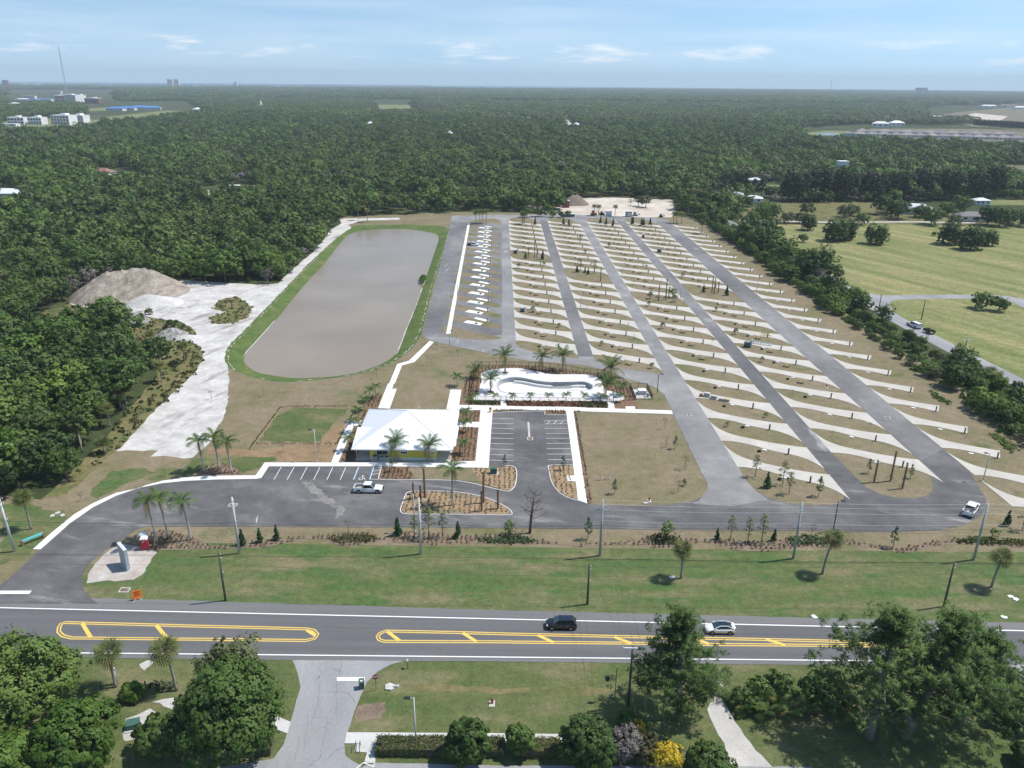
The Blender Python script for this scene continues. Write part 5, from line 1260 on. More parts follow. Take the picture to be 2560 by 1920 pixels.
def pine_crown(seed, tufts, size, blade, fol='pine'):
    """tufts: (x,y,z,r): bursts of needle blades"""
    rng = np.random.default_rng(seed); Vs = []; Fs = []; To = []; Ns = []; k = 0; ct = np.mean([q[:3] for q in tufts], axis=0)
    for (x, y, zz, r) in tufts:
        n = blade; d = sphere_dirs(n, rng, -0.35); L = r*(.7+.5*rng.random((n, 1)))
        c = np.array([x, y, zz]); s_ = np.cross(d, rng.normal(size=(n, 3))); s_ /= np.linalg.norm(s_, axis=1, keepdims=True); s_ *= size
        V = np.stack([c+d*L*.15-s_*.6, c+d*L*.6-s_, c+d*L, c+d*L*.6+s_], 1).reshape(-1, 3)
        og = c-ct; og = og/(np.linalg.norm(og)+1e-6); sn = d*.55+og*.45+np.array([0, 0, .45]); sn /= np.linalg.norm(sn, axis=1, keepdims=True); Ns.append(np.repeat(sn, 4, axis=0))
        gn = np.cross(V[1::4]-V[0::4], V[2::4]-V[0::4]); fl = (gn*sn).sum(1) < 0; W_ = V.reshape(n, 4, 3); W_[fl] = W_[fl][:, ::-1]; V = W_.reshape(-1, 3)
        Vs.append(V); Fs.append(np.arange(4*n).reshape(n, 4)+k); k += 4*n; To.append(np.clip(rng.random()*.5+rng.random(n)*.5, 0, 1))
    return npmesh('crown', np.concatenate(Vs), np.concatenate(Fs), FOL[fol], False, np.concatenate(To), np.concatenate(Ns))
YT['pine'] = []
for i in range(3):
    r = random.Random(i+5); tf = []; tk = MB().path([(0, 0, 0), (.06, 0, 2), (0, .05, 3.9)], [.07, .05, .015], 5)
    for k in range(13):
        t = k/12; a = k*2.4; q = .75*(1-.75*t)+.1; p_ = (math.cos(a)*q*(.5+.5*r.random()), math.sin(a)*q*(.5+.5*r.random()), 1.7+2.2*t); tf.append((*p_, .42-.1*t)); tk.path([(0, 0, p_[2]-.3), p_], [.025, .01], 4, False)
    YT['pine'].append((tk.mesh('trunk', MAT['bark']), pine_crown(340+i, tf, .035, 26)))
PL = {'cone': 'dark conical evergreen', 'pine': 'young slender pine', 'cypress': 'young feathery soft green tree', 'sapling': 'thin sparse sapling', 'shrub': 'bushy young tree'}
def put(kind, c, r, u, v, h, where, group='young trees of the new planting'):
    simple_tree(kind, *T(c, r, u, v), h, PL[kind]+' '+where, group)
Y = [('cone',0,2,2095,1395,3.3,'beside the concrete pole by the royal palms'),('sapling',0,2,705,1015,2.4,'on the grass outside the entrance curve'),('sapling',0,2,1420,795,2.1,'on the grass left of the three royal palms'),('sapling',0,2,1830,135,2.9,'standing in the white sand track'),('sapling',0,2,1060,835,2.0,'on green grass near the wood edge'),
 ('cone',1,2,35,1370,3.0,'leftmost of the pair below the front lot'),('cone',1,2,180,1345,3.0,'right one of the pair below the front lot'),('cone',1,2,1225,1310,3.8,'in the front bed left of the light pole'),('cone',1,2,1745,1330,3.4,'in the front bed right of the thin pines'),('sapling',1,2,800,1285,3.0,'in the wide front mulch bed below the lot'),
 ('pine',1,2,1370,1320,4.4,'left of three by the concrete pole in the front bed'),('pine',1,2,1495,1335,6.0,'tallest of three in the front bed below the island'),('pine',1,2,1615,1325,5.0,'right of three in the front bed below the island'),('cypress',1,2,1175,762,3.3,'in the bed by the wheelchair bay'),('cypress',1,2,2150,716,3.0,'in the bed left of the lot entrance'),('shrub',1,2,2190,1310,3.4,'next to the bare tree in the front bed'),
 ('sapling',1,2,237,590,2.6,'at the hedge row left of the light pole'),('sapling',1,2,540,590,2.2,'just behind the light pole on the lawn'),('sapling',1,2,65,105,2.4,'on the lawn below the pond left end'),('sapling',1,1,1040,1610,3.4,'at the pond bank bottom right'),('sapling',1,1,1560,1360,3.0,'near the path end by the pond lane'),('sapling',1,1,1742,1430,3.0,'on the lawn below the pond lane'),('sapling',1,1,1482,1470,2.4,'on the lawn right of the zigzag path'),
 ('cypress',2,2,440,748,3.6,'in the bed at the lot right corner'),('cypress',2,2,885,952,3.4,'front left on the central lawn'),('cypress',2,2,1408,562,3.4,'back right on the central lawn'),('sapling',2,2,1320,390,3.4,'at the back of the central lawn by the lane'),('sapling',2,2,1330,545,2.8,'on green grass of the central lawn'),('sapling',2,2,1492,742,4.0,'right side of the central lawn'),('sapling',2,2,1435,935,3.2,'front right of the central lawn'),('cypress',2,2,655,1342,4.6,'on the verge by the metal pole crossarm'),('shrub',2,2,1340,1345,4.2,'on the round mulch mound of the front bed'),('cone',2,2,1770,1342,2.4,'in the front bed left of three pines'),
 ('pine',2,2,1885,1350,5.0,'left of three in the pinkish mulch'),('pine',2,2,2035,1372,5.0,'middle of three in the pinkish mulch'),('pine',2,2,2155,1366,5.6,'right of three in the pinkish mulch'),('pine',2,2,2100,802,5.0,'at the back of the first lane island'),('cone',2,2,2200,895,3.6,'in the middle of the first lane island'),('pine',3,2,125,870,5.4,'back right on the first lane island'),('pine',3,2,180,952,4.9,'front right on the first lane island'),('cypress',3,2,435,972,4.5,'at the right end of the first lane island'),
 ('cypress',3,2,865,772,3.4,'left one on the palm stump island'),('cypress',3,2,1228,815,3.3,'right one on the palm stump island'),('cone',3,2,50,1357,2.5,'in the front bed by the right metal pole'),('cypress',3,2,1080,1412,4.4,'in the front bed right of the leaning palm'),('cone',3,2,2060,1222,3.2,'on the brown grass behind the white pickup'),('pine',3,2,2195,1265,5.0,'at the right edge of the brown grass'),('shrub',3,2,1950,1340,2.6,'in the front bed under the right pole'),('sapling',3,2,370,1330,3.4,'in dark groundcover left of the leaning palm'),
 ('cone',2,1,560,692,3.2,'left one in the planted cell of the second row'),('cone',2,1,630,697,2.6,'middle one in the planted cell of the second row'),('cone',2,1,657,712,2.8,'front one in the planted cell of the second row'),('pine',2,1,587,692,6.0,'left pine in the planted cell of the second row'),('pine',2,1,713,706,6.0,'right pine in the planted cell of the second row'),('cone',2,1,265,582,4.4,'right one in the planted cell of the first row'),('cone',2,1,115,572,3.2,'left one in the planted cell of the first row'),
 ('shrub',2,1,1197,922,3.4,'left one in the planted cell of the third row'),('shrub',2,1,1408,952,3.4,'front right one in the planted cell of the third row'),('shrub',2,1,1385,912,4.6,'tallest one in the planted cell of the third row'),('cone',2,1,1653,866,3.2,'left one in the planted cell of the fourth row'),('cone',2,1,1853,892,4.0,'right one in the planted cell of the fourth row')]
for a_ in Y: put(*a_)
for i, (u, v) in enumerate(((230,450),(630,530),(837,478),(1050,808),(1475,742),(775,1325),(1053,1288),(1300,1182),(1205,1525),(1438,500),(1160,658),(1180,988),(1725,1325),(1760,1032),(1930,1232),(643,1024),(275,640),(60,660),(345,905),(180,1040),(405,1170),(1003,1180),(595,410),(2157,1470))):
    put('shrub' if i % 3 else 'sapling', 2, 1, u, v, 1.9+(i*7 % 5)*.25, 'growing on a lawn strip between the pads', 'small trees on the pad lawns')
for i, (u, v) in enumerate(((205,95),(875,380),(555,455))):
    put('sapling', 3, 2, u, v, 1.8, 'on a lawn strip near the curve of the front road', 'small trees on the pad lawns')
for i, (u, v) in enumerate(((1860,370),(2190,290),(1490,880))):
    put('shrub', 2, 2, u, v, 1.7, 'on a lawn strip beside the near lane', 'small trees on the pad lawns')
for i, (u, v) in enumerate(((450,378),(776,374),(840,394),(1204,362),(1268,374),(1348,392),(1563,364),(1577,368),(1677,380),(1700,384),(1775,378))):
    simple_tree('cone', *gpoint(1240,480,480,u,v), 4.2, PL['cone']+' on the lane islands at the far end', 'conical evergreens at the far lane ends')
# palm stumps: trunks still wrapped in leaf boots
def boot_trunk(h, seed):
    r = random.Random(seed); mb = MB().path([(0, 0, 0), (0, 0, h)], [.17, .14], 7)
    for k in range(int(h*22)):
        a = k*2.4; zz = .15+k/(h*22)*(h-.2); q = .15
        p = Vector((math.cos(a)*q, math.sin(a)*q, zz)); e = p+Vector((math.cos(a)*.14, math.sin(a)*.14, .2+.06*r.random())); n = Vector((-math.sin(a), math.cos(a), 0))*.06
        mb.quad(p-n, p+n, e+n*.5, e-n*.5)
    return mb.mesh('trunk', MAT['boots'])
def stump(x, y, h, label, lean=0.0):
    t_ = thing('palm_stump', label, 'palm', (x, y, .08), random.uniform(0, 6), 'palm trunks without fronds')
    o = add('trunk', boot_trunk(h, int(x*7)), t_)
    sk = MB()
    for i in range(3):
        a = i*2.1+.7; sk.path([(1.2*math.cos(a), 1.2*math.sin(a), 0), (.15*math.cos(a), .15*math.sin(a), 1.4)], .045, 4)
    sk.build('brace', MAT['stake'], t_)
    V, F = leaf_quads(np.array([[0, 0, h+.1], [.1, 0, h+.25], [-.1, .05, h+.2], [0, -.1, h+.3]]), np.random.default_rng(3).normal(size=(4, 3)), .16, np.random.default_rng(4), 2.0)
    add('bud', npmesh('bud', V, F, FOL['palm'], False, [.5]*4), t_)
for i, (c, r, u, v, h, lb) in enumerate(((1,2,1458,980,5.8,'tall bare palm trunk at the island back edge'),(1,2,1425,1075,4.4,'bare palm trunk at the island left end'),(1,2,1362,1000,3.4,'shortest bare palm trunk left of the island pole'),(1,2,1965,1030,6.2,'tallest bare palm trunk at the island right'),(1,2,1950,1100,3.8,'bare palm trunk at the island right front'),(1,2,2090,1080,3.6,'bare palm trunk at the island tip'),(3,2,915,850,4.6,'left of three bare palm trunks on the stump island'),(3,2,1057,840,6.4,'tallest of three bare palm trunks on the stump island'),(3,2,1160,905,5.4,'right of three bare palm trunks on the stump island'),(2,1,195,572,8.0,'tall bare trunk in the planted cell of the first row'),(2,1,140,578,4.6,'short bare trunk in the planted cell of the first row'),(2,1,215,587,4.4,'front bare trunk in the planted cell of the first row'),(2,1,1265,942,4.4,'left bare trunk in the planted cell of the third row'),(2,1,1327,932,7.4,'tall bare trunk in the planted cell of the third row'),(2,1,1355,905,3.4,'short bare trunk in the planted cell of the third row'),(2,1,1727,867,5.8,'left bare trunk in the planted cell of the fourth row'),(2,1,1745,882,5.6,'middle bare trunk in the planted cell of the fourth row'),(2,1,1780,872,4.0,'right bare trunk in the planted cell of the fourth row'),(2,1,765,772,5.0,'bare trunk at the front of the second row cell'))):
    stump(*T(c, r, u, v), h, lb)
# leafless tree by the front bed
bt = thing('bare_tree', 'leafless dark forked tree at the front bed edge', 'tree', (*T(2,2,155,1287), .05))
rb = random.Random(12); tm = MB().path([(0, 0, 0), (.15, 0, 3.2), (.45, .2, 5.6), (.7, .1, 8.2)], [.28, .22, .16, .04], 7); br = MB()
ends = []
for k in range(16):
    zz = 2.8+k*.36; a = k*2.4; L = rb.uniform(1.4, 3.2)*(1.2-k/22); s0 = (.1+zz*.06, 0, zz); m_ = (s0[0]+math.cos(a)*L*.6, s0[1]+math.sin(a)*L*.6, zz+L*.25); e = (s0[0]+math.cos(a)*L, s0[1]+math.sin(a)*L, zz+L*.55)
    br.path([s0, m_, e], [.09, .05, .015], 4, False)
    for j in range(5):
        f = rb.random(); p = [m_[q]+(e[q]-m_[q])*f for q in range(3)]; br.path([p, (p[0]+rb.uniform(-.8, .8), p[1]+rb.uniform(-.8, .8), p[2]+rb.uniform(.2, .9))], [.03, .008], 3, False)
tm.build('trunk', MAT['bark'], bt, None, 0, True); br.build('branches', MAT['bark'], bt)
# ================================================================== trees of the foreground
def big_tree(name, x, y, R, H, th, fol, seed, label, subs=30, leaves=22, size=.22, nl=15, bark='bark', lob=.4, group=None, flat=.8, trr=.45, lean=(0, 0), zmin=-.4):
    lb = lobes_round(nl+7, R, H, seed, th*.6, lob*.8, flat); rj = random.Random(seed)
    lb = [(a*rj.uniform(.8, 1.22), b_*rj.uniform(.8, 1.22), c_*rj.uniform(.92, 1.08), d_*rj.uniform(.75, 1.2), e_*rj.uniform(.75, 1.15)) for a, b_, c_, d_, e_ in lb]
    lb = [(a+lean[0]*(c_/(H+th)), b_+lean[1]*(c_/(H+th)), c_, d_, e_) for a, b_, c_, d_, e_ in lb]
    t_ = thing(name, label, 'tree', (x, y, 0.02), 0, group)
    add('trunk', trunk_mesh('trunk', th+H*.4, trr, lb[1:], MAT[bark], seed, limbs=9, n=8), t_)
    add('crown', crown('crown', lb, subs, leaves, size, FOL[fol], seed, zmin), t_)
    return t_
big_tree('oak_tree', *T(0,3,230,1230), 6.4, 8.6, 2.4, 'oak', 501, 'big leafy tree at the left edge below the highway', size=.2, nl=17)
big_tree('oak_tree', *T(0,3,-180,1250), 5.4, 7.2, 2.0, 'bright', 502, 'leafy tree cut by the left edge below the highway', size=.2)
big_tree('leafy_tree', *T(0,3,700,1600), 5.0, 6.0, 1.4, 'bright', 503, 'bright bushy tree in the bottom left corner clearing', size=.18)
big_tree('oak_tree', *T(0,3,2010,1500), 6.6, 9.2, 2.4, 'oak', 504, 'largest oak left of the side street mouth', size=.2, nl=18)
big_tree('pale_tree', *T(0,3,2060,1130), 4.4, 7.2, 4.4, 'pale', 505, 'thin pale crowned tree behind the largest oak', size=.17, subs=18, leaves=16)
big_tree('leafy_tree', *T(0,3,1420,1500), 3.0, 3.6, 1.0, 'dark', 506, 'low dark tree left of the largest oak', size=.18)
big_tree('leafy_tree', *T(0,3,130,1760), 3.6, 4.6, 1.4, 'bright', 507, 'bushy tree at the bottom left corner', size=.18)
big_tree('leafy_tree', *T(0,3,1150,1050), 1.7, 1.5, .5, 'bright', 508, 'low bush below the shaggy sabal palm', size=.16, subs=14, leaves=14)
big_tree('leafy_tree', *T(1,3,1830,1600), 2.6, 4.6, 1.5, 'oak', 509, 'round headed tree in the hedge, left of three', size=.17)
big_tree('leafy_tree', *T(2,3,75,1530), 1.8, 3.0, 1.2, 'oak', 510, 'smallest of three trees in the hedge', size=.16, subs=18)
big_tree('leafy_tree', *T(2,3,640,1640), 3.4, 5.6, 1.4, 'oak', 511, 'widest of three trees in the hedge', size=.17)
big_tree('leafy_tree', *T(2,3,1010,1320), 1.4, 1.8, .6, 'bright', 512, 'small bush at the foot of the wooden pole', size=.15, subs=14)
big_tree('leafy_tree', *T(2,3,960,1560), 2.2, 3.2, .8, 'grey', 513, 'grey twiggy tree left of the yellow flowering tree', size=.1, subs=20, leaves=14)
big_tree('leafy_tree', *T(2,3,1130,1560), 1.8, 2.4, .8, 'shrub', 514, 'olive bush left of the yellow flowering tree', size=.14, subs=18)
big_tree('flowering_tree', *T(2,3,1330,1720), 2.0, 3.4, 1.0, 'yellow', 515, 'tree covered in yellow blossom at the bottom edge', size=.11, subs=15, leaves=8)
big_tree('flowering_tree', *T(2,3,1080,1380), 1.1, 1.6, 1.0, 'yellow', 516, 'small bare tree with sparse yellow blossom', size=.09, subs=8, leaves=5)
big_tree('leafy_tree', *T(2,3,1690,1760), 3.0, 3.4, .8, 'dark', 517, 'dark dense round tree beside the gravel drive', size=.15, subs=26, leaves=22)
big_tree('leafy_tree', *T(3,3,2140,1250), 3.0, 3.4, .8, 'dark', 518, 'dark dense bush by the right edge', size=.18)
big_tree('leafy_tree', *T(3,3,2240,1640), 2.0, 2.6, .6, 'dark', 519, 'dark bush in the bottom right corner', size=.18)
def slash_pine(x, y, H, R, seed, label, lean=(0, 0), th=.38, lo=.4):
    t_ = thing('slash_pine', label, 'tree', (x, y, .02)); r = random.Random(seed); tk = MB(); tf = []
    pts = [(lean[0]*t, lean[1]*t, H*.92*t) for t in (0, .25, .5, .75, 1)]
    tk.path(pts, [R*.075, R*.062, R*.052, R*.035, .04], 8)
    for k in range(44):
        t = lo+(1-lo)*(k/33)**.9; a = k*2.4+r.uniform(-.3, .3)
        q = R*math.sin(math.pi*min(1, .18+.80*((t-lo)/(1-lo))**.8))**.6*(.65+.4*r.random())+.3
        s0 = Vector((lean[0]*t, lean[1]*t, H*.92*t)); e = s0+Vector((math.cos(a)*q, math.sin(a)*q, H*.08*(.6+r.random())))
        m_ = s0.lerp(e, .55)+Vector((0, 0, -.05*q))
        tk.path([s0, m_, e], [.1, .065, .03], 5, False)
        for j in range(19):
            f = .3+.72*r.random(); p = (m_.lerp(e, (f-.5)*2) if f > .5 else s0.lerp(m_, f*2))
            o_ = Vector((r.gauss(0, .6), r.gauss(0, .6), r.gauss(.15, .4)))*(.5+.5*f)*R/5.0
            tf.append((p.x+o_.x, p.y+o_.y, p.z+o_.z+.1, r.uniform(.5, .8)))
    tk.build('trunk', MAT['greybark'], t_, None, 0, True); add('crown', pine_crown(seed, tf, .05, 34, 'pine2'), t_)
slash_pine(*T(2,3,1440,1235), 12.5, 6.4, 601, 'broad pine beside the wooden pole, over the highway edge', (-.5, 1.0), lo=.25)
slash_pine(*T(3,3,870,1395), 15.5, 8.6, 602, 'left of the two tall pines by the right hand drive', (.3, .3), lo=.28)
slash_pine(*T(3,3,1175,1385), 14.5, 8.8, 603, 'right of the two tall pines by the right hand drive', (3.4, .4), lo=.28)
slash_pine(*T(3,3,1640,1290), 11.5, 7.6, 604, 'shorter pine right of the two tall pines', (.8, 0), lo=.3)
# frondy clumps along the right hand hedge
for i, (c, r, u, v) in enumerate(((2,3,2080,1190),(2,3,1900,1090),(2,3,2190,1190),(3,3,190,1200),(3,3,60,1120),(3,3,330,1180),(3,3,2160,1290))):
    root = thing('frond_clump', ['first','second','third','fourth','fifth','sixth','seventh'][i]+' arching frond clump from the left in the right hand hedge', 'shrub', (*T(c, r, u, v), .02), 0, 'frond clumps in the right hand hedge')
    for k in range(16):
        o = add('frond', FR['fox'] if k % 4 else FR['cocoy'], root, (random.uniform(-.7, .7), random.uniform(-.5, .5), .1), 0, random.uniform(.75, 1.15)*(1 if k % 4 else .6))
        o.rotation_euler = (random.uniform(-.2, .2), -R_(random.uniform(25, 70)), k*2.4)
for i, (c, r, u, v, s_) in enumerate(((2,3,2000,1150,.8),(2,3,2130,1060,.9),(3,3,90,1010,1.0),(3,3,400,1080,1.1),(3,3,520,1000,1.1),(3,3,620,1180,1.1),(3,3,2050,1000,1.0),(3,3,2180,1050,1.1))):
    plant_kind('bush', *T(c, r, u, v), s_, ['first','second','third','fourth','fifth','sixth','seventh','eighth'][i]+' dark bush from the left in the right hand hedge', 'shrub', 'bushes of the right hand hedge', 'bush')
# clipped hedges
def hedge(P, w, h, label, seed):
    t_ = thing('clipped_hedge', label, 'hedge', (*P[0], .03)); rng_ = np.random.default_rng(seed); C_ = []; Nn = []
    L = math.hypot(P[1][0]-P[0][0], P[1][1]-P[0][1]); d = Vector((P[1][0]-P[0][0], P[1][1]-P[0][1], 0)).normalized(); q = Vector((-d.y, d.x, 0))
    n = int(L*w*90); pts = np.stack([rng_.random(n)*L, (rng_.random(n)-.5)*w, np.full(n, h)], 1); nn = np.tile([0, 0, 1.0], (n, 1))
    m2 = int(L*h*110); s_ = np.where(rng_.random(m2) < .5, -1, 1); p2 = np.stack([rng_.random(m2)*L, s_*w/2, rng_.random(m2)*h], 1); n2 = np.stack([np.zeros(m2), s_, np.full(m2, .2)], 1)
    A = np.concatenate([pts, p2])+rng_.normal(size=(n+m2, 3))*.06; B = np.concatenate([nn, n2])+rng_.normal(size=(n+m2, 3))*.4
    M_ = np.array([[d.x, d.y, 0], [q.x, q.y, 0], [0, 0, 1]])
    V, F = leaf_quads(A @ M_, B @ M_, .085, rng_)
    add('leaves', npmesh('leaves', V, F, FOL['hedge'], False, rng_.random(len(F))), t_)
    MB().box(L/2*d.x, L/2*d.y, 0, L-.2, w-.2, h-.12, math.atan2(d.y, d.x)).build('branches', MAT['bark'], t_)
hp = TP([13,(1035,1500),(2150,1508)]); hedge(hp, 2.3, 1.2, 'long clipped hedge behind the sidewalk at the bottom', 71)
hp = TP([23,(80,1510),(420,1520)]); hedge(hp, 2.2, 1.2, 'short clipped hedge piece between two trees at the bottom', 72)
hp = TP([13,(-260,1520),(150,1500)]); hedge(hp, 2.0, 1.1, 'clipped hedge under the oak left of the side street', 73)
# ================================================================== hedgerow, field and farm trees
rng = np.random.default_rng(21)
hr = []
for yy in np.arange(148, 470, 4.2):
    xr = np.interp(yy, [p[1] for p in rr], [p[0] for p in rr])-7.0; xl = K(117.5, yy)[0]
    if yy < 200: xl = K(119-(200-yy)*.02, yy)[0]
    nn_ = max(1, int((xr-xl)/4.6))
    for k in range(nn_):
        hr.append((xl+(k+.5)*(xr-xl)/nn_+rng.uniform(-1, 1), yy+rng.uniform(-1.6, 1.6)))
for i, (x, y) in enumerate(hr):
    k = ('oak', 'bright', 'oak', 'dark', 'bright', 'pale', 'oak')[i % 7]; s_ = float(.45+.5*rng.random()**1.5)
    if 212 < y < 268: s_ *= .62
    if rng.random() < .2: k, s_ = 'bush', float(rng.uniform(.8, 1.3))
    part = 'nearest the white pickup' if y < 215 else ('beside the road junction' if y < 330 else 'at the far camp corner')
    plant_kind(k, x, y, s_, {'oak': 'leafy mid green tree', 'bright': 'bright green tree', 'dark': 'dark green tree', 'pale': 'pale green tree', 'bush': 'low bush'}[k]+' in the hedgerow '+part, 'shrub' if k == 'bush' else 'tree', 'hedgerow plants '+part, zz=-1.5*s_)
for i, (u, v, s_, lb) in enumerate(((345,330,1.0,'leftmost round dark tree alone in the mown field'),(575,425,1.3,'wide round dark tree in the mown field'),(930,450,1.15,'round dark tree alone right of the wide one'),(1560,450,1.3,'left tree of the dark cluster in the field'),(1745,498,1.35,'front tree of the dark cluster in the field'),(1900,465,.92,'small right tree beside the dark cluster'))):
    plant_kind('ball', *T(3,1,u,v), s_, lb, 'tree', 'round trees in the mown field', 'round_tree')
plant_kind('ball', *T(3,1,670,410), 1.25, 'right half of the wide dark tree clump in field', 'tree', 'round trees in the mown field', 'round_tree')
plant_kind('bush', *T(3,1,295,435), 1.3, 'low bush in the mown field near the road', 'shrub', None, 'bush')
plant_kind('bush', *T(3,1,1437,378), .7, 'tiny bush left of the dark cluster in field', 'shrub', None, 'bush')
for i, (u, v, s_) in enumerate(((1840,1010,1.5),(1990,1030,1.3))):
    plant_kind('bush', *T(3,1,u,v), s_*1.25, ['left','right'][i]+' half of the pale green bush by the field road', 'shrub', None, 'bush')
FT = [(1280,410,'oak',1.2),(1380,440,'oak',1.15),(1330,400,'bright',1.0),(1530,430,'bright',.9),(1600,480,'oak',1.0),(1690,420,'bright',1.0),(1790,400,'oak',1.05),(1750,480,'pale',.8),(1970,480,'dark',1.1),(2050,490,'oak',1.1),(2180,490,'oak',1.0),(2100,470,'bright',.8),(780,410,'pale',.95),(730,470,'pale',.8),(660,470,'pale',.8),(1030,430,'pale',1.0),(1080,420,'pale',.9),(1140,480,'oak',.7),(500,420,'bright',.95),(560,440,'oak',.9),(470,460,'oak',.9),(390,360,'dark',.7),(330,345,'dark',.6),(200,400,'oak',.9),(270,430,'oak',.9),(540,300,'oak',.8),(130,430,'oak',.95),(2150,310,'bright',.8),(2080,300,'bright',.7),(430,470,'bright',.8)]
for i, (u, v, k, s_) in enumerate(FT):
    plant_kind(k, *gpoint(1720,380,840,u,v), s_*1.35, {'oak': 'leafy mid green tree', 'bright': 'bright green tree', 'dark': 'dark green tree', 'pale': 'thin pale green tree'}[k]+' round the houses behind the mown field', 'tree', 'trees round the field houses', zz=-1.9*s_)
cas = []
for k in range(30):
    t = k/29; u = 660+1360*t; v = 322-14*t+8*math.sin(k*1.7); cas.append((u, v))
for k in range(7): cas.append((160+38*k+8*math.sin(k*3), 318-4*(k % 2)))
for u, v in ((430,300),(480,300),(620,318)): cas.append((u, v))
for i, (u, v) in enumerate(cas):
    x, y = gpoint(1720,380,840,u,v)
    plant_kind('casu', x, y, random.uniform(1.25, 1.6) if 650 < u else random.uniform(.8, 1.05), ordw(i)+' tall dark feathery tree from the left in the field windbreak' if u > 650 else ordw(i-30)+' tall dark feathery tree beside the two storey house', 'tree', 'dark windbreak trees', 'windbreak_tree')
for i in range(26):                                     # second windbreak far right
    u = 1720+20*i; x, y = gpoint(2000,200,560,u,470+i*1.4)
    plant_kind('casu', x, y, 1.15, ordw(i)+' dark tree from the left in the far right windbreak', 'tree', 'far windbreak trees', 'windbreak_tree')
for i, (u, v, k, s_) in enumerate(((1560,295,'pale',.95),(1655,312,'pale',1.0),(1455,282,'grey',.7),(170,330,'rust',1.0),(40,330,'rust',1.2),(90,440,'oak',.7),(230,430,'oak',.6),(300,430,'bush',1.2),(420,440,'bush',1.3),(540,440,'bush',1.2),(630,430,'bush',1.1),(250,250,'grey',1.0),(330,240,'grey',1.0))):
    kk = 'grey' if k == 'rust' else k
    t_ = plant_kind(kk, *gpoint(1300,460,420,u,v), s_, {'pale': 'sparse pale tree standing alone in the sand clearing', 'grey': 'bare twiggy tree at the sand clearing', 'rust': 'rust red tree left of the sand clearing', 'oak': 'green tree left of the sand clearing', 'bush': 'green bush left of the sand clearing'}[k], 'tree', 'trees round the sand clearing')
    if k == 'rust':
        c_ = [q for q in t_.children if q.name.startswith('crown')][0]; c_.data = c_.data.copy(); c_.data.materials[0] = FOL['rust']
for i, (c, r, u, v, s_) in enumerate(((0,1,960,800,1.15),(0,1,620,900,1.2),(0,1,760,830,.8))):
    plant_kind('grey', *T(c, r, u, v), s_, ['tallest bare grey tree behind the sand pile','bare grey tree left of the sand pile','smaller bare grey tree left of the sand pile'][i], 'tree', None, 'bare_tree')
for i, (c, r, u, v, k, s_) in enumerate(((0,1,930,1240,'dark',.75),(0,1,1380,1500,'dark',.95),(0,1,1500,1180,'bush',1.0),(0,1,440,1180,'bush',1.2),(0,1,300,1160,'bush',1.1),(0,1,1290,1060,'bush',.7))):
    plant_kind(k, *T(c, r, u, v), s_, ['dark tree at the near edge of the sand clearing','broad dark tree left of the haul road bend','green shrub on the rubble bank','shrub on the grassy bank above the wood','smaller shrub on the grassy bank above the wood','shrub beside the grey rubble heap'][i], 'tree' if k != 'bush' else 'shrub')
# ================================================================== VEHICLES
WH = MB().path([(0, -.11, 0), (0, -.08, 0), (0, .08, 0), (0, .11, 0)], [.29, .34, .34, .29], 16).mesh('tyre', MAT['tyre'], False)
RIMM = MB().path([(0, -.118, 0), (0, .118, 0)], [.19, .19], 10).mesh('rim', MAT['rim'])
def wheels(root, xs, w, r=.34):
    for x in xs:
        for s in (-1, 1):
            t_ = add('wheel', WH, root, (x, s*(w/2-.07), r), 0, r/.34)
            add('rim', RIMM, t_)
            MB().path([(x, s*(w/2-.03), r+.02), (x, s*(w/2+.006), r+.02)], r*1.2, 14).build('wheel_arch', MAT['black'], root)
def loft_body(st, w):
    """st: (x, z_top, width factor); smooth body shell from nose to tail"""
    mb = MB(); rings = []
    for (x, zt, wf) in st:
        h = w/2*wf; pr = [(-h*.94, .26), (-h, .48), (-h, zt-.16), (-h*.93, zt-.03), (-h*.6, zt+.02), (0, zt+.03), (h*.6, zt+.02), (h*.93, zt-.03), (h, zt-.16), (h, .48), (h*.94, .26)]
        rings.append([(x, y, z_) for y, z_ in pr])
    n = len(rings[0]); i0 = 0
    for r in rings: mb.v += r
    for k in range(len(rings)-1):
        for j in range(n-1):
            a = k*n+j; mb.f.append((a, a+1, a+n+1, a+n))
        mb.f.append((k*n+n-1, k*n, k*n+n, k*n+2*n-1))
    mb.f.append(tuple(range(n))[::-1]); mb.f.append(tuple((len(rings)-1)*n+j for j in range(n)))
    return mb
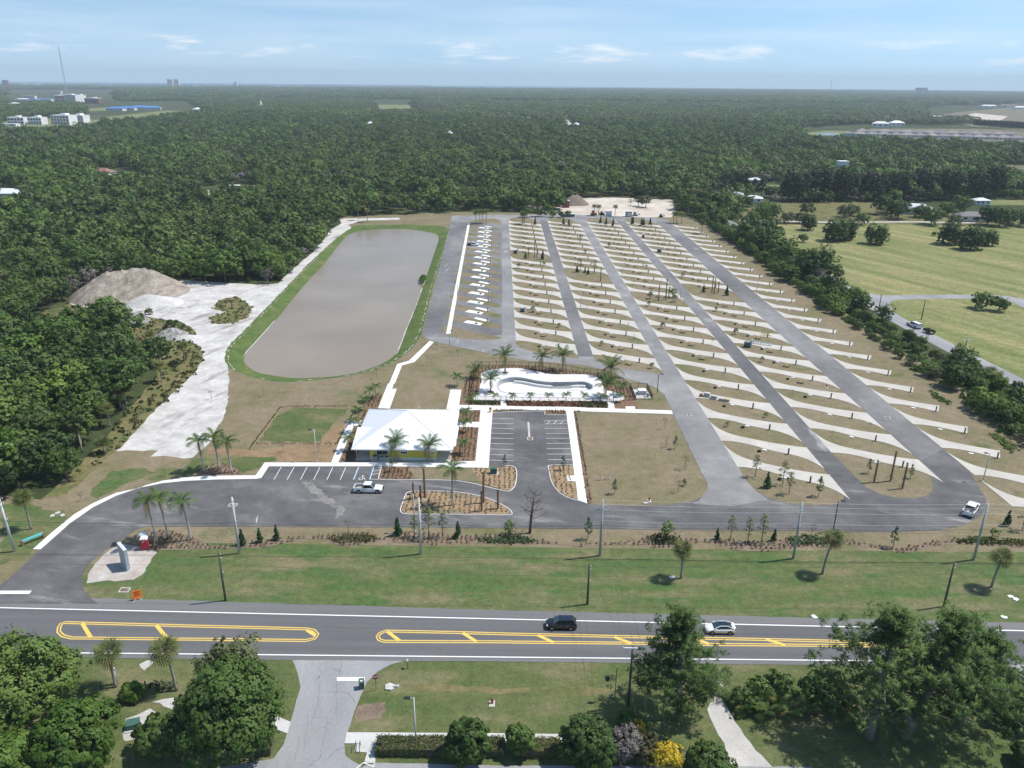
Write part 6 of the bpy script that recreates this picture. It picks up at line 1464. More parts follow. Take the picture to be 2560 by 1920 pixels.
def cabin(root, xb, xr, zb, zr, wb, wr, paint, roofmat, glass='glass', split=(), tailglass=True):
    """pillars and roof in body colour, panes set just proud"""
    B = [(xb[1], -wb/2), (xb[0], -wb/2), (xb[0], wb/2), (xb[1], wb/2)]; Tt = [(xr[1], -wr/2), (xr[0], -wr/2), (xr[0], wr/2), (xr[1], wr/2)]
    MB().hexa([(*p, zb-.05) for p in B]+[(*p, zr) for p in Tt]).build('cabin', paint, root)
    rx = (xr[0]+xr[1])/2; L = xr[0]-xr[1]
    MB().box(rx, 0, zr-.01, L, wr*.98, .05, 0, .9, .85).build('roof', roofmat, root)
    def pane(P4, nm, mat):
        c = sum((Vector(p) for p in P4), Vector())/4; n = (Vector(P4[1])-Vector(P4[0])).cross(Vector(P4[2])-Vector(P4[0])).normalized()
        if n.dot(c-Vector((rx, 0, (zb+zr)/2))) < 0: n = -n
        Q4 = [c+(Vector(p)-c)*.9+n*.015 for p in P4]
        MB().quad(*Q4).build(nm, mat, root)
    f3 = lambda p, z_: (p[0], p[1], z_)
    pane([f3(B[1], zb), f3(B[2], zb), f3(Tt[2], zr), f3(Tt[1], zr)], 'windscreen', MAT['wind'])
    if tailglass: pane([f3(B[3], zb), f3(B[0], zb), f3(Tt[0], zr), f3(Tt[3], zr)], 'rear_window', MAT[glass])
    cuts = [0]+list(split)+[1]
    for (b0, b1, t0, t1) in ((B[0], B[1], Tt[0], Tt[1]), (B[3], B[2], Tt[3], Tt[2])):
        for k in range(len(cuts)-1):
            lp = lambda a, b, f: (a[0]+(b[0]-a[0])*f, a[1]+(b[1]-a[1])*f)
            pane([(*lp(b0, b1, cuts[k]), zb), (*lp(b0, b1, cuts[k+1]), zb), (*lp(t0, t1, cuts[k+1]), zr-.03), (*lp(t0, t1, cuts[k]), zr-.03)], 'side_window', MAT[glass])
def lights(root, xf, xr, w, zf, zr):
    for s in (-1, 1):
        MB().box(xf, s*w*.37, zf, .14, .36, .14).build('headlight', MAT['lamp'], root)
        MB().box(xr, s*w*.4, zr, .1, .22, .26).build('tail_light', MAT['red'], root)
def mirrors(root, x, w, z_, mat):
    for s in (-1, 1): MB().box(x, s*(w/2+.1), z_, .14, .22, .15).build('wing_mirror', mat, root)
# black hatchback
x, y = T(2,3,425,462); r0 = thing('black_car', 'black five door car driving left on the highway', 'car', (x, y+.55, .06), math.pi)
loft_body([(2.32,.62,.72),(2.2,.78,.86),(1.7,.92,.97),(1.0,1.0,1),(0,1.03,1),(-1.6,1.04,1),(-2.15,1.0,.95),(-2.32,.75,.85)], 1.86).build('body', MAT['carblack'], r0, None, 0, True)
cabin(r0, (1.15,-2.15), (.35,-1.75), 1.0, 1.62, 1.7, 1.28, MAT['carblack'], MAT['cardark'], split=(.34,.68))
lights(r0, 2.12, -2.24, 1.86, .68, .82); mirrors(r0, .85, 1.86, 1.0, MAT['carblack']); wheels(r0, (1.42,-1.4), 1.86, .35)
for s in (-1, 1):
    for xx in (.15, -.85): MB().box(xx, s*.935, .82, .2, .03, .04).build('door_handle', MAT['rim'], r0)
# white coupe
x, y = T(2,3,1800,498); r0 = thing('white_coupe', 'white two door coupe with dark glass roof on the highway', 'car', (x, y+.5, .06), math.pi)
loft_body([(2.2,.5,.7),(2.05,.62,.86),(1.5,.8,.97),(.9,.88,1),(0,.92,1),(-1.5,.95,1),(-2.0,.93,.93),(-2.2,.7,.82)], 1.78).build('body', MAT['carwhite'], r0, None, 0, True)
cabin(r0, (1.1,-1.85), (.15,-.95), .88, 1.36, 1.6, 1.16, MAT['glass'], MAT['glass'], split=(.5,))
for s in (-1, 1): MB().path([(1.15, s*.8, .9), (.15, s*.59, 1.36), (-.95, s*.59, 1.36), (-1.9, s*.78, .95)], .06, 5).build('roof_rail', MAT['carwhite'], r0)
lights(r0, 1.98, -2.1, 1.78, .55, .7); mirrors(r0, .75, 1.78, .88, MAT['carwhite']); wheels(r0, (1.32,-1.3), 1.78, .32)
MB().box(-2.02, 0, .98, .3, 1.4, .05).build('spoiler', MAT['carwhite'], r0)
# pickups
def pickup(loc, rz, label, long_cab=False, load=True, topper=False, bed_open=True, L=5.7, dark_bed=False):
    r0 = thing('pickup_truck', label, 'pickup', (*loc, .065), rz, 'white pickups' if False else None)
    c1 = -1.0 if not long_cab else -1.45
    loft_body([(2.82,.8,.8),(2.7,.98,.9),(2.0,1.1,.98),(1.2,1.14,1),(.2,1.15,1),(c1,1.15,1)], 1.98).build('body', MAT['carwhite'], r0, None, 0, True)
    cabin(r0, (1.3,c1), (.55,c1+.12), 1.12, 1.82, 1.84, 1.5, MAT['carwhite'], MAT['carwhite'], split=(.5,) if long_cab else ())
    bx0, bx1 = c1-.06, -2.85
    bd = MB().box((bx0+bx1)/2, 0, .5, bx0-bx1, 1.6, .22); bd.build('bed_floor', MAT['black'], r0)
    for s in (-1, 1): MB().box((bx0+bx1)/2, s*.93, .45, bx0-bx1, .12, .78).build('bed_side', MAT['carwhite'], r0)
    MB().box(bx1+.04, 0, .5, .1, 1.8, .7).build('tailgate', MAT['carwhite'], r0)
    MB().box(bx1-.1, 0, .45, .14, 1.9, .18).build('bumper', MAT['galv'], r0); MB().box(2.85, 0, .42, .12, 1.85, .24).build('bumper', MAT['black'], r0)
    lights(r0, 2.68, bx1-.01, 1.98, .76, .85); mirrors(r0, 1.0, 1.98, 1.15, MAT['black']); wheels(r0, (1.85,-1.85), 1.98, .39)
    MB().box(2.78, 0, .7, .12, 1.1, .25).build('grille', MAT['black'], r0)
    if topper: MB().box((bx0+bx1)/2, 0, 1.23, bx0-bx1+.05, 1.9, .62, 0, .95, .82).build('bed_cap', MAT['carwhite'], r0); MB().box((bx0+bx1)/2, 0, 1.42, (bx0-bx1)*.7, 1.84, .26, 0, 1, .96).build('cap_window', MAT['glass'], r0); MB().box(bx1+.0, 0, 1.4, .06, 1.3, .3).build('cap_rear_window', MAT['glass'], r0)
    return r0
def cargo(loc, rz, name, label, parts, cat='cargo', zz=.0):
    t_ = thing(name, label, cat, (loc[0], loc[1], zz), rz)
    for (nm, mt, bxs) in parts: 
        m_ = MB()
        for b_ in bxs: m_.box(*b_)
        m_.build(nm, MAT[mt], t_)
    return t_
p_ = T(1,2,970,945); pickup((p_[0], p_[1]+.75), 0.0, 'white regular cab pickup standing in the front lot')
cargo((p_[0]-1.75, p_[1]+.75), .1, 'load_of_timber', 'pale timber boards lying in the front lot pickup bed', [('board', 'stake', [(0, .1, 0, 1.5, .25, .12), (.1, -.2, .02, 1.3, .2, .1)]), ('board', 'stone', [(.1, .35, .01, 1.2, .12, .1)])], 'timber', .79)
p_ = T(3,2,1760,1115); pickup((p_[0], p_[1]+.4), R_(48), 'white crew cab pickup parked at the curve by the pole', True)
cargo((p_[0]-1.45, p_[1]-1.15), R_(48), 'tool_load', 'jumble of tools and boxes in the parked pickup bed', [('box', 'stake', [(0, .1, 0, .5, .4, .3)]), ('bag', 'soil', [(.45, -.3, 0, .4, .5, .25)]), ('tool', 'galv', [(-.2, -.3, 0, .9, .1, .12)])], 'tools', .79)
# work truck among the short bays
p_ = gpoint(1160,590,80,640,700)
r0 = pickup((p_[0], p_[1]+.6), R_(-6), 'white cab work truck with dark flat bed among short bays')
for o in list(r0.children):
    if o.name.startswith(('bed_side', 'tailgate')): o.data.materials[0] = MAT['black']
MB().box(-1.9, 0, 1.15, 1.9, 1.7, .08).build('flat_bed', MAT['black'], r0); MB().path([(-1.0, .5, 1.2), (-1.1, .5, 2.3), (-1.7, .4, 2.5)], .09, 6).build('loader_crane', MAT['brick'], r0)
# estate truck with trailer on the side road
pa, pb = gpoint(2240,780,120,800,700), gpoint(2240,780,120,1500,1000); ang = math.atan2(pa[1]-pb[1], pa[0]-pb[0])
pickup((pa[0]+.3, pa[1]+.3), ang, 'white truck with capped bed towing on the side road', True, topper=True)
tr = thing('box_trailer', 'low dark trailer heaped with brush behind the white truck', 'trailer', (pb[0]+.2, pb[1]+.3, .06), ang)
MB().box(0, 0, .55, 3.6, 1.9, .15).build('deck', MAT['stake'], tr)
for s in (-1, 1): MB().box(0, s*.93, .7, 3.6, .06, .6).build('side_board', MAT['black'], tr)
MB().box(1.8, 0, .7, .06, 1.9, .6).build('front_board', MAT['black'], tr); MB().path([(1.8, 0, .55), (3.0, 0, .5)], .06, 5).build('drawbar', MAT['black'], tr)
wheels(tr, (-.3, -1.1), 1.95, .33)
add('brush_load', crown('brush_load', [(.4, 0, .9, .9, .5), (-.6, .1, .95, 1.0, .55), (1.1, 0, .9, .7, .45)], 14, 9, .16, FOL['casu'], 77), tr)
# parked car by the far house, machines and boxes in the sand clearing
r0 = thing('dark_car', 'dark car parked by the two storey house', 'car', (*gpoint(1720,380,840,375,388), .03), .2)
loft_body([(2.3,.7,.8),(1.7,.92,.97),(0,1.0,1),(-2.2,.95,.9)], 1.8).build('body', MAT['cardark'], r0, None, 0, True); cabin(r0, (1.1,-1.9), (.3,-1.3), .95, 1.48, 1.65, 1.25, MAT['cardark'], MAT['cardark']); wheels(r0, (1.4,-1.4), 1.8)
def box_trailer(u, v, label, mat, w, h):
    p = gpoint(1300,460,420,u,v); t_ = thing('site_box', label, 'container', (*p, .06), .05, 'site boxes in the sand clearing')
    MB().box(0, 0, .15, w, 2.6, h).build('case', MAT[mat], t_); MB().box(0, 0, h+.15, w+.1, 2.7, .08).build('lid', MAT['roofpale'], t_); MB().box(0, -1.32, .3, w*.7, .04, h*.75).build('door', MAT['wallpale'], t_)
    for k in (-1, 1): MB().box(k*w*.35, 0, -.02, .2, 2.2, .17).build('skid', MAT['black'], t_)
box_trailer(1168, 420, 'white cabin on skids, left box in the sand clearing', 'wallwhite', 3.2, 2.8)
box_trailer(1428, 428, 'dark walled cabin with pale roof in the sand clearing', 'ped', 3.4, 2.9)
def machine(u, v, label, mat, s=1.0):
    p = gpoint(1300,460,420,u,v); t_ = thing('loader', label, 'machine', (*p, .06), .3, 'machines in the sand clearing', s)
    MB().box(0, 0, .5, 2.6, 1.7, .9).build('body', MAT[mat], t_); MB().box(-.4, 0, 1.4, 1.2, 1.4, 1.2, 0, .9, .9).build('cab', MAT['glass'], t_)
    for k in (-1, 1): MB().box(0, k*.95, .03, 3.0, .45, .75).build('track', MAT['black'], t_)
    MB().path([(1.0, 0, 1.4), (2.0, 0, 2.6), (3.0, 0, 1.2)], .16, 6).build('arm', MAT[mat], t_); MB().box(3.1, 0, .6, .6, 1.2, .6).build('bucket', MAT['black'], t_)
machine(970, 410, 'orange digger under the palms at the sand clearing', 'orange', 1.1); machine(1080, 412, 'small dark loader left of the white cabin', 'black', .9); machine(1515, 420, 'small grey loader right of the dark cabin', 'galv', .9); machine(1855, 436, 'dark roller at the right of the clearing', 'black', .7)
t_ = thing('site_container', 'long red container with pale roof beside earth heaps', 'container', (*gpoint(1300,460,420,475,308), .05), .02)
MB().box(0, 0, .1, 17, 3, 4.2).build('case', MAT['redcont'], t_); MB().box(0, 0, 4.3, 17.2, 3.2, .15).build('roof', MAT['roofpale'], t_)
for k in range(24): MB().box(-8.1+k*.7, -1.53, .3, .12, .06, 3.8).build('rib', MAT['redcont'], t_)
MB().box(3.2, -1.56, .2, 1.0, .06, 2.2).build('door', MAT['wallpale'], t_)
for i, (u, v, nm) in enumerate(((640,432,'green skip with pale rim by the clearing gate'),(455,350,'green skip behind the scrub trees'))):
    t_ = thing('waste_skip', nm, 'skip', (*gpoint(1300,460,420,u,v), .05), .1, 'waste skips by the clearing')
    MB().box(0, 0, .1, 6.5, 2.4, 1.6, 0, 1.1, 1.05).build('tub', MAT['green'], t_); MB().box(0, 0, 1.7, 7.2, 2.6, .1).build('rim', MAT['roofpale'], t_)
# ================================================================== POLES AND WIRES
def pole(kind, x, y, h, label, group, arm=None, lean=0):
    t_ = thing({'conc': 'concrete_pole', 'metal': 'metal_pole', 'wood': 'wooden_pole'}[kind], label, 'utility pole', (x, y, 0), 0, group)
    mt = {'conc': 'concpole', 'metal': 'galv', 'wood': 'woodpole'}[kind]
    MB().path([(0, 0, 0), (lean, 0, h)], [.24, .16] if kind != 'wood' else [.19, .13], 8).build('shaft', MAT[mt], t_, None, 0, True)
    if arm:
        for (zz, w_, d_) in arm:
            MB().box(0, -.22, zz, w_ if not d_ else .12, .12 if not d_ else w_, .14).build('crossarm', MAT['trim' if kind == 'wood' else 'galv'], t_)
            for s in (-1, 1): MB().lathe([(.05, 0), (.07, .1), (.04, .24)], 6, (s*(w_/2-.08) if not d_ else 0, -.22 if not d_ else s*w_/2, zz+.14)).build('insulator', MAT['trim'], t_)
    else:
        for zz in (.58, .86, .94): MB().lathe([(.06, 0), (.08, .1), (.05, .2)], 6, (.24, 0, h*zz)).build('insulator', MAT['trim'], t_)
    return t_
NP = [(-85.1,114.1),(-46.5,114.2),(-15.4,114.6),(15.4,114.6),(48.6,114.3),(79.7,114.5)]
gp = 'poles of the line along the camp front'
for i, (x, y) in enumerate(NP):
    pole('conc' if i < 3 else 'metal', x, y, 11.0, ('white concrete pole at the left picture edge','white concrete pole left of the conical shrubs','white concrete pole in front of the kerbed island','metal pole with crossarm in front of the central lawn','metal pole left of the leaning sabal palm','metal pole beside the parked white pickup')[i], gp, [(9.2,2.4,0)] if i == 3 else None, lean=-.3 if i in (0,) else 0)
gw = 'wooden poles along the highway verge'
pole('wood', -44.4, 101.2, 9.0, 'dark wooden pole on the verge behind the left median', gw, None); pole('wood', 12.1, 101.2, 7.4, 'dark wooden pole on the verge above the black car', gw); pole('wood', 67.9, 101.5, 8.2, 'dark wooden pole on the verge at the far right', gw)
pole('wood', 15.6, 80.0, 9.6, 'wooden pole with white crossarm beside the broad pine', 'single', [(9.4,2.6,0)])['group'] = 'wooden poles south of the highway'
pole('conc', *T(0,3,1005,935), 4.2, 'slim pale pole against the shaggy sabal palm', 'poles south of the highway')
for i, (u, v, h, ar) in enumerate(((955,1028,6.2,0),(1325,1102,7.2,0),(1685,1432,6.0,1),(62,456,6.5,0),(442,642,5.5,0))):
    pole('wood', *T(3,1,u,v), h, ('wooden pole at the field road junction','wooden pole on the field side of the towing truck','wooden pole with crossarm at the hedgerow near end','wooden pole where the side road meets the far trees','wooden pole at the bend of the side road')[i], 'wooden poles along the side road', [(5.7,2.2,0)] if ar else None)
def wire(P, sag, label, mat='wire', r=.022):
    out = []
    for k in range(len(P)-1):
        a, b_ = Vector(P[k]), Vector(P[k+1])
        for i in range(10):
            t = i/10; p = a.lerp(b_, t); p.z -= sag*4*t*(1-t); out.append(p)
    out.append(Vector(P[-1])); o = MB().path(out, r, 4).build('power_line', MAT[mat])
    tag(o, label, 'power line', 'overhead power lines'); return o
full = [(-128, 114.2)]+NP+[(111, 114.5), (145, 114.5)]
wire([(x+.24 if 0 else x, y-.25, 6.2) for x, y in full], .35, 'thick dark cable strung along the camp front poles', 'wire', .035)
wire([(x, y-.2, 5.7) for x, y in full], .4, 'thin dark cable just below the thick one', 'wire', .018)
rt = NP[3:]+[(111, 114.5), (145, 114.5)]
for k, (zz, dy) in enumerate(((11.0,0),(10.0,.3),(9.3,-.3),(7.1,-.2))):
    wire([(x, y+dy, zz) for x, y in rt], .3, ('topmost','second','third','lowest')[k]+' pale bare wire on the right hand metal poles', 'wirelight', .02)
wd = [(-100.5,101.2),(-44.4,101.2),(12.1,101.2),(67.9,101.5),(124,101.5)]; wh = [9,8.8,7.2,8.0,8.2]
for k, dz in enumerate((0.15, 2.0)):
    wire([(x, y, h-dz) for (x, y), h in zip(wd, wh)], .5, ('upper','lower')[k]+' thin dark wire on the wooden verge poles', 'wire', .016)
for k, dx in enumerate((-1.1, 0.1, 1.1)):
    wire([(15.4+dx, 114.4, 9.4), (15.6+dx, 79.8, 9.75), (15.6+dx*1.2, 40, 9.0)], .5, ('left','middle','right')[k]+' dark wire crossing the highway to the wooden pole', 'wire', .014)
wire([(12.1,101.2,7.0),(15.6,80,7.2)], .4, 'single drop wire from verge pole to the crossarm pole', 'wire', .014)
def light_pole(x, y, h, label, arm=(-1, 0), mat='galv'):
    t_ = thing('light_pole', label, 'light pole', (x, y, .03), 0, 'parking light poles')
    MB().path([(0, 0, 0), (0, 0, h)], [.11, .07], 7).build('shaft', MAT[mat], t_, None, 0, True); MB().box(0, 0, 0, .4, .4, .12).build('base', MAT['walk_old'], t_)
    MB().path([(0, 0, h-.1), (arm[0]*.5, arm[1]*.5, h-.05)], .04, 5).build('arm', MAT['galv'], t_); MB().box(arm[0]*.8, arm[1]*.8, h-.12, .75, .4, .12, math.atan2(arm[1], arm[0])).build('lamp_head', MAT['black'], t_)
for a_ in ((*T(1,2,525,665),7.4,'pale light pole on the lawn above the parking bays',(-1,0),'concpole'),(*T(1,2,1372,1272),7.6,'light pole at the front bed before the island',(-1,0),'galv'),(*T(2,2,593,476),7.0,'light pole at the left edge of the central lawn',(-1,0),'galv'),(*gpoint(1380,860,280,2075,985),5.6,'light pole at the lane corner by the pump yard',(1,0),'iron'),(*T(3,2,1857,836),6.4,'light pole right of the stump island',(-1,0),'galv'),(*T(3,2,562,1272),6.4,'light pole left of the leaning sabal palm',(1,0),'iron'),(*T(1,1,1672,1342),5.4,'light pole at the bend below the pond lane',(1,0),'galv'),(*T(1,1,1740,905),5.4,'light pole on the white strip by the pond lane',(-1,0),'iron'),(*T(2,1,593,1006),5.8,'light pole in the second pad row',(1,0),'galv'),(*T(2,1,950,727),5.4,'light pole in the third pad row',(1,0),'galv'),(*T(2,1,1452,937),5.6,'light pole beside the dark fourth lane',(1,0),'galv'),(*T(2,1,2112,857),5.6,'light pole in the fifth pad row',(1,0),'galv'),(*T(1,3,1383,1475),7.6,'white light pole rising from the clipped hedge',(-1,0),'concpole')):
    light_pole(*a_)
# ================================================================== SIGNS AND SMALL THINGS
t_ = thing('sign_wall', 'tall unpainted grey stucco slab on the limerock island', 'sign wall', (-64.05, 109.95, .03), math.atan2(-2.3, 2.2))
MB().box(0, 0, 0, 3.2, .5, 3.9).build('slab', MAT['stucco'], t_); MB().box(0, 0, 3.9, 3.26, .56, .1).build('cap', MAT['concpole'], t_); MB().box(0, 0, -.02, 3.6, .9, .08).build('footing', MAT['walk_old'], t_)
def toilet(x, y, label, rz, group='portable toilets'):
    t_ = thing('portable_toilet', label, 'portable toilet', (x, y, .04), rz, group)
    MB().box(0, 0, 0, 1.12, 1.12, .12).build('base', MAT['black'], t_); MB().box(0, 0, .12, 1.08, 1.08, 1.95).build('cabin', MAT['redbox'], t_)
    MB().box(0, 0, 2.07, 1.2, 1.2, .28, 0, .8, .8).build('roof', MAT['white'], t_)
    d_ = MB().box(0, -.56, .2, .82, .05, 1.7).build('door', MAT['redbox'], t_); MB().box(0, -.59, 1.6, .4, .02, .12).build('sign', MAT['white'], d_); MB().box(.3, -.6, 1.0, .06, .05, .14).build('handle', MAT['black'], d_)
    for s in (-1, 1): MB().box(s*.55, 0, 1.85, .04, .8, .12).build('vent', MAT['white'], t_)
p_ = gpoint(200,1280,320,1112,662); toilet(p_[0], p_[1]+.5, 'front red portable toilet with white roof by the sign wall', .15); toilet(p_[0]-.75, p_[1]+1.7, 'rear red portable toilet half hidden behind another', .15)
p_ = gpoint(1240,480,480,1695,533); toilet(p_[0], p_[1], 'red portable toilet alone on a far pad', .1)
p_ = gpoint(200,1280,320,1000,1520); t_ = thing('road_work_sign', 'orange roll up road work sign on a folding stand', 'sign', (p_[0], p_[1], .03), R_(30))
fr = MB(); c45 = .62
MB().hexa([(-.66, -.02, .25), (.66, -.02, .25), (.66, .01, .25), (-.66, .01, .25), (-.66, .18, 1.65), (.66, .18, 1.65), (.66, .21, 1.65), (-.66, .21, 1.65)]).build('panel', MAT['orange'], t_)
for k, zz in enumerate((1.28, 1.0, .72)):      # three rows of dark lettering, slanted as the panel is turned
    yo = -.02+(zz-.25)/1.4*.2-.012
    for j, x_ in enumerate((-.34, -.17, 0, .17, .34) if k != 1 else (-.25, -.08, .1, .26)):
        MB().box(x_, yo, zz, .09, .01, .17).build('letter', MAT['black'], t_)
for s in (-1, 1): MB().path([(s*.1, .05, .3), (s*.75, .35*s, 0)], .03, 4).build('leg', MAT['white'], t_); MB().path([(s*.1, .1, .3), (s*.65, -.45*s, 0)], .03, 4).build('leg', MAT['white'], t_)
t_ = thing('stop_sign', 'red eight sided stop sign at the side street corner', 'sign', (*T(1,3,1038,990), .03), R_(15))
MB().path([(0, 0, 0), (0, 0, 2.6)], .04, 5).build('post', MAT['green'], t_)
oc = [(.42*math.cos(R_(22.5+45*k)), .42*math.sin(R_(22.5+45*k))) for k in range(8)]
pl_ = MB(); pl_.v = [(a, -.06, 2.3+b) for a, b in oc]+[(a, -.03, 2.3+b) for a, b in oc]; pl_.f = [tuple(range(8)), tuple(range(15, 7, -1))]+[(k, k+8, (k+1) % 8+8, (k+1) % 8) for k in range(8)]
pl_.build('plate', MAT['signred'], t_)
STOP = {'S': ((-1,1),(1,1),(0,1),None), }
def letters(root, word, w_, h_, zz, yy, mat):
    strokes = {'S': [((1,1),(0,1)),((0,1),(0,.5)),((0,.5),(1,.5)),((1,.5),(1,0)),((1,0),(0,0))], 'T': [((0,1),(1,1)),((.5,1),(.5,0))], 'O': [((0,0),(0,1)),((0,1),(1,1)),((1,1),(1,0)),((1,0),(0,0))], 'P': [((0,0),(0,1)),((0,1),(1,1)),((1,1),(1,.5)),((1,.5),(0,.5))]}
    n = len(word)
    for i, c in enumerate(word):
        mb = MB(); x0 = -n*w_*.65+i*w_*1.3+w_*.15
        for (a, b_) in strokes[c]: mb.path([(x0+a[0]*w_, yy, zz+a[1]*h_), (x0+b_[0]*w_, yy, zz+b_[1]*h_)], .018, 4)
        mb.build('letter', MAT[mat], root)
letters(t_, 'STOP', .12, .22, 2.19, -.075, 'white')
t_ = thing('wheelie_bin', 'dark green wheeled bin at the side street corner', 'bin', (*T(1,3,915,968), .05), .2)
MB().box(0, 0, .08, .62, .7, 1.05, 0, 1.12, 1.12).build('tub', MAT['green'], t_); MB().hexa([(-.38, -.42, 1.13), (.38, -.42, 1.13), (.38, .42, 1.13), (-.38, .42, 1.13), (-.36, -.4, 1.2), (.36, -.4, 1.2), (.36, .42, 1.26), (-.36, .42, 1.26)]).build('lid', MAT['green'], t_)
for s in (-1, 1): MB().path([(s*.3-.04, .35, .12), (s*.3+.04, .35, .12)], .12, 10).build('wheel', MAT['tyre'], t_)
MB().box(0, -.1, 1.262, .3, .2, .01).build('label', MAT['white'], t_)
def hydrant(x, y, label, mats=('hydrant','hydwhite')):
    t_ = thing('fire_hydrant', label, 'hydrant', (x, y, .05), 0, 'fire hydrants')
    MB().lathe([(.2, 0), (.2, .06), (.12, .08), (.12, .55), (.15, .58), (.14, .68), (.05, .78)], 10).build('barrel', MAT[mats[0]], t_)
    for d in ((1, 0), (-1, 0), (0, -1)): MB().path([(d[0]*.08, d[1]*.08, .42), (d[0]*.22, d[1]*.22, .42)], .07, 7).build('nozzle', MAT[mats[0]], t_)
    MB().box(0, -.1, -.03, .75, 1.1, .05).build('pad', MAT['gravel'], t_)
hydrant(*T(1,3,2040,1100), 'red fire hydrant on the lawn south of the highway'); hydrant(*T(2,2,1185,1010), 'red fire hydrant at the central lawn front edge'); hydrant(*T(3,2,505,28), 'red fire hydrant on a lawn strip between lanes', ('hydrant','hydrant'))
for i, (u, v) in enumerate(((757,832),(822,828))):
    t_ = thing('backflow_valve', ('left','right')[i]+' white piped valve set on the central lawn', 'valve', (*T(2,2,u,v), .03), .2, 'white valve sets')
    for s in (-1, 1): MB().path([(s*.5, 0, 0), (s*.5, 0, .5), (s*.35, 0, .62)], .09, 6).build('riser', MAT['hydwhite'], t_)
    MB().path([(-.5, 0, .6), (.5, 0, .6)], .1, 7).build('pipe', MAT['hydwhite'], t_)
    for s in (-.2, .2): MB().lathe([(.14, 0), (.14, .1), (.03, .25)], 8, (s, 0, .62)).build('hand_wheel', MAT['hydrant'], t_)
t_ = thing('valve_stub', 'small white capped pipe in front of the hydrant lawn', 'valve', (*T(2,2,1152,1034), .05)); MB().box(0, 0, 0, .7, .4, .16).build('slab', MAT['hydwhite'], t_); MB().lathe([(.1, .16), (.1, .3), (.04, .34)], 8).build('cap', MAT['hydwhite'], t_)
def inlet(P, label, zz):
    cx = sum(p[0] for p in P)/4; cy = sum(p[1] for p in P)/4; t_ = thing('drain_inlet', label, 'drain', (cx, cy, zz), 0, 'storm drain inlets')
    R4 = [(p[0]-cx, p[1]-cy) for p in P]; mb = MB(); band_mesh(mb, R4, .22, 0, .05, True); mb.build('frame', MAT['walk_old'], t_)
    w_ = R4[1][0]-R4[0][0]
    MB().quad(*[(*p, .012) for p in R4]).build('pit', MAT['mulch3'], t_)
    for k in range(7):
        f = (k+.5)/7; a = (R4[0][0]+(R4[1][0]-R4[0][0])*f, R4[0][1]+(R4[1][1]-R4[0][1])*f); b_ = (R4[3][0]+(R4[2][0]-R4[3][0])*f, R4[3][1]+(R4[2][1]-R4[3][1])*f)
        MB().wall(a, b_, .06, .02, .045).build('grate_bar', MAT['mulch3'], t_)
inlet(Q(200,1280,320,[(665,1388),(825,1388),(872,1318),(715,1314)]), 'drain grate in the grass behind the orange sign', .03)
inlet(TP([22,(136,488),(180,488),(176,462),(134,462)]), 'drain grate in the middle of the second lot', .066); inlet(TP([2,(1970,1060),(2035,1062),(2055,1038),(1990,1036)]), 'drain grate in the front lot asphalt', .066)
inlet(TP([32,(1020,302),(1060,302),(1045,285),(1005,285)]), 'drain grate in the last lane', .066); inlet(TP([22,(1517,276),(1550,276),(1545,262),(1512,262)]), 'drain grate in the two way lane', .066)
mb = MB(); band_mesh(mb, Q(200,1280,320,[]) or TP([12,(2175,300),(2180,480)]), .4, .067, .067)
sheet('utility_trench', TP([22,(133,330),(150,330),(158,462),(142,462)]), .0665, MAT['gravel']); sheet('utility_trench', TP([12,(0,1170),(20,1130),(10,1190),(0,1210)]), .0664, MAT['gravel'])
t_ = thing('turquoise_bench', 'long turquoise topped rack on the grass by the entrance', 'rack', (*T(0,2,290,1360), .03), R_(52))
MB().box(0, 0, .75, 3.4, .5, .22, 0, .96, .8).build('top', MAT['teal'], t_)
for s in (-1, 1): MB().box(s*1.75, 0, 0, .35, .5, .95).build('leg', MAT['boots'], t_)
t_ = thing('flat_stone', 'big pale flat stone with a broken edge on the lawn', 'stone', (*T(1,3,1165,965), .02))
MB().prism([(-.7,-.5),(.1,-.62),(.55,-.35),(.15,-.05),(.95,.1),(.55,.3),(-.2,.7),(-.75,.35)], 0, .22).build('slab', MAT['stone'], t_); MB().box(.95, .25, 0, .4, .35, .2, .4, .7, .7).build('chip', MAT['stone'], t_)
def post_box(x, y, label, h=1.1):
    t_ = thing('mail_box', label, 'mail box', (x, y, .03), .2); MB().path([(0, 0, 0), (0, 0, h)], .06, 5).build('post', MAT['woodpole'], t_); MB().box(0, .1, h, .22, .5, .25).build('box', MAT['galv'], t_); MB().box(.12, .2, h+.15, .02, .2, .08).build('flag', MAT['signred'], t_)
post_box(*T(1,3,1312,800), 'grey mail box on a dark post near the street corner')
t_ = thing('bike_rack', 'thin dark bicycle rack on the bottom sidewalk', 'bike rack', (*T(1,3,885,1500), .11), .1)
for k in range(2): MB().path([(-.3+.5*k, -.5, 0), (-.3+.5*k, -.5, .8), (-.3+.5*k, .5, .8), (-.3+.5*k, .5, 0)], .04, 5).build('hoop', MAT['black'], t_)
MB().path([(-.3, 0, .82), (.2, 0, .82)], .03, 5).build('rail', MAT['black'], t_)
t_ = thing('low_sign', 'white low oval sign between the hedge and sidewalk', 'sign', (*T(1,3,1217,1428), .1)); MB().box(0, 0, .3, 1.8, .12, .55).build('board', MAT['concpole'], t_)
for s in (-1, 1): MB().box(s*1.05, 0, 0, .22, .25, .95).build('post', MAT['white'], t_)
t_ = thing('culvert_rail', 'white pipe rail beside the gravel drive', 'rail', (*T(2,3,1830,1010), .02)); MB().path([(-.55, 1.5, .75), (.1, -.6, .75)], .06, 6).build('rail', MAT['white'], t_)
for p_ in ((-.5, 1.3), (.05, -.4)): MB().path([(*p_, 0), (*p_, .75)], .05, 5).build('post', MAT['white'], t_)
